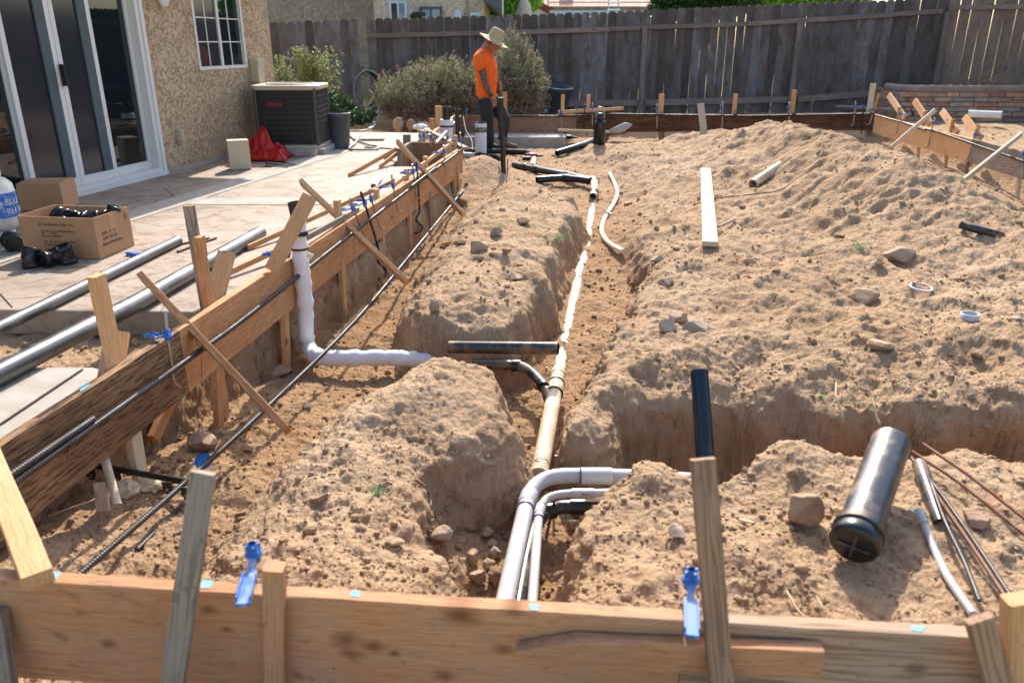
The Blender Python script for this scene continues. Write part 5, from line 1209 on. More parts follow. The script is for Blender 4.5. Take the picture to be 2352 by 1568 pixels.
mb = MB(); wallbox(sc_, sc_+.16, PZ, 2.75, -6, -.16); mb.build('end_wall', M['stucco'], hroot, origin=HW.a)
mb = MB(); wallbox(sc_-.3, 9, 2.62, 2.74, -4, .62); mb.build('eave', M['greypaint'], hroot, origin=HW.a)
mb = MB(); a = hp(sc_-.4, 2.78, .7); b = hp(9, 2.78, .7); c = hp(9, 4.2, -3.3); d = hp(sc_-.4, 4.2, -3.3)
mb.add([a, b, c, d, a-Vector((0, 0, .05)), b-Vector((0, 0, .05)), c-Vector((0, 0, .05)), d-Vector((0, 0, .05))], [(0, 1, 2, 3), (4, 7, 6, 5), (0, 4, 5, 1), (1, 5, 6, 2), (2, 6, 7, 3), (3, 7, 4, 0)]); mb.build('roof', M['tile'], hroot)
# interior box keeps the rooms dark
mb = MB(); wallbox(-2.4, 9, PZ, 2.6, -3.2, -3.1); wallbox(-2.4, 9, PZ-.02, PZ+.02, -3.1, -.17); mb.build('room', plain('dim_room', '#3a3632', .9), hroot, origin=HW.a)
# sliding door unit
door = None
mb = MB(); wallbox(dS0, dS0+.055, dz0-.05, dz1, -.12, .045); wallbox(dS1-.055, dS1, dz0-.05, dz1, -.12, .045); wallbox(dS0+.057, dS1-.057, dz0-.05, dz0-.012, -.12, .05); wallbox(dS0+.057, dS1-.057, dz1-.06, dz1, -.12, .045)
frm = mb.build('door_frame', M['white'], hroot, origin=hp(dS0, dz0))
mb = MB(); wallbox(dS0-.045, dS0-.001, dz0-.09, dz1+.03, .001, .06); mb.build('door_trim', M['white'], frm)
mb = MB(); wallbox(dS0-.04, dS1, dz0-.1, dz0-.052, .003, .075); mb.build('door_sill', M['white'], frm)
def sash(s0, s1, o, glassmat, st=.05, name='door_panel', z0=dz0-.01, z1=dz1-.065, rail=.075, wm='white', parent=None):
    mb = MB(); wallbox(s0, s0+st, z0, z1, o-.02, o+.018); wallbox(s1-st, s1, z0, z1, o-.02, o+.018); wallbox(s0+st, s1-st, z0, z0+rail, o-.019, o+.016); wallbox(s0+st, s1-st, z1-.06, z1, o-.019, o+.016)
    f = mb.build(name, M[wm], parent or hroot, origin=hp(s0, z0, o))
    mb = MB(); wallbox(s0+st+.001, s1-st-.001, z0+rail+.001, z1-.061, o-.006, o+.0); mb.build('pane', M[glassmat], f)
    return f
e = [SD(350), SD(276), SD(196), SD(94)]
w1 = e[1]-e[0]
sash(dS0+.06, e[1]+.03, -.05, 'glass')
s_b = e[1]+.03
sash(e[1]-.015, e[2]+.0, -.01, 'screen');
sash(e[2]+.004, e[3]+.03, -.012, 'screen'); sash(e[3]-.01, dS1-.06, -.05, 'glass')
# insect screens standing proud of the two middle panels
def screen(s0, s1):
    f = sash(s0, s1, .032, 'screen', .03, 'screen_door', dz0+.005, dz1-.08, .05, 'brown_metal')
    return f
for s_, p_ in ((e[1]+.035, 0), (e[2]+.055, 0)):
    mb = MB(); wallbox(s_, s_+.11, dz0+.066, dz1-.126, -.008, .006); mb.build('screen_stile', M['greypaint'], hroot, origin=hp(s_, dz0))
mb = MB()
for s in (e[2]-.012, e[2]+.008):
    wallbox(s-.007, s+.007, 1.14, 1.32, .012, .055)
    mb.build('door_handle', M['black'], frm); mb = MB()
# window
mb = MB(); st = .035
wallbox(w_s0, w_s0+st, wz0, wz1, -.06, .008); wallbox(w_s1-st, w_s1, wz0, wz1, -.06, .008); wallbox(w_s0+st, w_s1-st, wz0, wz0+st, -.06, .008); wallbox(w_s0+st, w_s1-st, wz1-st, wz1, -.06, .008)
wm_ = (w_s0+w_s1)/2+.02; wallbox(wm_-.02, wm_+.02, wz0+st, wz1-st, -.06, .004)
wf = mb.build('window', M['white'], hroot, origin=hp(w_s0, wz0))
mb = MB(); wallbox(w_s0+st, wm_-.021, wz0+st+.001, wz1-st, -.04, -.035); mb.build('pane', M['glass'], wf)
mb = MB(); wallbox(wm_+.021, w_s1-st, wz0+st+.001, wz1-st, -.02, -.015); mb.build('screen', M['screen'], wf)
mb = MB()
for s0, s1, o in ((w_s0+st, wm_-.02, -.03), (wm_+.02, w_s1-st, -.0145)):
    wallbox((s0+s1)/2-.007, (s0+s1)/2+.007, wz0+st, wz1-st, o-.004, o+.004)
    for k in (1, 2, 3): wallbox(s0+.001, s1-.001, wz0+st+k*.255, wz0+st+k*.255+.012, o-.003, o+.0035)
mb.build('muntins', M['white'], wf)
# small fixtures on the wall
def fixture(name, label, u, v, w, h, d, mat, cat, parts=None):
    p = HW.hit(u, v); s = HW.s_of(p); z = p.z; root = thing(name, label, cat, hp(s, z-h/2, .001))
    mb = MB(); wallbox(s-w/2, s+w/2, z-h/2, z+h/2, .001, d, mb); mb.build('box', M[mat], root, bevel=.006)
    return root, s, z
r_, s, z = fixture('outlet_cover', 'beige outdoor outlet cover low on the tan stucco wall', 409, 311, .075, .13, .05, 'beige_metal', 'outlet'); mb = MB(); wallbox(s-.03, s+.03, z-.055, z+.05, .051, .06); mb.build('flap', M['beige_metal'], r_)
r_, s, z = fixture('disconnect_box', 'beige electrical disconnect box beside the window above the condenser', 581, 163, .13, .27, .11, 'beige_metal', 'electrical box')
mb = MB(); wallbox(s-.075, s+.075, z+.05, z+.14, .008, .125); mb.build('hood', M['beige_metal'], r_)
mb = MB(); mb.tube([hp(s, z-.14, .05), hp(s, .5, .05)], .017, 12); mb.build('conduit_pipe', M['beige_metal'], r_)
r_, s, z = fixture('wall_lamp', 'white round fitting high on the stucco wall', 364, 3, .05, .05, .04, 'white', 'wall fitting'); mb = MB(); mb.lathe(hp(s, z, .03), [(0, 0), (.06, .01), (.07, .03), (.05, .06), (0, .07)], 18, hn); mb.build('dome', M['white'], r_)
# concrete sill slope under the wall
mb = MB(); wallbox(sc_, 9, PZ-.02, PZ+.035, 0.004, .03); mb.build('weep_screed', M['concrete'], hroot, origin=HW.a)

# ------------------------------------------------------------------ air conditioner
x0, x1, y0, y1 = -3.13, -2.36, 9.85, 10.58; zb, zt = .31, .98
root = thing('air_conditioner', 'brown grilled air conditioner condenser with a beige top beside the house corner', 'air conditioner', ((x0+x1)/2, (y0+y1)/2, .2))
def rrect(x0, x1, y0, y1, r, n=6):
    pts = []
    for cx, cy, a0 in ((x1-r, y1-r, 0), (x0+r, y1-r, 90), (x0+r, y0+r, 180), (x1-r, y0+r, 270)):
        for k in range(n+1): a = R(a0+90*k/n); pts.append(Vector((cx+r*math.cos(a), cy+r*math.sin(a), 0)))
    return pts
mb = MB(); mb.prism(rrect(x0+.03, x1-.03, y0+.03, y1-.03, .08), zb+.03, zt-.03); mb.build('coil', plain('dark_coil', '#1f1d20', .6), root)
per = rrect(x0, x1, y0, y1, .10, 5); per2 = per+[per[0]]; Ls = [0]
for a, b in zip(per2, per2[1:]): Ls.append(Ls[-1]+(b-a).length)
def at_per(s):
    for i in range(len(per)):
        if s <= Ls[i+1]: return per2[i].lerp(per2[i+1], (s-Ls[i])/(Ls[i+1]-Ls[i]))
    return per2[0]
mb = MB(); n_ = 110
for k in range(n_):
    p = at_per(Ls[-1]*k/n_); mb.box(p+Vector((0, 0, (zb+zt)/2)), (.007, .007, zt-zb-.02))
for k in range(11):
    z = zb+.03+(zt-zb-.06)*k/10
    mb.tube([p+Vector((0, 0, z)) for p in per2], .0045, 4, False)
mb.build('grille', M['ac_wire'], root)
for (cx, cy) in ((x0+.03, y0+.03), (x1-.03, y0+.03), (x1-.03, y1-.03), (x0+.03, y1-.03)): mb = MB(); mb.tube([(cx, cy, zb), (cx, cy, zt)], .026, 8); mb.build('corner_post', M['ac_wire'], root)
mb = MB(); mb.prism(rrect(x0-.012, x1+.012, y0-.012, y1+.012, .11), zb-.03, zb+.01); mb.build('base_pan', M['beige_metal'], root)
mb = MB(); mb.prism(rrect(x0-.02, x1+.02, y0-.02, y1+.02, .12), zt-.02, zt+.035); tp = mb.build('top_cover', M['beige_metal'], root, bevel=.012)
cx, cy = (x0+x1)/2, (y0+y1)/2
mb = MB(); mb.lathe((cx, cy, zt+.036), [(.30, 0), (.30, .012), (.27, .014), (.27, .002)], 40); mb.build('fan_ring', M['beige_metal'], tp)
mb = MB(); mb.lathe((cx, cy, zt+.0365), [(0, 0), (.268, 0), (.268, .003), (0, .003)], 36); mb.build('fan_opening', M['brown_metal'], tp)
mb = MB()
for rr_ in (.06, .10, .14, .18, .22, .25): mb.tube([(cx+rr_*math.cos(R(a)), cy+rr_*math.sin(R(a)), zt+.044) for a in range(0, 361, 15)], .003, 4, False)
for a in range(0, 360, 45): mb.beam((cx, cy, zt+.044), (cx+.27*math.cos(R(a)), cy+.27*math.sin(R(a)), zt+.044), .006, .004)
mb.build('fan_guard', M['beige_metal'], tp)
p = WD(630, 240, y0-.012); mb = MB(); mb.box((p.x, y0-.014, p.z), (.24, .012, .10)); pl_ = mb.build('name_plate', M['black'], root)
m_ = Matrix.Rotation(R(90), 4, 'X'); m_.translation = Vector((p.x-.10, y0-.0215, p.z-.022)); text('Amana', .072, m_, M['tarp'], pl_)
for (a, b) in (((x0-.12, x1-.12), (y0-.16, y0+.06)), ((x0-.1, x1-.12), (y1-.1, y1+.05))): mb = MB(); mb.span((a[0], b[0], PZ+.002), (a[1]+.1, b[1], .28)); mb.build('pad', M['concrete'], root, bevel=.012)
mb = MB(); mb.span((x1-.10, y0-.02, PZ+.002), (x1+.06, y1+.06, .276)); mb.build('pad_block', M['concrete'], root, bevel=.012)

# ------------------------------------------------------------------ things on the patio
# bucket
c = W(781, 340, PZ); root = thing('waste_bin', 'tall round charcoal bin standing right of the air conditioner', 'bin', c)
mb = MB(); mb.lathe(c, [(0, .002), (.125, .002), (.13, .01), (.155, .40), (.16, .40), (.16, .44), (.150, .44), (.148, .40), (.125, .03), (0, .03)], 32); mb.build('body', M['bin'], root)
mb = MB(); mb.lathe(c+Vector((0, 0, .425)), [(.158, 0), (.170, .0), (.172, .02), (.158, .024)], 32); mb.build('rim', M['bin'], root)
# red tarp
def cloth(name, label, c, sx, sy, h, mat, seed, cat, parent=None):
    n = 60; vs = []; fs = []
    for i in range(n):
        for j in range(n):
            x = (i/(n-1)-.5)*2; y = (j/(n-1)-.5)*2; r = max(abs(x), abs(y)); q = Vector((x*1.4+seed, y*1.4, seed*.7))
            fold = abs(mnoise.noise(q*1.3))*1.3+.45*abs(mnoise.noise(q*3.1))+.15*mnoise.noise(q*7)
            z = h*max(0, 1-r**1.7)*(.35+fold)+.012+.02*abs(mnoise.noise(q*5))
            k = 1+.22*mnoise.noise(Vector((math.atan2(y, x)*1.2+seed, 1, 0)))
            vs.append((c.x+x*sx*k+.06*mnoise.noise(q*2.2+Vector((5, 0, 0))), c.y+y*sy*k+.06*mnoise.noise(q*2.2+Vector((0, 7, 0))), c.z+z))
    for i in range(n-1):
        for j in range(n-1): a = i*n+j; fs.append((a, a+1, a+n+1, a+n))
    mb = MB(); mb.add(vs, fs, True); o = mb.build(name, M[mat], parent, label=label, cat=cat)
    s = o.modifiers.new('thick', 'SOLIDIFY'); s.thickness = .004; return o
c = W(606, 366, PZ); cloth('tarp', 'crumpled red plastic tarp in front of the air conditioner', c, .30, .24, .30, 'tarp', 3.3, 'tarp')
# cream box
c = W(542, 388, PZ); rz_ = Matrix.Rotation(R(22), 3, 'Z'); root = thing('cream_box', 'small upright cream box left of the red tarp', 'box', c)
cc = W(555, 392, PZ); cc = Vector((cc.x-.05, cc.y+.12, PZ))
mb = MB(); mb.box(cc+Vector((0, 0, .155)), (.22, .17, .30), rz_); mb.build('body', M['cream'], root, bevel=.004)
mb = MB(); mb.box(cc+Vector((0, 0, .309)), (.215, .165, .006), rz_); mb.build('top_flap', M['cream'], root)
# wrenches on the patio
for k, (lb, a, b) in enumerate((('longest wrench lying on the patio by the red tarp', (613, 375), (666, 382)), ('wrench lying nearest the viewer by the tarp', (612, 381), (655, 385)), ('short wrench lying behind the other two', (640, 371), (672, 378)))):
    p = W(a[0], a[1], PZ+.008); q = W(b[0], b[1], PZ+.008); root = thing('wrench', lb, 'wrench', (p+q)/2, 'wrenches lying on the patio')
    mb = MB(); mb.beam(p, q, .016, .008, (q-p).cross(Vector((0, 0, 1)))); mb.build('shank', M['steel_dark'], root)
    mb = MB(); d = (q-p).normalized(); s_ = Vector((-d.y, d.x, 0)); mb.beam(q, q+d*.03+s_*.018, .014, .009, s_); mb.beam(q, q+d*.03-s_*.018, .014, .009, s_); mb.build('jaw', M['steel_dark'], root)
    mb = MB(); mb.lathe(p-Vector((0, 0, .005)), [(.011, 0), (.02, 0), (.02, .01), (.011, .01), (.011, 0)], 16); mb.build('ring_end', M['steel_dark'], root)
# open carton
BL = W(60, 589, PZ); BR = W(231, 596, PZ); xd = (BR-BL).normalized(); yd = Vector((-xd.y, xd.x, 0)); Wd = (BR-BL).length; Dp = .37; Hh = .265
root = thing('carton', 'large open cardboard carton full of black pipe fittings with printed text', 'cardboard box', BL)
rm_ = Matrix((xd, yd, Vector((0, 0, 1)))).transposed(); tk = .006
def cb(a, b, mb): # local corner boxes
    a = Vector(a); b = Vector(b); c = (a+b)/2; mb.box(BL+rm_ @ c, [abs(k) for k in (b-a)], rm_)
mb = MB(); cb((0, 0, .003), (Wd, tk, Hh), mb); fr_ = mb.build('front_panel', M['cardboard'], root)
mb = MB(); cb((0, Dp-tk, .003), (Wd, Dp, Hh), mb); mb.build('back_panel', M['cardboard_in'], root)
mb = MB(); cb((0, tk, .003), (tk, Dp-tk, Hh+.004), mb); mb.build('side_panel', M['cardboard'], root)
mb = MB(); cb((Wd-tk, tk, .003), (Wd, Dp-tk, Hh+.002), mb); sd_ = mb.build('side_panel', M['cardboard'], root)
mb = MB(); cb((tk, tk, .003), (Wd-tk, Dp-tk, .01), mb); mb.build('bottom', M['cardboard_in'], root)
mb = MB(); cb((Wd+.0005, Dp*.40, Hh*.52), (Wd+.0015, Dp*.58, Hh), mb); mb.build('tape_strip', M['tape'], sd_)
def ft(body, x, z, size, par=fr_):
    m = Matrix((xd, Vector((0, 0, 1)), -yd)).transposed().to_4x4(); m.translation = BL+rm_ @ Vector((x, -.0012, z)); text(body, size, m, M['ink'], par)
ft('Sol de Janeiro USA, Inc.', Wd*.26, Hh*.79, .026)
ft('Description: Cup, 240ML 80x240mm v1', Wd*.27, Hh*.64, .0155); ft('P/O:         4P10767', Wd*.275, Hh*.58, .0145); ft('Item Code:   BR000380', Wd*.28, Hh*.52, .0145)
ft('Qty:  252   PCS/Ctn:  5.36      PR0', Wd*.29, Hh*.38, .0155); ft('Production Date:', Wd*.295, Hh*.31, .0145); ft('MADE IN', Wd*.30, Hh*.19, .0155)
def st_(body, y, z, size):
    m = Matrix((yd, Vector((0, 0, 1)), xd)).transposed().to_4x4(); m.translation = BL+rm_ @ Vector((Wd+.0018, y, z)); text(body, size, m, M['ink'], sd_)
st_('N.W.:   8   KG', Dp*.16, Hh*.55, .024); st_('G.W.:  9.5  KG', Dp*.16, Hh*.42, .024); st_('MEAS.:59*38*29.5cm', Dp*.13, Hh*.28, .024)
mb = MB()
for (a, b) in (((Dp*.83, Hh*.72), (Dp*.90, Hh*.725)), ((Dp*.83, Hh*.90), (Dp*.90, Hh*.905)), ((Dp*.83, Hh*.72), (Dp*.835, Hh*.90)), ((Dp*.895, Hh*.72), (Dp*.90, Hh*.90)), ((Dp*.862, Hh*.74), (Dp*.868, Hh*.88))): cb((Wd+.001, a[0], a[1]), (Wd+.0018, b[0], b[1]), mb)
mb.build('printed_mark', M['ink'], sd_)
# fittings
def elbow(label, c, r, dirs, L=.07, name='pipe_elbow', group='loose black pipe fittings'):
    root = thing(name, label, 'pipe fitting', c, group); d0, d1 = (Vector(d).normalized() for d in dirs)
    path = smoothpath([c+d0*L, c+d0*L*.45, c, c+d1*L*.45, c+d1*L], 6)
    mb = MB(); mb.tube(path, r, 24, True, .14); mb.build('body', M['abs_clean'], root)
    for d in (d0, d1):
        mb = MB(); mb.tube([c+d*L*.55, c+d*L*.56, c+d*(L+.001), c+d*(L+.002)], [r, r*1.13, r*1.13, r], 24, True, .2); mb.build('hub', M['abs_clean'], root)
    return root
r = .047; z = PZ
p = W(69, 616, PZ); elbow('black elbow standing with its mouth down left of the other two', p+Vector((0, .02, .065)), r, ((0, 0, -1), (.15, .35, .8)), .058)
p = W(105, 616, PZ); elbow('black elbow lying with its open mouth to the viewer', p+Vector((.01, .06, .052)), r, ((-.35, -1, -.05), (.75, .55, .25)), .06)
p = W(152, 608, PZ); elbow('black elbow standing upright with an open top at the right', p+Vector((0, .02, .062)), r, ((.1, 0, -1), (-.2, -.25, 1)), .056)
p = W(38, 580, PZ); elbow('big black tee fitting at the left edge beside the carton', p+Vector((-.02, .06, .06)), .055, ((.25, -1, 0), (-.9, .3, .1)), .07)
p = W(15, 572, PZ); elbow('second tee fitting half out of the picture at the left', p+Vector((-.10, .02, .06)), .055, ((.1, -1, .1), (-1, .1, 0)), .07)
for i, (lb, x, y, z_, r_, ds) in enumerate((('fitting with an open mouth in the left of the carton', .16, .22, .22, .05, ((-.8, .3, .5), (.6, -.3, .1))), ('fitting lying deep in the middle of the carton', .26, .12, .20, .045, ((-.3, -.8, .4), (.9, .1, 0))),
        ('small fitting mouth in the middle of the carton', .31, .16, .21, .04, ((0, -.5, .6), (.8, .3, -.1))), ('long curved fitting resting against the carton right side', .42, .17, .225, .046, ((-1, -.1, .0), (.7, .25, .15))), ('fitting sticking up above the carton rim', .52, .26, .25, .038, ((.35, .2, .8), (-.6, .1, -.3))), ('fitting at the back of the carton', .24, .29, .20, .046, ((1, 0, .1), (-.5, -.2, .2))))):
    elbow(lb, BL+rm_ @ Vector((x*Wd/.57, y, z_-.01)), r_, ds, .055, group='black fittings inside the carton')
# closed small carton
c = W(112, 498, PZ); cA = W(128, 506, PZ); m2 = Matrix.Rotation(R(6), 3, 'Z'); cs = W(118, 478, PZ)
root = thing('carton', 'small closed brown carton behind the open one, against the door sill', 'cardboard box', cs)
mb = MB(); mb.box(cs+Vector((0, .0, .12)), (.34, .30, .22), m2); mb.build('body', M['cardboard'], root, bevel=.004)
mb = MB(); mb.box(cs+Vector((0, 0, .232)), (.335, .145, .004), m2); mb.build('top_flap', M['cardboard'], root)
# propane tank
c = W(6, 542, PZ); c = Vector((c.x-.02, c.y, PZ)); root = thing('gas_cylinder', 'white gas cylinder with a blue printed label at the left edge', 'gas cylinder', c)
mb = MB(); mb.lathe(c, [(0, .04), (.10, .04), (.14, .07), (.155, .11), (.155, .32), (.145, .37), (.11, .405), (.06, .42), (0, .425)], 36); mb.build('body', M['pvc_white'], root)
mb = MB(); mb.lathe(c, [(.10, 0), (.105, 0), (.105, .05), (.10, .05)], 28); mb.build('foot_ring', M['white'], root)
mb = MB(); mb.lathe(c+Vector((0, 0, .40)), [(.085, 0), (.09, 0), (.095, .09), (.088, .09)], 28); mb.build('collar', M['white'], root)
vs = []; fs = []
for i in range(21):
    a = R(-95+i*6.5); 
    for z in (.145, .315): vs.append(c+Vector((.1558*math.cos(a), .1558*math.sin(a), z)))
for i in range(20): fs.append((2*i, 2*i+2, 2*i+3, 2*i+1))
mb = MB(); mb.add(vs, fs, True); lab = mb.build('printed_label', M['blue'], root)
for tx, z in (('BLUE', .235), ('RHINO', .170)):
    for k, ch in enumerate(tx):
        a = R(-28+k*13); nrm = Vector((math.cos(a), math.sin(a), 0)); x_ = Vector((-nrm.y, nrm.x, 0)); m = Matrix((x_, Vector((0, 0, 1)), nrm)).transposed().to_4x4(); m.translation = c+nrm*.157+Vector((0, 0, z))
        text(ch, .058, m, M['white'], lab)
# rhino-like emblem: simple pale silhouette patch and flame
def patch(par, pts, mat, r=.1566):
    vs = [c+Vector((r*math.cos(R(a)), r*math.sin(R(a)), z)) for a, z in pts]; mb = MB(); mb.add(vs, [tuple(range(len(vs)))]); mb.build('emblem', M[mat], par)
patch(lab, [(a_+22, z_) for a_, z_ in [(-92, .20), (-88, .185), (-84, .20), (-78, .205), (-74, .185), (-70, .20), (-64, .215), (-58, .225), (-55, .25), (-58, .262), (-62, .258), (-66, .275), (-74, .285), (-84, .28), (-92, .26)]], 'gutter')
plank('rusty_post', 'short rough reddish brown post end at the left edge before the cylinder', 'post', W(4, 545, PZ), W(4, 545, PZ)+Vector((0, 0, .30)), .05, .05, (1, 0, 0), M['brick'])
# small things on the patio
crumple('tape_scrap', 'crumpled blue tape scrap on the patio beside the thin pipe', 'tape', W(307, 583, PZ+.01), (.05, .03, .03), 'blue', 4, .5)
mb = MB(); mb.tube([W(858, 428, PZ+.03), W(873, 408, PZ+.03)], .028, 18, True, .12); mb.build('tube_piece', M['foam'], label='short white tube lying on the patio outside the form', cat='tube')
for lb, a, b in (('dark bar lying on the patio across the thin pipe', (388, 566), (480, 547)), ('rusty bar on the patio beyond the stakes', (408, 578), (497, 546))): rebar('rebar', lb, [W(*a, PZ+.008), W(*b, PZ+.008)], .007, 'rebar_rust')
# boards and hose by the bin
strip('flat board lying on the patio behind the hose loops', W(812, 320, PZ+.015), W(882, 320, PZ+.015), .14, .02, 'wood_grey', wd=(0, 1, 0))
strip('thin lath lying beside the hose on the patio', W(838, 338, PZ+.01), W(916, 342, PZ+.01), .03, .015, 'wood_orange', wd=(0, 1, 0))
def hose(label, pts, r, mat='black'):
    mb = MB(); mb.tube(smoothpath(pts, 8), r, 10); return mb.build('garden_hose', M[mat], label=label, cat='hose')
M['hose'] = plain('grey_green_hose', '#7c8a86', .45)
hose('grey green hose looping on the patio by the bin', [WD(870, 265, 13.4), W(858, 290, PZ+.02), W(835, 300, PZ+.02), W(806, 301, PZ+.02), W(800, 303, PZ+.02), W(812, 318, PZ+.02), W(850, 333, PZ+.02), W(866, 336, PZ+.02), W(866, 342, PZ+.02), W(840, 344, PZ+.02), W(806, 343, PZ+.02), W(803, 338, PZ+.02), W(815, 330, PZ+.02), W(826, 310, PZ+.02)], .013, 'hose')
# coiled hose on its reel hook on the fence
root = thing('hose_coil', 'dark hose coiled on a scrolled hook at the fence post', 'hose', WD(843, 235, 15.6))
for k in range(4):
    w_ = 26+2*k; pts = [WD(841+1.5*k+w_*math.cos(R(a)), 205+(40+k)*math.sin(R(a)), 15.6-.05*k) for a in range(0, 361, 15)]
    mb = MB(); mb.tube(pts, .016, 8, False); mb.build('hose_loop', M['hose'] if k == 3 else M['black'], root)
mb = MB(); mb.tube(smoothpath([WD(870, 190, 15.5), WD(877, 215, 15.4), WD(870, 250, 14.8), WD(856, 285, 13.8), W(846, 297, PZ+.02)], 8), .014, 8); mb.build('hose_end', M['hose'], root)
mb = MB()
for s in (-1, 1): mb.tube(smoothpath([WD(841, 175, 15.9), WD(841+s*10, 168, 15.8), WD(841+s*14, 160, 15.8), WD(841+s*9, 154, 15.8), WD(841+s*5, 160, 15.8)], 5), .008, 6)
mb.build('hook', M['steel_dark'], root)
# black planter tub
c = WD(1268, 268, 15.0); c.z = .2; root = thing('planter_tub', 'large round black planter tub against the fence, tilted', 'tub', c)
ax = Vector((.10, -.12, 1)).normalized()
mb = MB(); mb.lathe(c, [(0, 0), (.22, 0), (.24, .05), (.305, .50), (.32, .51), (.32, .56), (.295, .56), (.28, .5), (.23, .12), (0, .12)], 40, ax); mb.build('tub_body', M['tub'], root)
mb = MB(); mb.lathe(c, [(.318, .545), (.330, .545), (.330, .57), (.318, .57)], 40, ax); mb.build('rim', M['tub'], root)

# ------------------------------------------------------------------ fences
YF = 16.5
def fence(name, label, pts, step, matb, matr, gap=.012, topf=None, rails=True, posts=(), h=1.83, seed=1, railz=(.30, 1.62), flat=False, faceoff=0.0):
    """pts: two ground points; dog-eared boards along the line"""
    a = Vector(pts[0]); b = Vector(pts[1]); L = (b-a).length; d = (b-a).normalized(); nrm = Vector((d.y, -d.x, 0))
    if nrm.y > 0: nrm = -nrm
    r = random.Random(seed); root = thing(name, label, 'fence', (a+b)/2)
    k = int(L/step)
    for i in range(k):
        c = a+d*(step*(i+.5)); g = a.z+(b.z-a.z)*(i+.5)/k; w = step-gap*r.choice((.05, .08, .12, .2, .32)); t = .018
        top = (topf((i+.5)/k) if topf else g+h)+r.uniform(-.012, .012); z0 = g+r.uniform(-.06, -.03); e = w*.22; yo = nrm*(faceoff+r.uniform(-.003, .003))
        ln = r.uniform(-.006, .006)
        prof = [(-w/2, z0), (w/2, z0), (w/2, top-e*1.3), (w/2-e*.55, top-e*.35), (w/2-e*1.2, top), (-w/2+e*1.2, top), (-w/2+e*.55, top-e*.35), (-w/2, top-e*1.3)]
        mid = (z0+top)/2
        # local frame: X up the board so that the grain follows it
        m = Matrix((Vector((0, 0, 1)), d, nrm)).transposed().to_4x4() if False else None
        X = Vector((0, 0, 1)); Y = d; Z = X.cross(Y); m = Matrix((X, Y, Z)).transposed().to_4x4(); m.translation = Vector((c.x, c.y, mid))+yo
        vs = [m @ Vector((z-mid, x+ln*(z-mid), -t/2)) for x, z in prof]+[m @ Vector((z-mid, x+ln*(z-mid), t/2)) for x, z in prof]; n = len(prof)
        mb = MB(); mb.add(vs, [tuple(range(n))[::-1], tuple(range(n, 2*n))]+[(j, (j+1) % n, n+(j+1) % n, n+j) for j in range(n)])
        mb.build('fence_board', M[matb], root, mw=m)
    if rails:
        for rz0, rz1 in rails:
            segs = max(1, int(L/2.4))
            for q in range(segs):
                p = a+d*(L*q/segs)+nrm*(.035+faceoff); s = a+d*(L*(q+1)/segs-.01)+nrm*(.035+faceoff)
                z0 = rz0+(rz1-rz0)*q/segs; z1 = rz0+(rz1-rz0)*(q+1)/segs
                plank('rail', None, None, (p.x, p.y, z0), (s.x, s.y, z1), .085, .04, (0, 0, 1), M[matr], parent=root)
    for s_, ztop in posts:
        p = a+d*s_+nrm*(.035+faceoff+.05); plank('post', None, None, (p.x, p.y, a.z-.1), (p.x, p.y, ztop), .10, .09, d, M[matr], parent=root)
    return root
def xf(u, v=150): return WD(u, v, YF).x
xa, xb = xf(560, 60), xf(838, 60)
fence('wooden_fence', 'left part of the dark fence with plain boards behind the flowering bush', ((xa, YF-.05, .15), (xb, YF-.05, .15)), .172, 'fence', 'fence_rail', topf=lambda t: 1.84+.08*t, rails=None, gap=.02, seed=3)
xa, xb = xf(842, 60), xf(2187, 60)
zr = lambda u, v: WD(u, v, YF).z
fence('wooden_fence', 'long dark weathered back fence with dog eared boards and two rails', ((xa, YF, .12), (xb, YF, .16)), .168, 'fence', 'fence_rail', topf=lambda t: 1.93+.40*t**1.3, rails=((zr(842, 82), zr(1400, 66)),), gap=.022, seed=4,
      posts=((xf(1475)-xa, zr(1475, 62)), (xf(1822)-xa, zr(1822, 50)), (xf(1012)-xa-.02, 1.2), (xf(2150)-xa, zr(2150, 28))))
f_ = bpy.data.objects['wooden_fence.001']
for q in [o for o in f_.children if o.name.startswith('rail')]: bpy.data.objects.remove(q)
def frail(u0, v0, u1, v1, w=.085):
    a = WD(u0, v0, YF-.045); b = WD(u1, v1, YF-.045); plank('rail', None, None, a, b, w, .04, (0, 0, 1), M['fence_rail'], parent=f_)
frail(842, 83, 1130, 76); frail(1131, 76, 1400, 68); frail(1401, 67, 1470, 64.5); frail(1471, 64, 1715, 55.5); frail(1716, 55, 1900, 44); frail(1901, 44, 2165, 26)
frail(1300, 238, 1465, 236, .12); frail(1481, 236, 1813, 229, .12); frail(1832, 228, 2085, 209, .12)
# right hand fence, turning towards the viewer, browner
A_ = Vector((xf(2178, 60)-.06, YF-.02, .3)); B_ = Vector((A_.x+2.6, YF-1.6, .3))
fence('wooden_fence', 'brown fence at the right behind the stone planter', (A_, B_), .19, 'fence_brown', 'fence_rail', topf=lambda t: 2.36+.16*t, rails=((2.12, 2.10),), gap=.02, seed=8)
C_ = Vector((B_.x+.3, 1.0, .3))
fence('wooden_fence', 'right hand side fence outside the picture seen mirrored in the door glass', (B_+Vector((.1, -.1, 0)), C_), .19, 'fence_brown', 'fence_rail', topf=lambda t: 2.3, rails=((2.0, 2.0),), gap=.02, seed=9)

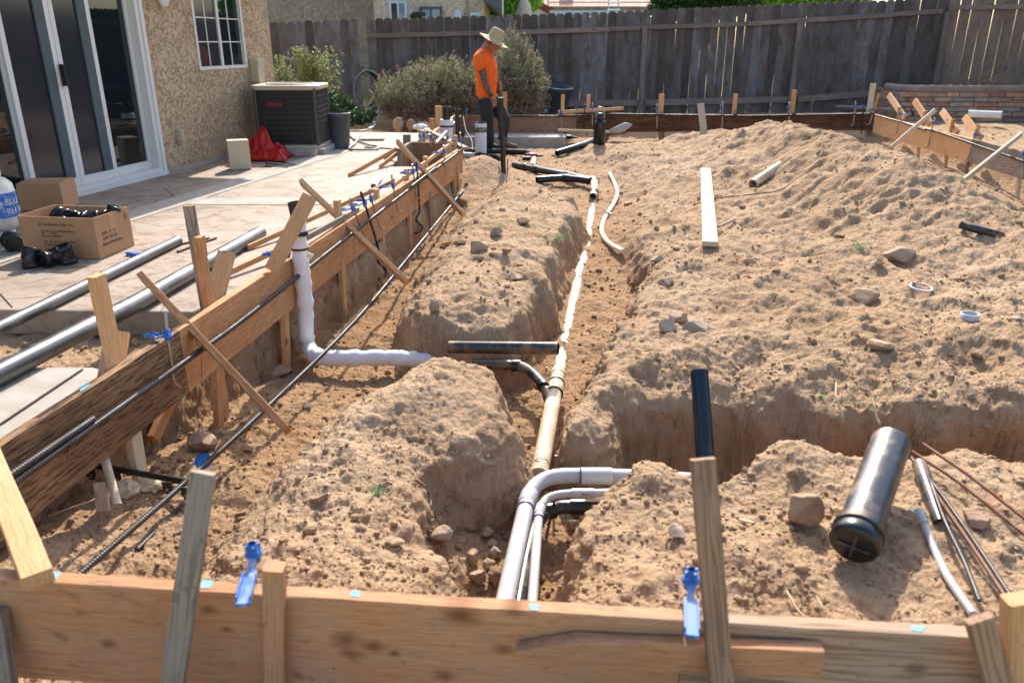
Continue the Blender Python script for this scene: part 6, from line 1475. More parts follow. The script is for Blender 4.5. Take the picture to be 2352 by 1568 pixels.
# stone planter
root = thing('stone_planter', 'curved ledge stone planter wall with a rounded cap by the right fence', 'planter wall', (7.6, 14.6, .2))
r = random.Random(5)
def pc(s):   # centre line of the curved front wall
    a = s/2.6; return Vector((7.02+ (s if s > .5 else s), 14.75-.0*s, 0))
pts = []
for i in range(40):
    s = i*.12
    if s < .45: x = 7.02+.10*(1-math.cos(s/.45*1.57))/1; y = 15.4-.75*math.sin(s/.45*1.57)
    else: x = 7.12+(s-.45); y = 14.65-.04*math.sin((s-.45)*1.2)-.03*(s-.45)
    pts.append(Vector((x, y, 0)))
mb = MB()
rows = 6; z0 = .17
L = [0]
for a, b in zip(pts, pts[1:]): L.append(L[-1]+(b-a).length)
def onp(s):
    s = max(0, min(L[-1]-1e-4, s))
    for i in range(len(pts)-1):
        if s <= L[i+1]: t = (s-L[i])/(L[i+1]-L[i]); return pts[i].lerp(pts[i+1], t), (pts[i+1]-pts[i]).normalized()
for rw in range(rows):
    s = -r.uniform(0, .2); h = .083
    while s < L[-1]:
        w_ = r.uniform(.18, .5); hh = h if r.random() > .25 else h*.48
        c, d = onp(s+w_/2); n_ = Vector((d.y, -d.x, 0)); rot = Matrix((d, n_, Vector((0, 0, 1)))).transposed(); pr = r.uniform(-.012, .02)
        mb.box(c+n_*pr+Vector((0, 0, z0+rw*h+hh/2)), (w_-.010, .11, hh-.010), rot)
        if hh < h*.9: mb.box(c+n_*(pr*.5-.004)+Vector((0, 0, z0+rw*h+h*.5+hh/2)), (w_-.012, .11, hh-.008), rot)
        s += w_
mb.build('stone_face', M['ledge'], root, origin=(0, 0, 0), bevel=.006)
mb = MB(); mb.tube([p+Vector((0, 0, z0+rows*.083+.045)) for p in pts], .075, 12); mb.build('cap', M['fence_rail'] if False else plain('rough_cap', '#8d7a6c', .9, var=.2, bump=.6), root)
mb = MB(); mb.prism([p+Vector((0, .04, 0)) for p in pts]+[Vector((12, 16.2, 0)), Vector((7.2, 16.3, 0))], .15, .66); mb.build('soil_fill', M['dirt'], root)
for lb, u in (('left solar light on the planter', 2187), ('middle solar light on the planter', 2211), ('right solar light on the planter', 2231)):
    p = WD(u, 187, 14.9); p.z = .67; rt = thing('solar_light', lb, 'solar light', p, 'solar lights on the planter')
    mb = MB(); mb.tube([p, p+Vector((0, 0, .09))], .01, 8); mb.build('stem', M['black'], rt)
    mb = MB(); mb.lathe(p+Vector((0, 0, .085)), [(0, 0), (.04, .0), (.08, .02), (.06, .035), (0, .04)], 16); mb.build('lamp_head', M['black'], rt)

# ------------------------------------------------------------------ neighbours behind the fence
YA = 20.0
root = thing('house', 'neighbour\'s beige stucco house above the left part of the fence', 'house', (-3, YA, 0))
def wz(u, v, D): return WD(u, v, D)
xL = wz(560, 30, YA+1.2).x; xM = wz(877, 30, YA+1.2).x; xR = wz(1112, 30, YA).x
mb = MB(); mb.span((xL-3, YA+1.2, 0), (xM, YA+5, 3.4)); mb.build('back_wall', M['stucco2'], root)
mb = MB(); mb.span((xM+.001, YA, 0), (xR, YA+6, 3.2)); mb.build('wall', M['stucco3'], root)
mb = MB(); mb.span((xL-3, YA+.7, 2.52+.45), (xM, YA+1.2, 3.1)); mb.build('eave', M['greypaint'], root)
mb = MB(); x = wz(1112, 0, YA).x
mb.add([(x+.01, YA-.3, 2.38), (x+.42, YA-.3, 2.12), (x+.42, YA-.3, 3.2), (x+.01, YA-.3, 3.3), (x+.01, YA+6, 2.38), (x+.42, YA+6, 2.12), (x+.42, YA+6, 3.2), (x+.01, YA+6, 3.3)], [(0, 1, 2, 3), (4, 7, 6, 5), (0, 4, 5, 1), (1, 5, 6, 2), (2, 6, 7, 3), (3, 7, 4, 0)]); mb.build('roof_edge', M['greypaint'], root)
def nwin(u0, u1, v0, v1, split=None):
    a = wz(u0, v1, YA-.02); b = wz(u1, v0, YA-.02); mb = MB()
    for (p, q) in (((a.x, a.z), (b.x, a.z+.05)), ((a.x, b.z-.05), (b.x, b.z)), ((a.x, a.z+.051), (a.x+.05, b.z-.051)), ((b.x-.05, a.z+.051), (b.x, b.z-.051)), (((a.x+b.x)/2-.02, a.z+.051), ((a.x+b.x)/2+.02, b.z-.051))):
        mb.span((p[0], YA-.05, p[1]), (q[0], YA+.02, q[1]))
    f = mb.build('window', M['brown_metal'] if split else M['gutter'], root)
    mb = MB(); mb.span((a.x+.051, YA-.03, a.z+.051), ((a.x+b.x)/2-.021, YA-.02, b.z-.051)); mb.build('pane', M['screen'] if not split else M['winglass'], f)
    mb = MB(); mb.span(((a.x+b.x)/2+.021, YA-.03, a.z+.051), (b.x-.051, YA-.02, b.z-.051)); mb.build('pane', M['winglass'], f)
nwin(896, 934, 3, 60); nwin(965, 1015, 16, 60, True); nwin(1046, 1059, 24, 60); nwin(1080, 1104, 30, 60)
mb = MB(); p = wz(962, 33, YA-.1); mb.box(p, (.3, .12, .08)); mb.tube([p, p+Vector((-.15, -.15, -.06))], .06, 10); mb.build('flood_lamp', M['black'], root)
mb = MB(); p = wz(1073, 0, YA-.05); mb.tube([(p.x, YA-.04, 2.0), (p.x, YA-.04, 3.0)], .02, 6); mb.build('downpipe', M['stucco2'], root)
# tiled house
YB = 28.0; root = thing('house', 'neighbour\'s house with a pale clay tile roof and brick chimney', 'house', (3, YB, 0))
eL = wz(1262, 27, YB); eR = wz(1520, 25, YB)
mb = MB(); mb.span((eL.x-2, YB+.6, 0), (eR.x, YB+8, eL.z-.15)); mb.build('wall', M['stucco3'], root)
rows, cols = 9, 46; mb = MB(); sl_ = .42
for i in range(rows):
    for j in range(cols):
        x = eL.x+(eR.x-eL.x)*(j+.5)/cols; y = YB+.05+i*.36; z = eL.z+.10+i*.36*sl_
        mb.tube([(x, y-.05, z-.005), (x, y+.37, z+.37*sl_+.01)], [.075, .06], 8, True)
mb.build('roof_tiles', M['tile'], root, origin=(0, YB, 2))
mb = MB(); mb.add([(eL.x, YB, eL.z+.03), (eR.x, YB, eL.z+.03), (eR.x, YB+6, eL.z+.03+6*sl_), (eL.x-3.5, YB+6, eL.z+.03+6*sl_), (eL.x, YB, eL.z-.05), (eR.x, YB, eL.z-.05), (eR.x, YB+6, eL.z-.05+6*sl_), (eL.x-3.5, YB+6, eL.z-.05+6*sl_)], [(0, 1, 2, 3), (4, 7, 6, 5), (0, 4, 5, 1), (1, 5, 6, 2), (2, 6, 7, 3), (3, 7, 4, 0)]); mb.build('roof_deck', M['tile'], root)
g0_ = wz(1214, 0, YB); mb = MB(); mb.beam((eL.x+.05, YB-.02, eL.z+.0), (g0_.x-.4, YB-.02, g0_.z+.22), .22, .05, (0, 0, 1)); mb.build('rake_board', M['fascia'], root)
mb = MB(); mb.span((eL.x, YB-.12, eL.z-.13), (eR.x, YB-.01, eL.z+.03)); mb.build('gutter', M['gutter'], root)
mb = MB(); mb.add([(eL.x, YB+.1, eL.z-.05), (g0_.x-.5, YB+.1, g0_.z+.2), (g0_.x-.5, YB+.1, 0), (eL.x, YB+.1, 0)], [(0, 1, 2, 3)]); mb.build('gable_wall', M['gutter'], root)
mb = MB(); a = wz(1285, 18, YB+1.2); b = wz(1316, 0, YB+1.2); mb.span((a.x, YB+1.1, eL.z-.2), (b.x, YB+1.9, b.z+.6)); mb.build('chimney', M['brick'], root)
for u in (1350, 1352): pass
rt = thing('ladder', 'thin grey ladder leaning on the tiled roof edge', 'ladder', wz(1390, 50, YB-.4))
for u0, u1 in ((1394, 1399), (1426, 1420)):
    mb = MB(); mb.tube([wz(u0, 52, YB-.5)-Vector((0, 0, 1.5)), wz(u1, -5, YB+.1)], .03, 6); mb.build('ladder_rail', M['gutter'], rt)
for k in range(8):
    v = 55-k*8; mb = MB(); mb.tube([wz(1395, v, YB-.4), wz(1425, v, YB-.4)], .018, 6); mb.build('rung', M['gutter'], rt)
# closed parasol
p = wz(1204, 45, 23.0); rt = thing('parasol', 'closed cream garden parasol behind the fence', 'parasol', Vector((p.x, 23, .2)))
mb = MB(); tz = wz(1204, -4, 23).z; bz = wz(1204, 75, 23).z; n = 24; vs = []; fs = []
for i, (zz, rr_) in enumerate(((tz, .03), (tz-.15, .14), (tz-.5, .22), (bz, .36))):
    for j in range(n): a = 6.283*j/n; q = rr_*(1+(.18 if j % 2 else -.1)*min(1, i)); vs.append((p.x+q*math.cos(a), 23+q*math.sin(a), zz))
for i in range(3):
    for j in range(n): fs.append((i*n+j, i*n+(j+1) % n, (i+1)*n+(j+1) % n, (i+1)*n+j))
mb.add(vs, fs, True); mb.build('canopy', M['umbrella'], rt); mb = MB(); mb.tube([(p.x, 23, .16), (p.x, 23, tz+.05)], .025, 8); mb.build('pole', M['brown_metal'], rt)

# ------------------------------------------------------------------ plants
def leafcloud(name, blobs, n, size, mat, parent=None, seed=1, elong=2.2, up=.0, **kw):
    r = np.random.default_rng(seed); P = []
    wts = np.array([b[1][0]*b[1][1]*b[1][2] for b in blobs]); wts = wts/wts.sum(); cnt = r.multinomial(n, wts)
    for (c, s), k in zip(blobs, cnt):
        d = r.normal(size=(k, 3)); d /= np.linalg.norm(d, axis=1)[:, None]; rad = r.uniform(.45, 1.05, (k, 1))**.6
        P.append(np.array(c)+d*rad*np.array(s))
    P = np.concatenate(P); k = len(P)
    a = r.normal(size=(k, 3)); a[:, 2] += up; a /= np.linalg.norm(a, axis=1)[:, None]
    b = np.cross(a, r.normal(size=(k, 3))); b /= np.linalg.norm(b, axis=1)[:, None]
    L = size*r.uniform(.6, 1.3, (k, 1)); v = np.stack([P-a*L, P+b*L/elong, P+a*L, P-b*L/elong], 1).reshape(-1, 3)
    me = bpy.data.meshes.new(name); me.vertices.add(k*4); me.vertices.foreach_set('co', v.reshape(-1).astype(np.float32))
    me.loops.add(k*4); me.loops.foreach_set('vertex_index', np.arange(k*4, dtype=np.int32)); me.polygons.add(k)
    me.polygons.foreach_set('loop_start', np.arange(k, dtype=np.int32)*4); me.polygons.foreach_set('loop_total', np.full(k, 4, np.int32)); me.update(); me.materials.append(M[mat])
    o = bpy.data.objects.new(name, me); link(o); place(o, Matrix.Identity(4), parent); o['kind'] = 'stuff'; return o
def twigs(name, base, tips, r0, mat, parent, seed, bend=.15, n=5):
    rr = random.Random(seed); mb = MB()
    for b, t in zip(base, tips):
        b = Vector(b); t = Vector(t); m = (b+t)/2+Vector((rr.uniform(-1, 1), rr.uniform(-1, 1), rr.uniform(-.3, .6)))*bend*(t-b).length
        mb.tube(smoothpath([b, m, t], 3), [r0*(1-.8*i/6) for i in range(7)], n-1)
    o = mb.build(name, M[mat], parent); o['kind'] = 'stuff'; return o
# big silvery bush (two lobes, the worker stands before it)
def bigbush(label, cx, cy, rx, ry, h, n, seed, spikes=True):
    root = thing('bush', label, 'bush', (cx, cy, .2)); r = random.Random(seed); base = []; tips = []; sb = []; stt = []
    for i in range(n):
        a = r.uniform(0, 6.283); q = r.random()**.5; x = cx+rx*q*math.cos(a); y = cy+ry*q*math.sin(a); hh = h*(1-.55*q**2)*r.uniform(.72, 1.05)
        t = Vector((x, y, .2+hh)); b = Vector((cx+(x-cx)*.35, cy+(y-cy)*.35, .22))
        if y < cy+ry*.4: base.append(b.lerp(t, .1)); tips.append(t-Vector((0, 0, hh*.25)))
        sb.append(t-Vector((r.uniform(-.08, .08), r.uniform(-.08, .08), .26))); stt.append(t+Vector(((x-cx)*.12, (y-cy)*.1, .06)))
    k = int(n*.45); twigs('stems', base[:k], tips[:k], .010, 'dry', root, seed, .3)
    twigs('sprigs', sb, stt, .010, 'leafgrey', root, seed+1, .15, 4)
    bl = [((t.x, t.y, t.z-.06), (.10, .10, .16)) for t in [Vector(s) for s in stt][::3]]
    leafcloud('foliage', bl, n*16, .035, 'leafgrey', root, seed, 5, 1.2)
    lower = [((cx+rx*.75*math.cos(a), cy-abs(ry*.7*math.sin(a)), .2+h*.24), (.28, .22, h*.22)) for a in [i*.35 for i in range(18)]]
    leafcloud('dry_underside', lower, n*12, .045, 'dry', root, seed+5, 9, .2)
    b2 = []; t2 = []
    for i in range(int(n*.7)):
        a = r.uniform(3.0, 6.4); x = cx+rx*1.0*math.cos(a)*r.uniform(.6, 1.05); y = cy+ry*math.sin(a)*r.uniform(.6, 1.05); z = r.uniform(.22, .2+h*.55)
        p = Vector((x, y, z)); b2.append(p); t2.append(p+Vector((r.uniform(-.25, .25), r.uniform(-.12, .05), r.uniform(-.12, .2))))
    twigs('dry_twigs', b2, t2, .008, 'dry', root, seed+7, .3, 4)
    leafcloud('inner_mass', [((cx, cy, .2+h*.36), (rx*.72, ry*.72, h*.30))], n*18, .06, 'twigdark', root, seed+9, 3)
    if spikes:
        fb = [s for s in stt if r.random() < .13]; twigs('flower_stalks', fb, [Vector(s)+Vector((r.uniform(-.04, .04), 0, r.uniform(.08, .2))) for s in fb], .006, 'leafgrey', root, seed+3, .05, 4)
        leafcloud('flower_heads', [((Vector(s).x, Vector(s).y, Vector(s).z+.15), (.02, .02, .06)) for s in fb], len(fb)*6, .018, 'lavender', root, seed+4, 1.6)
pL = W(990, 292, .2); bigbush('large grey green bush with dry lower twigs left of the worker', -1.2, 14.4, 1.12, .85, .98, 520, 2)
bigbush('taller grey bush with faded pink spikes behind the worker', 0.0, 14.6, .58, .7, 1.38, 330, 6)
def flower_bush(label, cx, cy, rx, h, seed, n=2200):
    root = thing('bush', label, 'bush', (cx, cy, .2)); r = random.Random(seed); base = [(cx+r.uniform(-rx, rx)*.6, cy+r.uniform(-.2, .2), .2) for _ in range(46)]
    tips = [Vector((b[0]+r.uniform(-.22, .22), b[1]+r.uniform(-.1, .1), .2+h*r.uniform(.6, 1.08))) for b in base]
    twigs('stems', base, tips, .009, 'leafy', root, seed, .12, 4)
    bl = []
    for b, t in zip(base, tips):
        b = Vector(b)
        for f in (.35, .6, .82, .97): p = b.lerp(t, f); bl.append(((p.x, p.y, p.z), (.11, .11, .13)))
    leafcloud('foliage', bl, n*2, .026, 'leafy', root, seed, 1.8); leafcloud('red_flowers', bl, 60, .026, 'flower', root, seed+1, 1.3)
flower_bush('green bush with small red flowers against the fence behind the condenser', -4.3, 14.4, .5, .95, 11)
flower_bush('second green flowering bush between the condenser and the hose', -3.38, 14.2, .36, 1.12, 12); 
root = thing('bush', 'low dark green bush behind the bin and hose', 'bush', (-2.55, 13.9, .2)); leafcloud('foliage', [((-3.0, 14.0, .45), (.3, .3, .25)), ((-2.6, 13.9, .32), (.3, .3, .14)), ((-2.85, 13.6, .3), (.25, .2, .15))], 2600, .03, 'leafdark', root, 13, 1.8); twigs('stems', [(-2.6, 13.9, .2)]*6, [Vector((-2.6+.12*i-.3, 13.9, .75)) for i in range(6)], .012, 'twigdark', root, 14)
# edging stones of the bed
for i, (lb, u, v, w_, h_) in enumerate((('upright pinkish edging stone below the big bush', 916, 298, 24, 28), ('brown edging stone beside the pinkish one', 945, 297, 20, 24), ('pale edging stone right of the brown one', 972, 298, 30, 18), ('small edging stone before the pale one', 958, 302, 18, 12))):
    c = WD(u, v, 12.95); s = c.y/1800
    bm = bmesh.new(); bmesh.ops.create_icosphere(bm, subdivisions=3, radius=1)
    for q in bm.verts: k = 1+.25*mnoise.noise(q.co*1.7+Vector((i*5, 0, 0))); q.co = Vector((q.co.x*w_*s*.5, q.co.y*w_*s*.4, q.co.z*h_*s*.55))*k
    me = bpy.data.meshes.new('edging_stone'); bm.to_mesh(me); bm.free(); me.materials.append(M['rock']); o = bpy.data.objects.new('edging_stone', me); link(o); place(o, Matrix.Translation((c.x, 12.95, .2+h_*s*.35))); tag(o, lb, 'stone', 'edging stones below the big bush')
# dry plant on the planter
c = Vector((8.55, 15.1, .66)); root = thing('dry_plant', 'dry brown stemmed plant on the stone planter', 'plant', c); r = random.Random(9)
twigs('stems', [c+Vector((r.uniform(-.4, .4), 0, 0)) for _ in range(70)], [c+Vector((r.uniform(-.6, .6), r.uniform(-.2, .2), r.uniform(.15, .42))) for _ in range(70)], .008, 'dry', root, 4)
# trees behind the fence
def tree(label, cx, cy, h, blobs, n, size, mat, seed):
    root = thing('tree', label, 'tree', (cx, cy, .16)); mb = MB(); mb.tube(smoothpath([(cx, cy, .1), (cx+.1, cy, h*.35), (cx-.05, cy, h*.7)], 5), [.16-.01*i for i in range(11)], 10)
    for b in blobs: mb.tube([(cx+.05, cy, h*.4), Vector(b[0]).lerp(Vector((cx, cy, h*.5)), .4), Vector(b[0])], [.07, .05, .02], 6)
    mb.build('trunk', M['twigdark'], root); leafcloud('crown', blobs, n, size, mat, root, seed, 1.7)
def pt(u, v, D): return tuple(WD(u, v, D))
tree('bright green tree between the two neighbour houses', pt(1160, 30, 26)[0], 26, 3.2, [(pt(1150, 15, 26), (.9, .8, .6)), (pt(1170, 35, 26), (.7, .7, .5)), (pt(1130, 40, 26), (.6, .6, .5)), (pt(1165, -25, 26), (1.2, .9, .8))], 9000, .07, 'leafbright', 21)
tree('broad dark green tree above the middle of the fence', pt(1620, 10, 24)[0], 24, 3.2, [(pt(1560, 8, 24), (.7, .8, .45)), (pt(1620, 5, 24), (.9, .8, .5)), (pt(1680, 0, 24), (.9, .8, .45)), (pt(1600, -30, 24), (1.4, .9, .7)), (pt(1520, 15, 24), (.4, .5, .3))], 16000, .06, 'leafdark', 22)
tree('light green tree above the right of the fence', pt(1850, -5, 25)[0], 25, 3.3, [(pt(1800, 0, 25), (.9, .8, .5)), (pt(1880, -5, 25), (1.0, .8, .5)), (pt(1930, 5, 25), (.8, .8, .5)), (pt(1740, 5, 25), (.5, .6, .3))], 12000, .07, 'leafbright', 23)
tree('dark tree outside the right fence seen in the glass', 11.5, 9.0, 3.6, [((12, 9, 3.2), (1.8, 2.2, 1.4)), ((12, 5.5, 3.0), (1.5, 2.0, 1.4)), ((12.5, 13, 3.2), (1.6, 2, 1.4))], 9000, .12, 'leafdark', 24)
# planting beside the right fence, mirrored in the glass
root = thing('bush', 'bushes along the right fence outside the picture', 'bush', (10.2, 6, .2)); leafcloud('foliage', [((10.3, 4.5+1.6*i, .75), (.45, .8, .5)) for i in range(5)], 6000, .06, 'leafy', root, 31); twigs('stems', [(10.3, 4.5+1.6*i, .2) for i in range(5)], [Vector((10.3, 4.5+1.6*i, 1.0)) for i in range(5)], .02, 'twigdark', root, 32)
# ================================================================== the worker
PD = 12.35
def q(u, v, d=0.0): return WD(u, v, PD+d)
sx = .0070          # metres per picture unit at his distance (12.0 m deep)
px = (q(1101, 200)-q(1100, 200)).x
wk = thing('person', 'worker in an orange t shirt, black trousers and straw hat looking down at the trench', 'person', q(1140, 341))
body = MB(); X = Vector((1, 0, 0)); Y = Vector((0, 1, 0)); Z = Vector((0, 0, 1))
def limb(mb, pts, n=14):         # pts: (point, radius)
    ps = []; rs = []
    P_ = [Vector(p) for p, _ in pts]; sm = smoothpath(P_, 4); k = len(sm)
    for i in range(k): t = i/4; a = int(min(t, len(pts)-1)); b = min(a+1, len(pts)-1); ps.append(sm[i]); rs.append(pts[a][1]*(1-(t-a))+pts[b][1]*(t-a))
    mb.tube(ps, rs, n)
def torso(mb, inflate=0.0, z0=None, top=True):
    S = [(1120, 238, 20, 24), (1119, 222, 21, 25), (1117, 205, 20.5, 23), (1117, 185, 21.5, 23.5), (1116, 165, 23, 26), (1114, 148, 23, 29), (1112, 132, 20, 30), (1112, 122, 15, 26), (1114, 113, 9.5, 14), (1118, 106, 8.5, 9)]
    mb.loft([(q(u, v), X*(a*px+inflate), Y*(b*px+inflate)) for u, v, a, b in S], 20)
torso(body)
# neck and head, bowed to the right
limb(body, [(q(1114, 114), .068), (q(1120, 104), .060), (q(1127, 97), .062)])
hc = q(1133, 97.5); R_ = Matrix.Rotation(R(38), 3, 'Y')
def headpt(x, y, z): return hc+R_ @ Vector((x, y, z))    # x forward, z up of the head
secs = []
for z, a, b, xo in ((.115, .02, .02, -.01), (.10, .065, .05, -.008), (.06, .095, .073, -.005), (.02, .100, .077, 0), (-.02, .096, .075, .004), (-.06, .080, .066, .016), (-.095, .058, .052, .034), (-.118, .036, .036, .048), (-.128, .015, .02, .055)):
    secs.append((headpt(xo, 0, z), R_ @ X*a, Y*b))
body.loft(secs[::-1], 20)
body.loft([(headpt(.095, 0, .02), R_ @ X*.006, Y*.008), (headpt(.106, 0, -.005), R_ @ X*.014, Y*.012), (headpt(.112, 0, -.028), R_ @ X*.018, Y*.017), (headpt(.098, 0, -.040), R_ @ X*.014, Y*.014)], 10)   # nose
body.loft([(headpt(.088, 0, -.062), R_ @ X*.010, Y*.024), (headpt(.091, 0, -.072), R_ @ X*.012, Y*.026), (headpt(.084, 0, -.082), R_ @ X*.010, Y*.020)], 10)   # lips
for s in (-1, 1): body.loft([(headpt(-.008, s*.074, .015), R_ @ X*.012, Y*.006), (headpt(-.004, s*.084, .0), R_ @ X*.019, Y*.008), (headpt(0, s*.082, -.025), R_ @ X*.012, Y*.007), (headpt(.004, s*.076, -.04), R_ @ X*.006, Y*.004)], 10)
# near arm
na = [(q(1103, 130, -.17), .062), (q(1104, 150, -.21), .056), (q(1109, 170, -.23), .050), (q(1113, 188, -.24), .045), (q(1120, 205, -.24), .042), (q(1126, 217, -.24), .030), (q(1129, 222, -.24), .027)]
limb(body, na)
def hand(mb, wr, down, palm_w, thumb, curl, s=1.0):
    """palm plus five separate bent fingers"""
    down = down.normalized(); w_ = palm_w.normalized(); nrm = down.cross(w_).normalized()
    pc = wr+down*.045*s
    mb.loft([(wr, w_*.026*s, nrm*.018*s), (wr+down*.03*s, w_*.036*s, nrm*.016*s), (wr+down*.06*s, w_*.041*s, nrm*.015*s), (wr+down*.088*s, w_*.040*s, nrm*.013*s)], 14)
    for i, (o, L) in enumerate(((-.031, .072), (-.011, .082), (.010, .077), (.030, .060))):
        b = wr+down*.082*s+w_*o*s; c = b+down*L*.45*s+nrm*curl*.10*L; e = c+(down*.42+nrm*curl*.55).normalized()*L*.55*s
        limb(mb, [(b, .0095*s), (c, .009*s), (e, .0072*s)], 8)
    tb = wr+down*.03*s+w_*thumb*.03*s; tm = tb+(down*.6+w_*thumb*.6+nrm*.3*curl).normalized()*.035*s; te = tm+(down*.95+w_*thumb*.15+nrm*.4*curl).normalized()*.032*s
    limb(mb, [(tb, .012*s), (tm, .0105*s), (te, .0085*s)], 8)
hand(body, q(1129.5, 223, -.24), q(1137, 236)-q(1131, 222)+Vector((0, 0, 0)), Vector((.85, -.5, .25)), 1, 1.0, 1.02)
# far arm: hand at the pocket
fa = [(q(1120, 130, .20), .060), (q(1130, 150, .24), .054), (q(1139, 172, .22), .046), (q(1143, 190, .18), .038), (q(1148, 202, .12), .030), (q(1150, 206, .10), .027)]
limb(body, fa); hand(body, q(1150, 207, .10), q(1153, 222)-q(1149, 205), Vector((.3, -.9, 0)), -1, .6)
# legs
nl = [(q(1113, 225, -.10), .100), (q(1116, 248, -.12), .092), (q(1120, 280, -.12), .066), (q(1122, 300, -.12), .062), (q(1126, 325, -.12), .046), (q(1127, 336, -.12), .045)]
fl = [(q(1128, 225, .10), .100), (q(1143, 248, .08), .090), (q(1157, 275, .02), .068), (q(1158, 292, .02), .064), (q(1154, 315, .02), .048), (q(1156, 332, .02), .045)]
limb(body, nl); limb(body, fl)
bo = body.build('body', M['skin'], wk, edge=True)
rm = bo.modifiers.new('skin', 'REMESH'); rm.mode = 'VOXEL'; rm.voxel_size = .0065; rm.use_smooth_shade = True
sm_ = bo.modifiers.new('sm', 'SMOOTH'); sm_.iterations = 3; sm_.factor = .5
# tattooed forearm look: darker patches in the skin of the near arm
n = N('tattooed_skin'); v = n.coord(); c = n.mix(n.math('MULTIPLY', step(n, n.noise(v, 26, 4, .7), .40, .52), .85), lin('#8a5f49'), lin('#2e2a2c')); M['tattoo'] = n.out(c, .55)
mb = MB(); limb(mb, [(p, r+.002) for p, r in na[1:6]]); mb.build('tattoo_sleeve', M['tattoo'], wk)
mb = MB(); limb(mb, [(p, r+.002) for p, r in fa[2:5]]); mb.build('tattoo_sleeve', M['tattoo'], wk)
# shirt
mb = MB(); S = [(1118, 224, 21.5, 25.5), (1117, 212, 22.5, 25.5), (1118, 195, 23, 25), (1118, 178, 23.5, 26), (1116, 160, 25, 28), (1113, 145, 25.5, 31), (1111, 132, 22.5, 32), (1112, 122, 18, 28), (1114, 115, 11.5, 16), (1115.5, 112.5, 10, 13)]
mb.loft([(q(u, v_), X*(a*px+.008), Y*(b*px+.008)) for u, v_, a, b in S], 28)
limb(mb, [(q(1105, 126, -.12), .075), (q(1102, 134, -.18), .078), (q(1102, 148, -.215), .074), (q(1103.5, 163, -.23), .070)]); limb(mb, [(q(1118, 126, .14), .072), (q(1123, 136, .21), .074), (q(1129, 150, .24), .070), (q(1133, 160, .24), .066)])
sh = mb.build('t_shirt', M['orange'], wk); rm = sh.modifiers.new('rm', 'REMESH'); rm.mode = 'VOXEL'; rm.voxel_size = .009; rm.use_smooth_shade = True
tx = bpy.data.textures.new('folds', 'CLOUDS'); tx.noise_scale = .11; d_ = sh.modifiers.new('folds', 'DISPLACE'); d_.texture = tx; d_.strength = .04; d_.mid_level = .5
s_ = sh.modifiers.new('sm', 'SMOOTH'); s_.iterations = 2
# trousers
mb = MB(); mb.loft([(q(1121, 246), X*(21*px), Y*(23*px)), (q(1120, 232), X*(22.5*px), Y*(25*px)), (q(1118.5, 218), X*(20.5*px), Y*(24*px))], 22)
limb(mb, [(q(1114, 228, -.10), .125), (q(1116, 250, -.12), .115), (q(1119, 278, -.12), .092), (q(1121, 300, -.12), .084), (q(1124, 320, -.12), .074), (q(1125, 333, -.12), .070)])
limb(mb, [(q(1130, 228, .10), .120), (q(1144, 250, .08), .112), (q(1157, 275, .02), .094), (q(1157, 294, .02), .086), (q(1154, 314, .02), .068), (q(1153, 322, .02), .066)])
tr = mb.build('trousers', M['trouser'], wk); rm = tr.modifiers.new('rm', 'REMESH'); rm.mode = 'VOXEL'; rm.voxel_size = .009; rm.use_smooth_shade = True
d_ = tr.modifiers.new('folds', 'DISPLACE'); d_.texture = tx; d_.strength = .035
s_ = tr.modifiers.new('sm', 'SMOOTH'); s_.iterations = 2
# boots
def boot(u, v, d, yaw, mat):
    a = q(u, v, d); f = Vector((math.cos(yaw), math.sin(yaw), 0)); s = Vector((-f.y, f.x, 0)); mb = MB()
    mb.loft([(a-f*.075+Z*.045, Z*.045, s*.030), (a-f*.05+Z*.055, Z*.055, s*.042), (a+f*.02+Z*.055, Z*.055, s*.044), (a+f*.09+Z*.038, Z*.038, s*.048), (a+f*.16+Z*.032, Z*.032, s*.048), (a+f*.20+Z*.024, Z*.02, s*.035)], 16)
    mb.tube([a+Z*.05-f*.01, a+Z*.17-f*.015], [.052, .056], 16); b_ = mb.build('boot', M[mat], wk)
    mb = MB(); mb.loft([(a-f*.08+Z*.008, Z*.010, s*.036), (a+f*.05+Z*.008, Z*.010, s*.046), (a+f*.15+Z*.008, Z*.010, s*.052), (a+f*.205+Z*.008, Z*.009, s*.036)], 14); mb.build('sole', M['black'], b_)
boot(1125, 342, -.12, R(-20), 'trouser'); boot(1160, 340, .02, R(-12), 'boot')
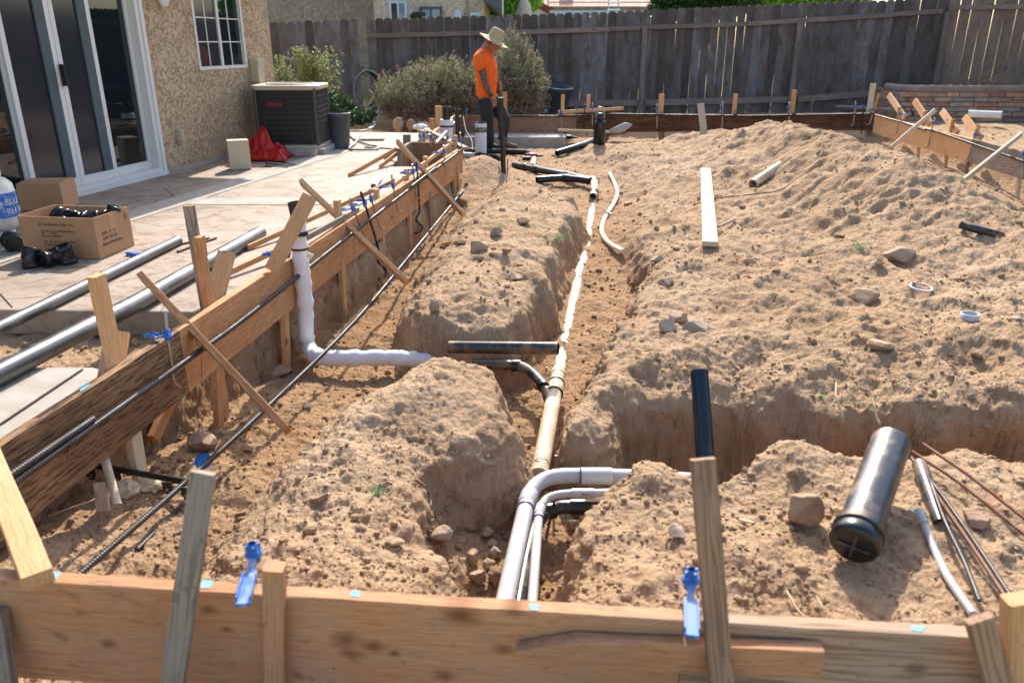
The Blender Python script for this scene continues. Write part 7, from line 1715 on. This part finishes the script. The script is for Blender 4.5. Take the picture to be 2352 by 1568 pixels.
# hat: straw crown, wide brim, red lining
R2 = Matrix.Rotation(R(27), 3, 'Y'); hb = q(1136.5, 89.5); hz_d = R2 @ Z
n_ = 40; prof = [(.0, .150), (.05, .152), (.078, .140), (.090, .11), (.098, .03), (.104, .004), (.13, -.004), (.18, -.016), (.212, -.030), (.214, -.026), (.18, -.010), (.13, .004), (.106, .012)]
mb = MB(); vs = []; fs = []
for rr_, hh in prof[:9]+prof[9:10]:
    for j in range(n_):
        a = 6.283*j/n_; e = 1.06; dr = -.028*math.sin(a)**2*(rr_/.2)**2 if rr_ > .12 else 0
        pinch = 1-.18*abs(math.sin(a))*max(0, (hh-.06)/.09) if rr_ < .1 and hh > .05 else 1
        vs.append(hb+R2 @ Vector((rr_*e*math.cos(a)*1.04, rr_*math.sin(a)*pinch, hh+dr)))
for i in range(9):
    for j in range(n_): fs.append((i*n_+j, i*n_+(j+1) % n_, (i+1)*n_+(j+1) % n_, (i+1)*n_+j))
mb.add(vs, fs, True); hat = mb.build('straw_hat', M['straw'], wk)
mb = MB(); vs = []; fs = []
for rr_, hh in ((.100, -.002), (.13, -.010), (.18, -.022), (.2185, -.031)):
    for j in range(n_): a = 6.283*j/n_; dr = -.028*math.sin(a)**2*(rr_/.2)**2; vs.append(hb+R2 @ Vector((rr_*1.06*math.cos(a)*1.04, rr_*math.sin(a), hh+dr)))
for i in range(3):
    for j in range(n_): fs.append((i*n_+j, i*n_+(j+1) % n_, (i+1)*n_+(j+1) % n_, (i+1)*n_+j))
mb.add(vs, fs, True); mb.build('brim_lining', M['hatred'], hat)
# eyes, hair stubble, watch
for s in (-1, 1):
    mb = MB(); mb.loft([(headpt(.078, s*.030, .012), R_ @ X*.002, Y*.004), (headpt(.084, s*.030, .006), R_ @ X*.008, Y*.011), (headpt(.078, s*.030, -.001), R_ @ X*.002, Y*.004)], 8); mb.build('eye', M['black'], wk)
mb = MB(); mb.loft([(headpt(-.012, 0, -.055), R_ @ X*.072, Y*.066), (headpt(-.010, 0, -.02), R_ @ X*.092, Y*.078), (headpt(-.010, 0, .03), R_ @ X*.100, Y*.080), (headpt(-.01, 0, .09), R_ @ X*.075, Y*.06)], 18); mb.build('cropped_hair', plain('stubble_hair', '#5e4233', .8), wk)
c = q(1128, 219, -.24); d = (na[-1][0]-na[-2][0]).normalized(); mb = MB(); mb.tube([c-d*.014, c+d*.014], .034, 16); wt = mb.build('watch_strap', M['black'], wk)
mb = MB(); mb.box(c+Vector((.012, -.034, 0)), (.036, .012, .036)); mb.build('watch_case', M['black'], wt)
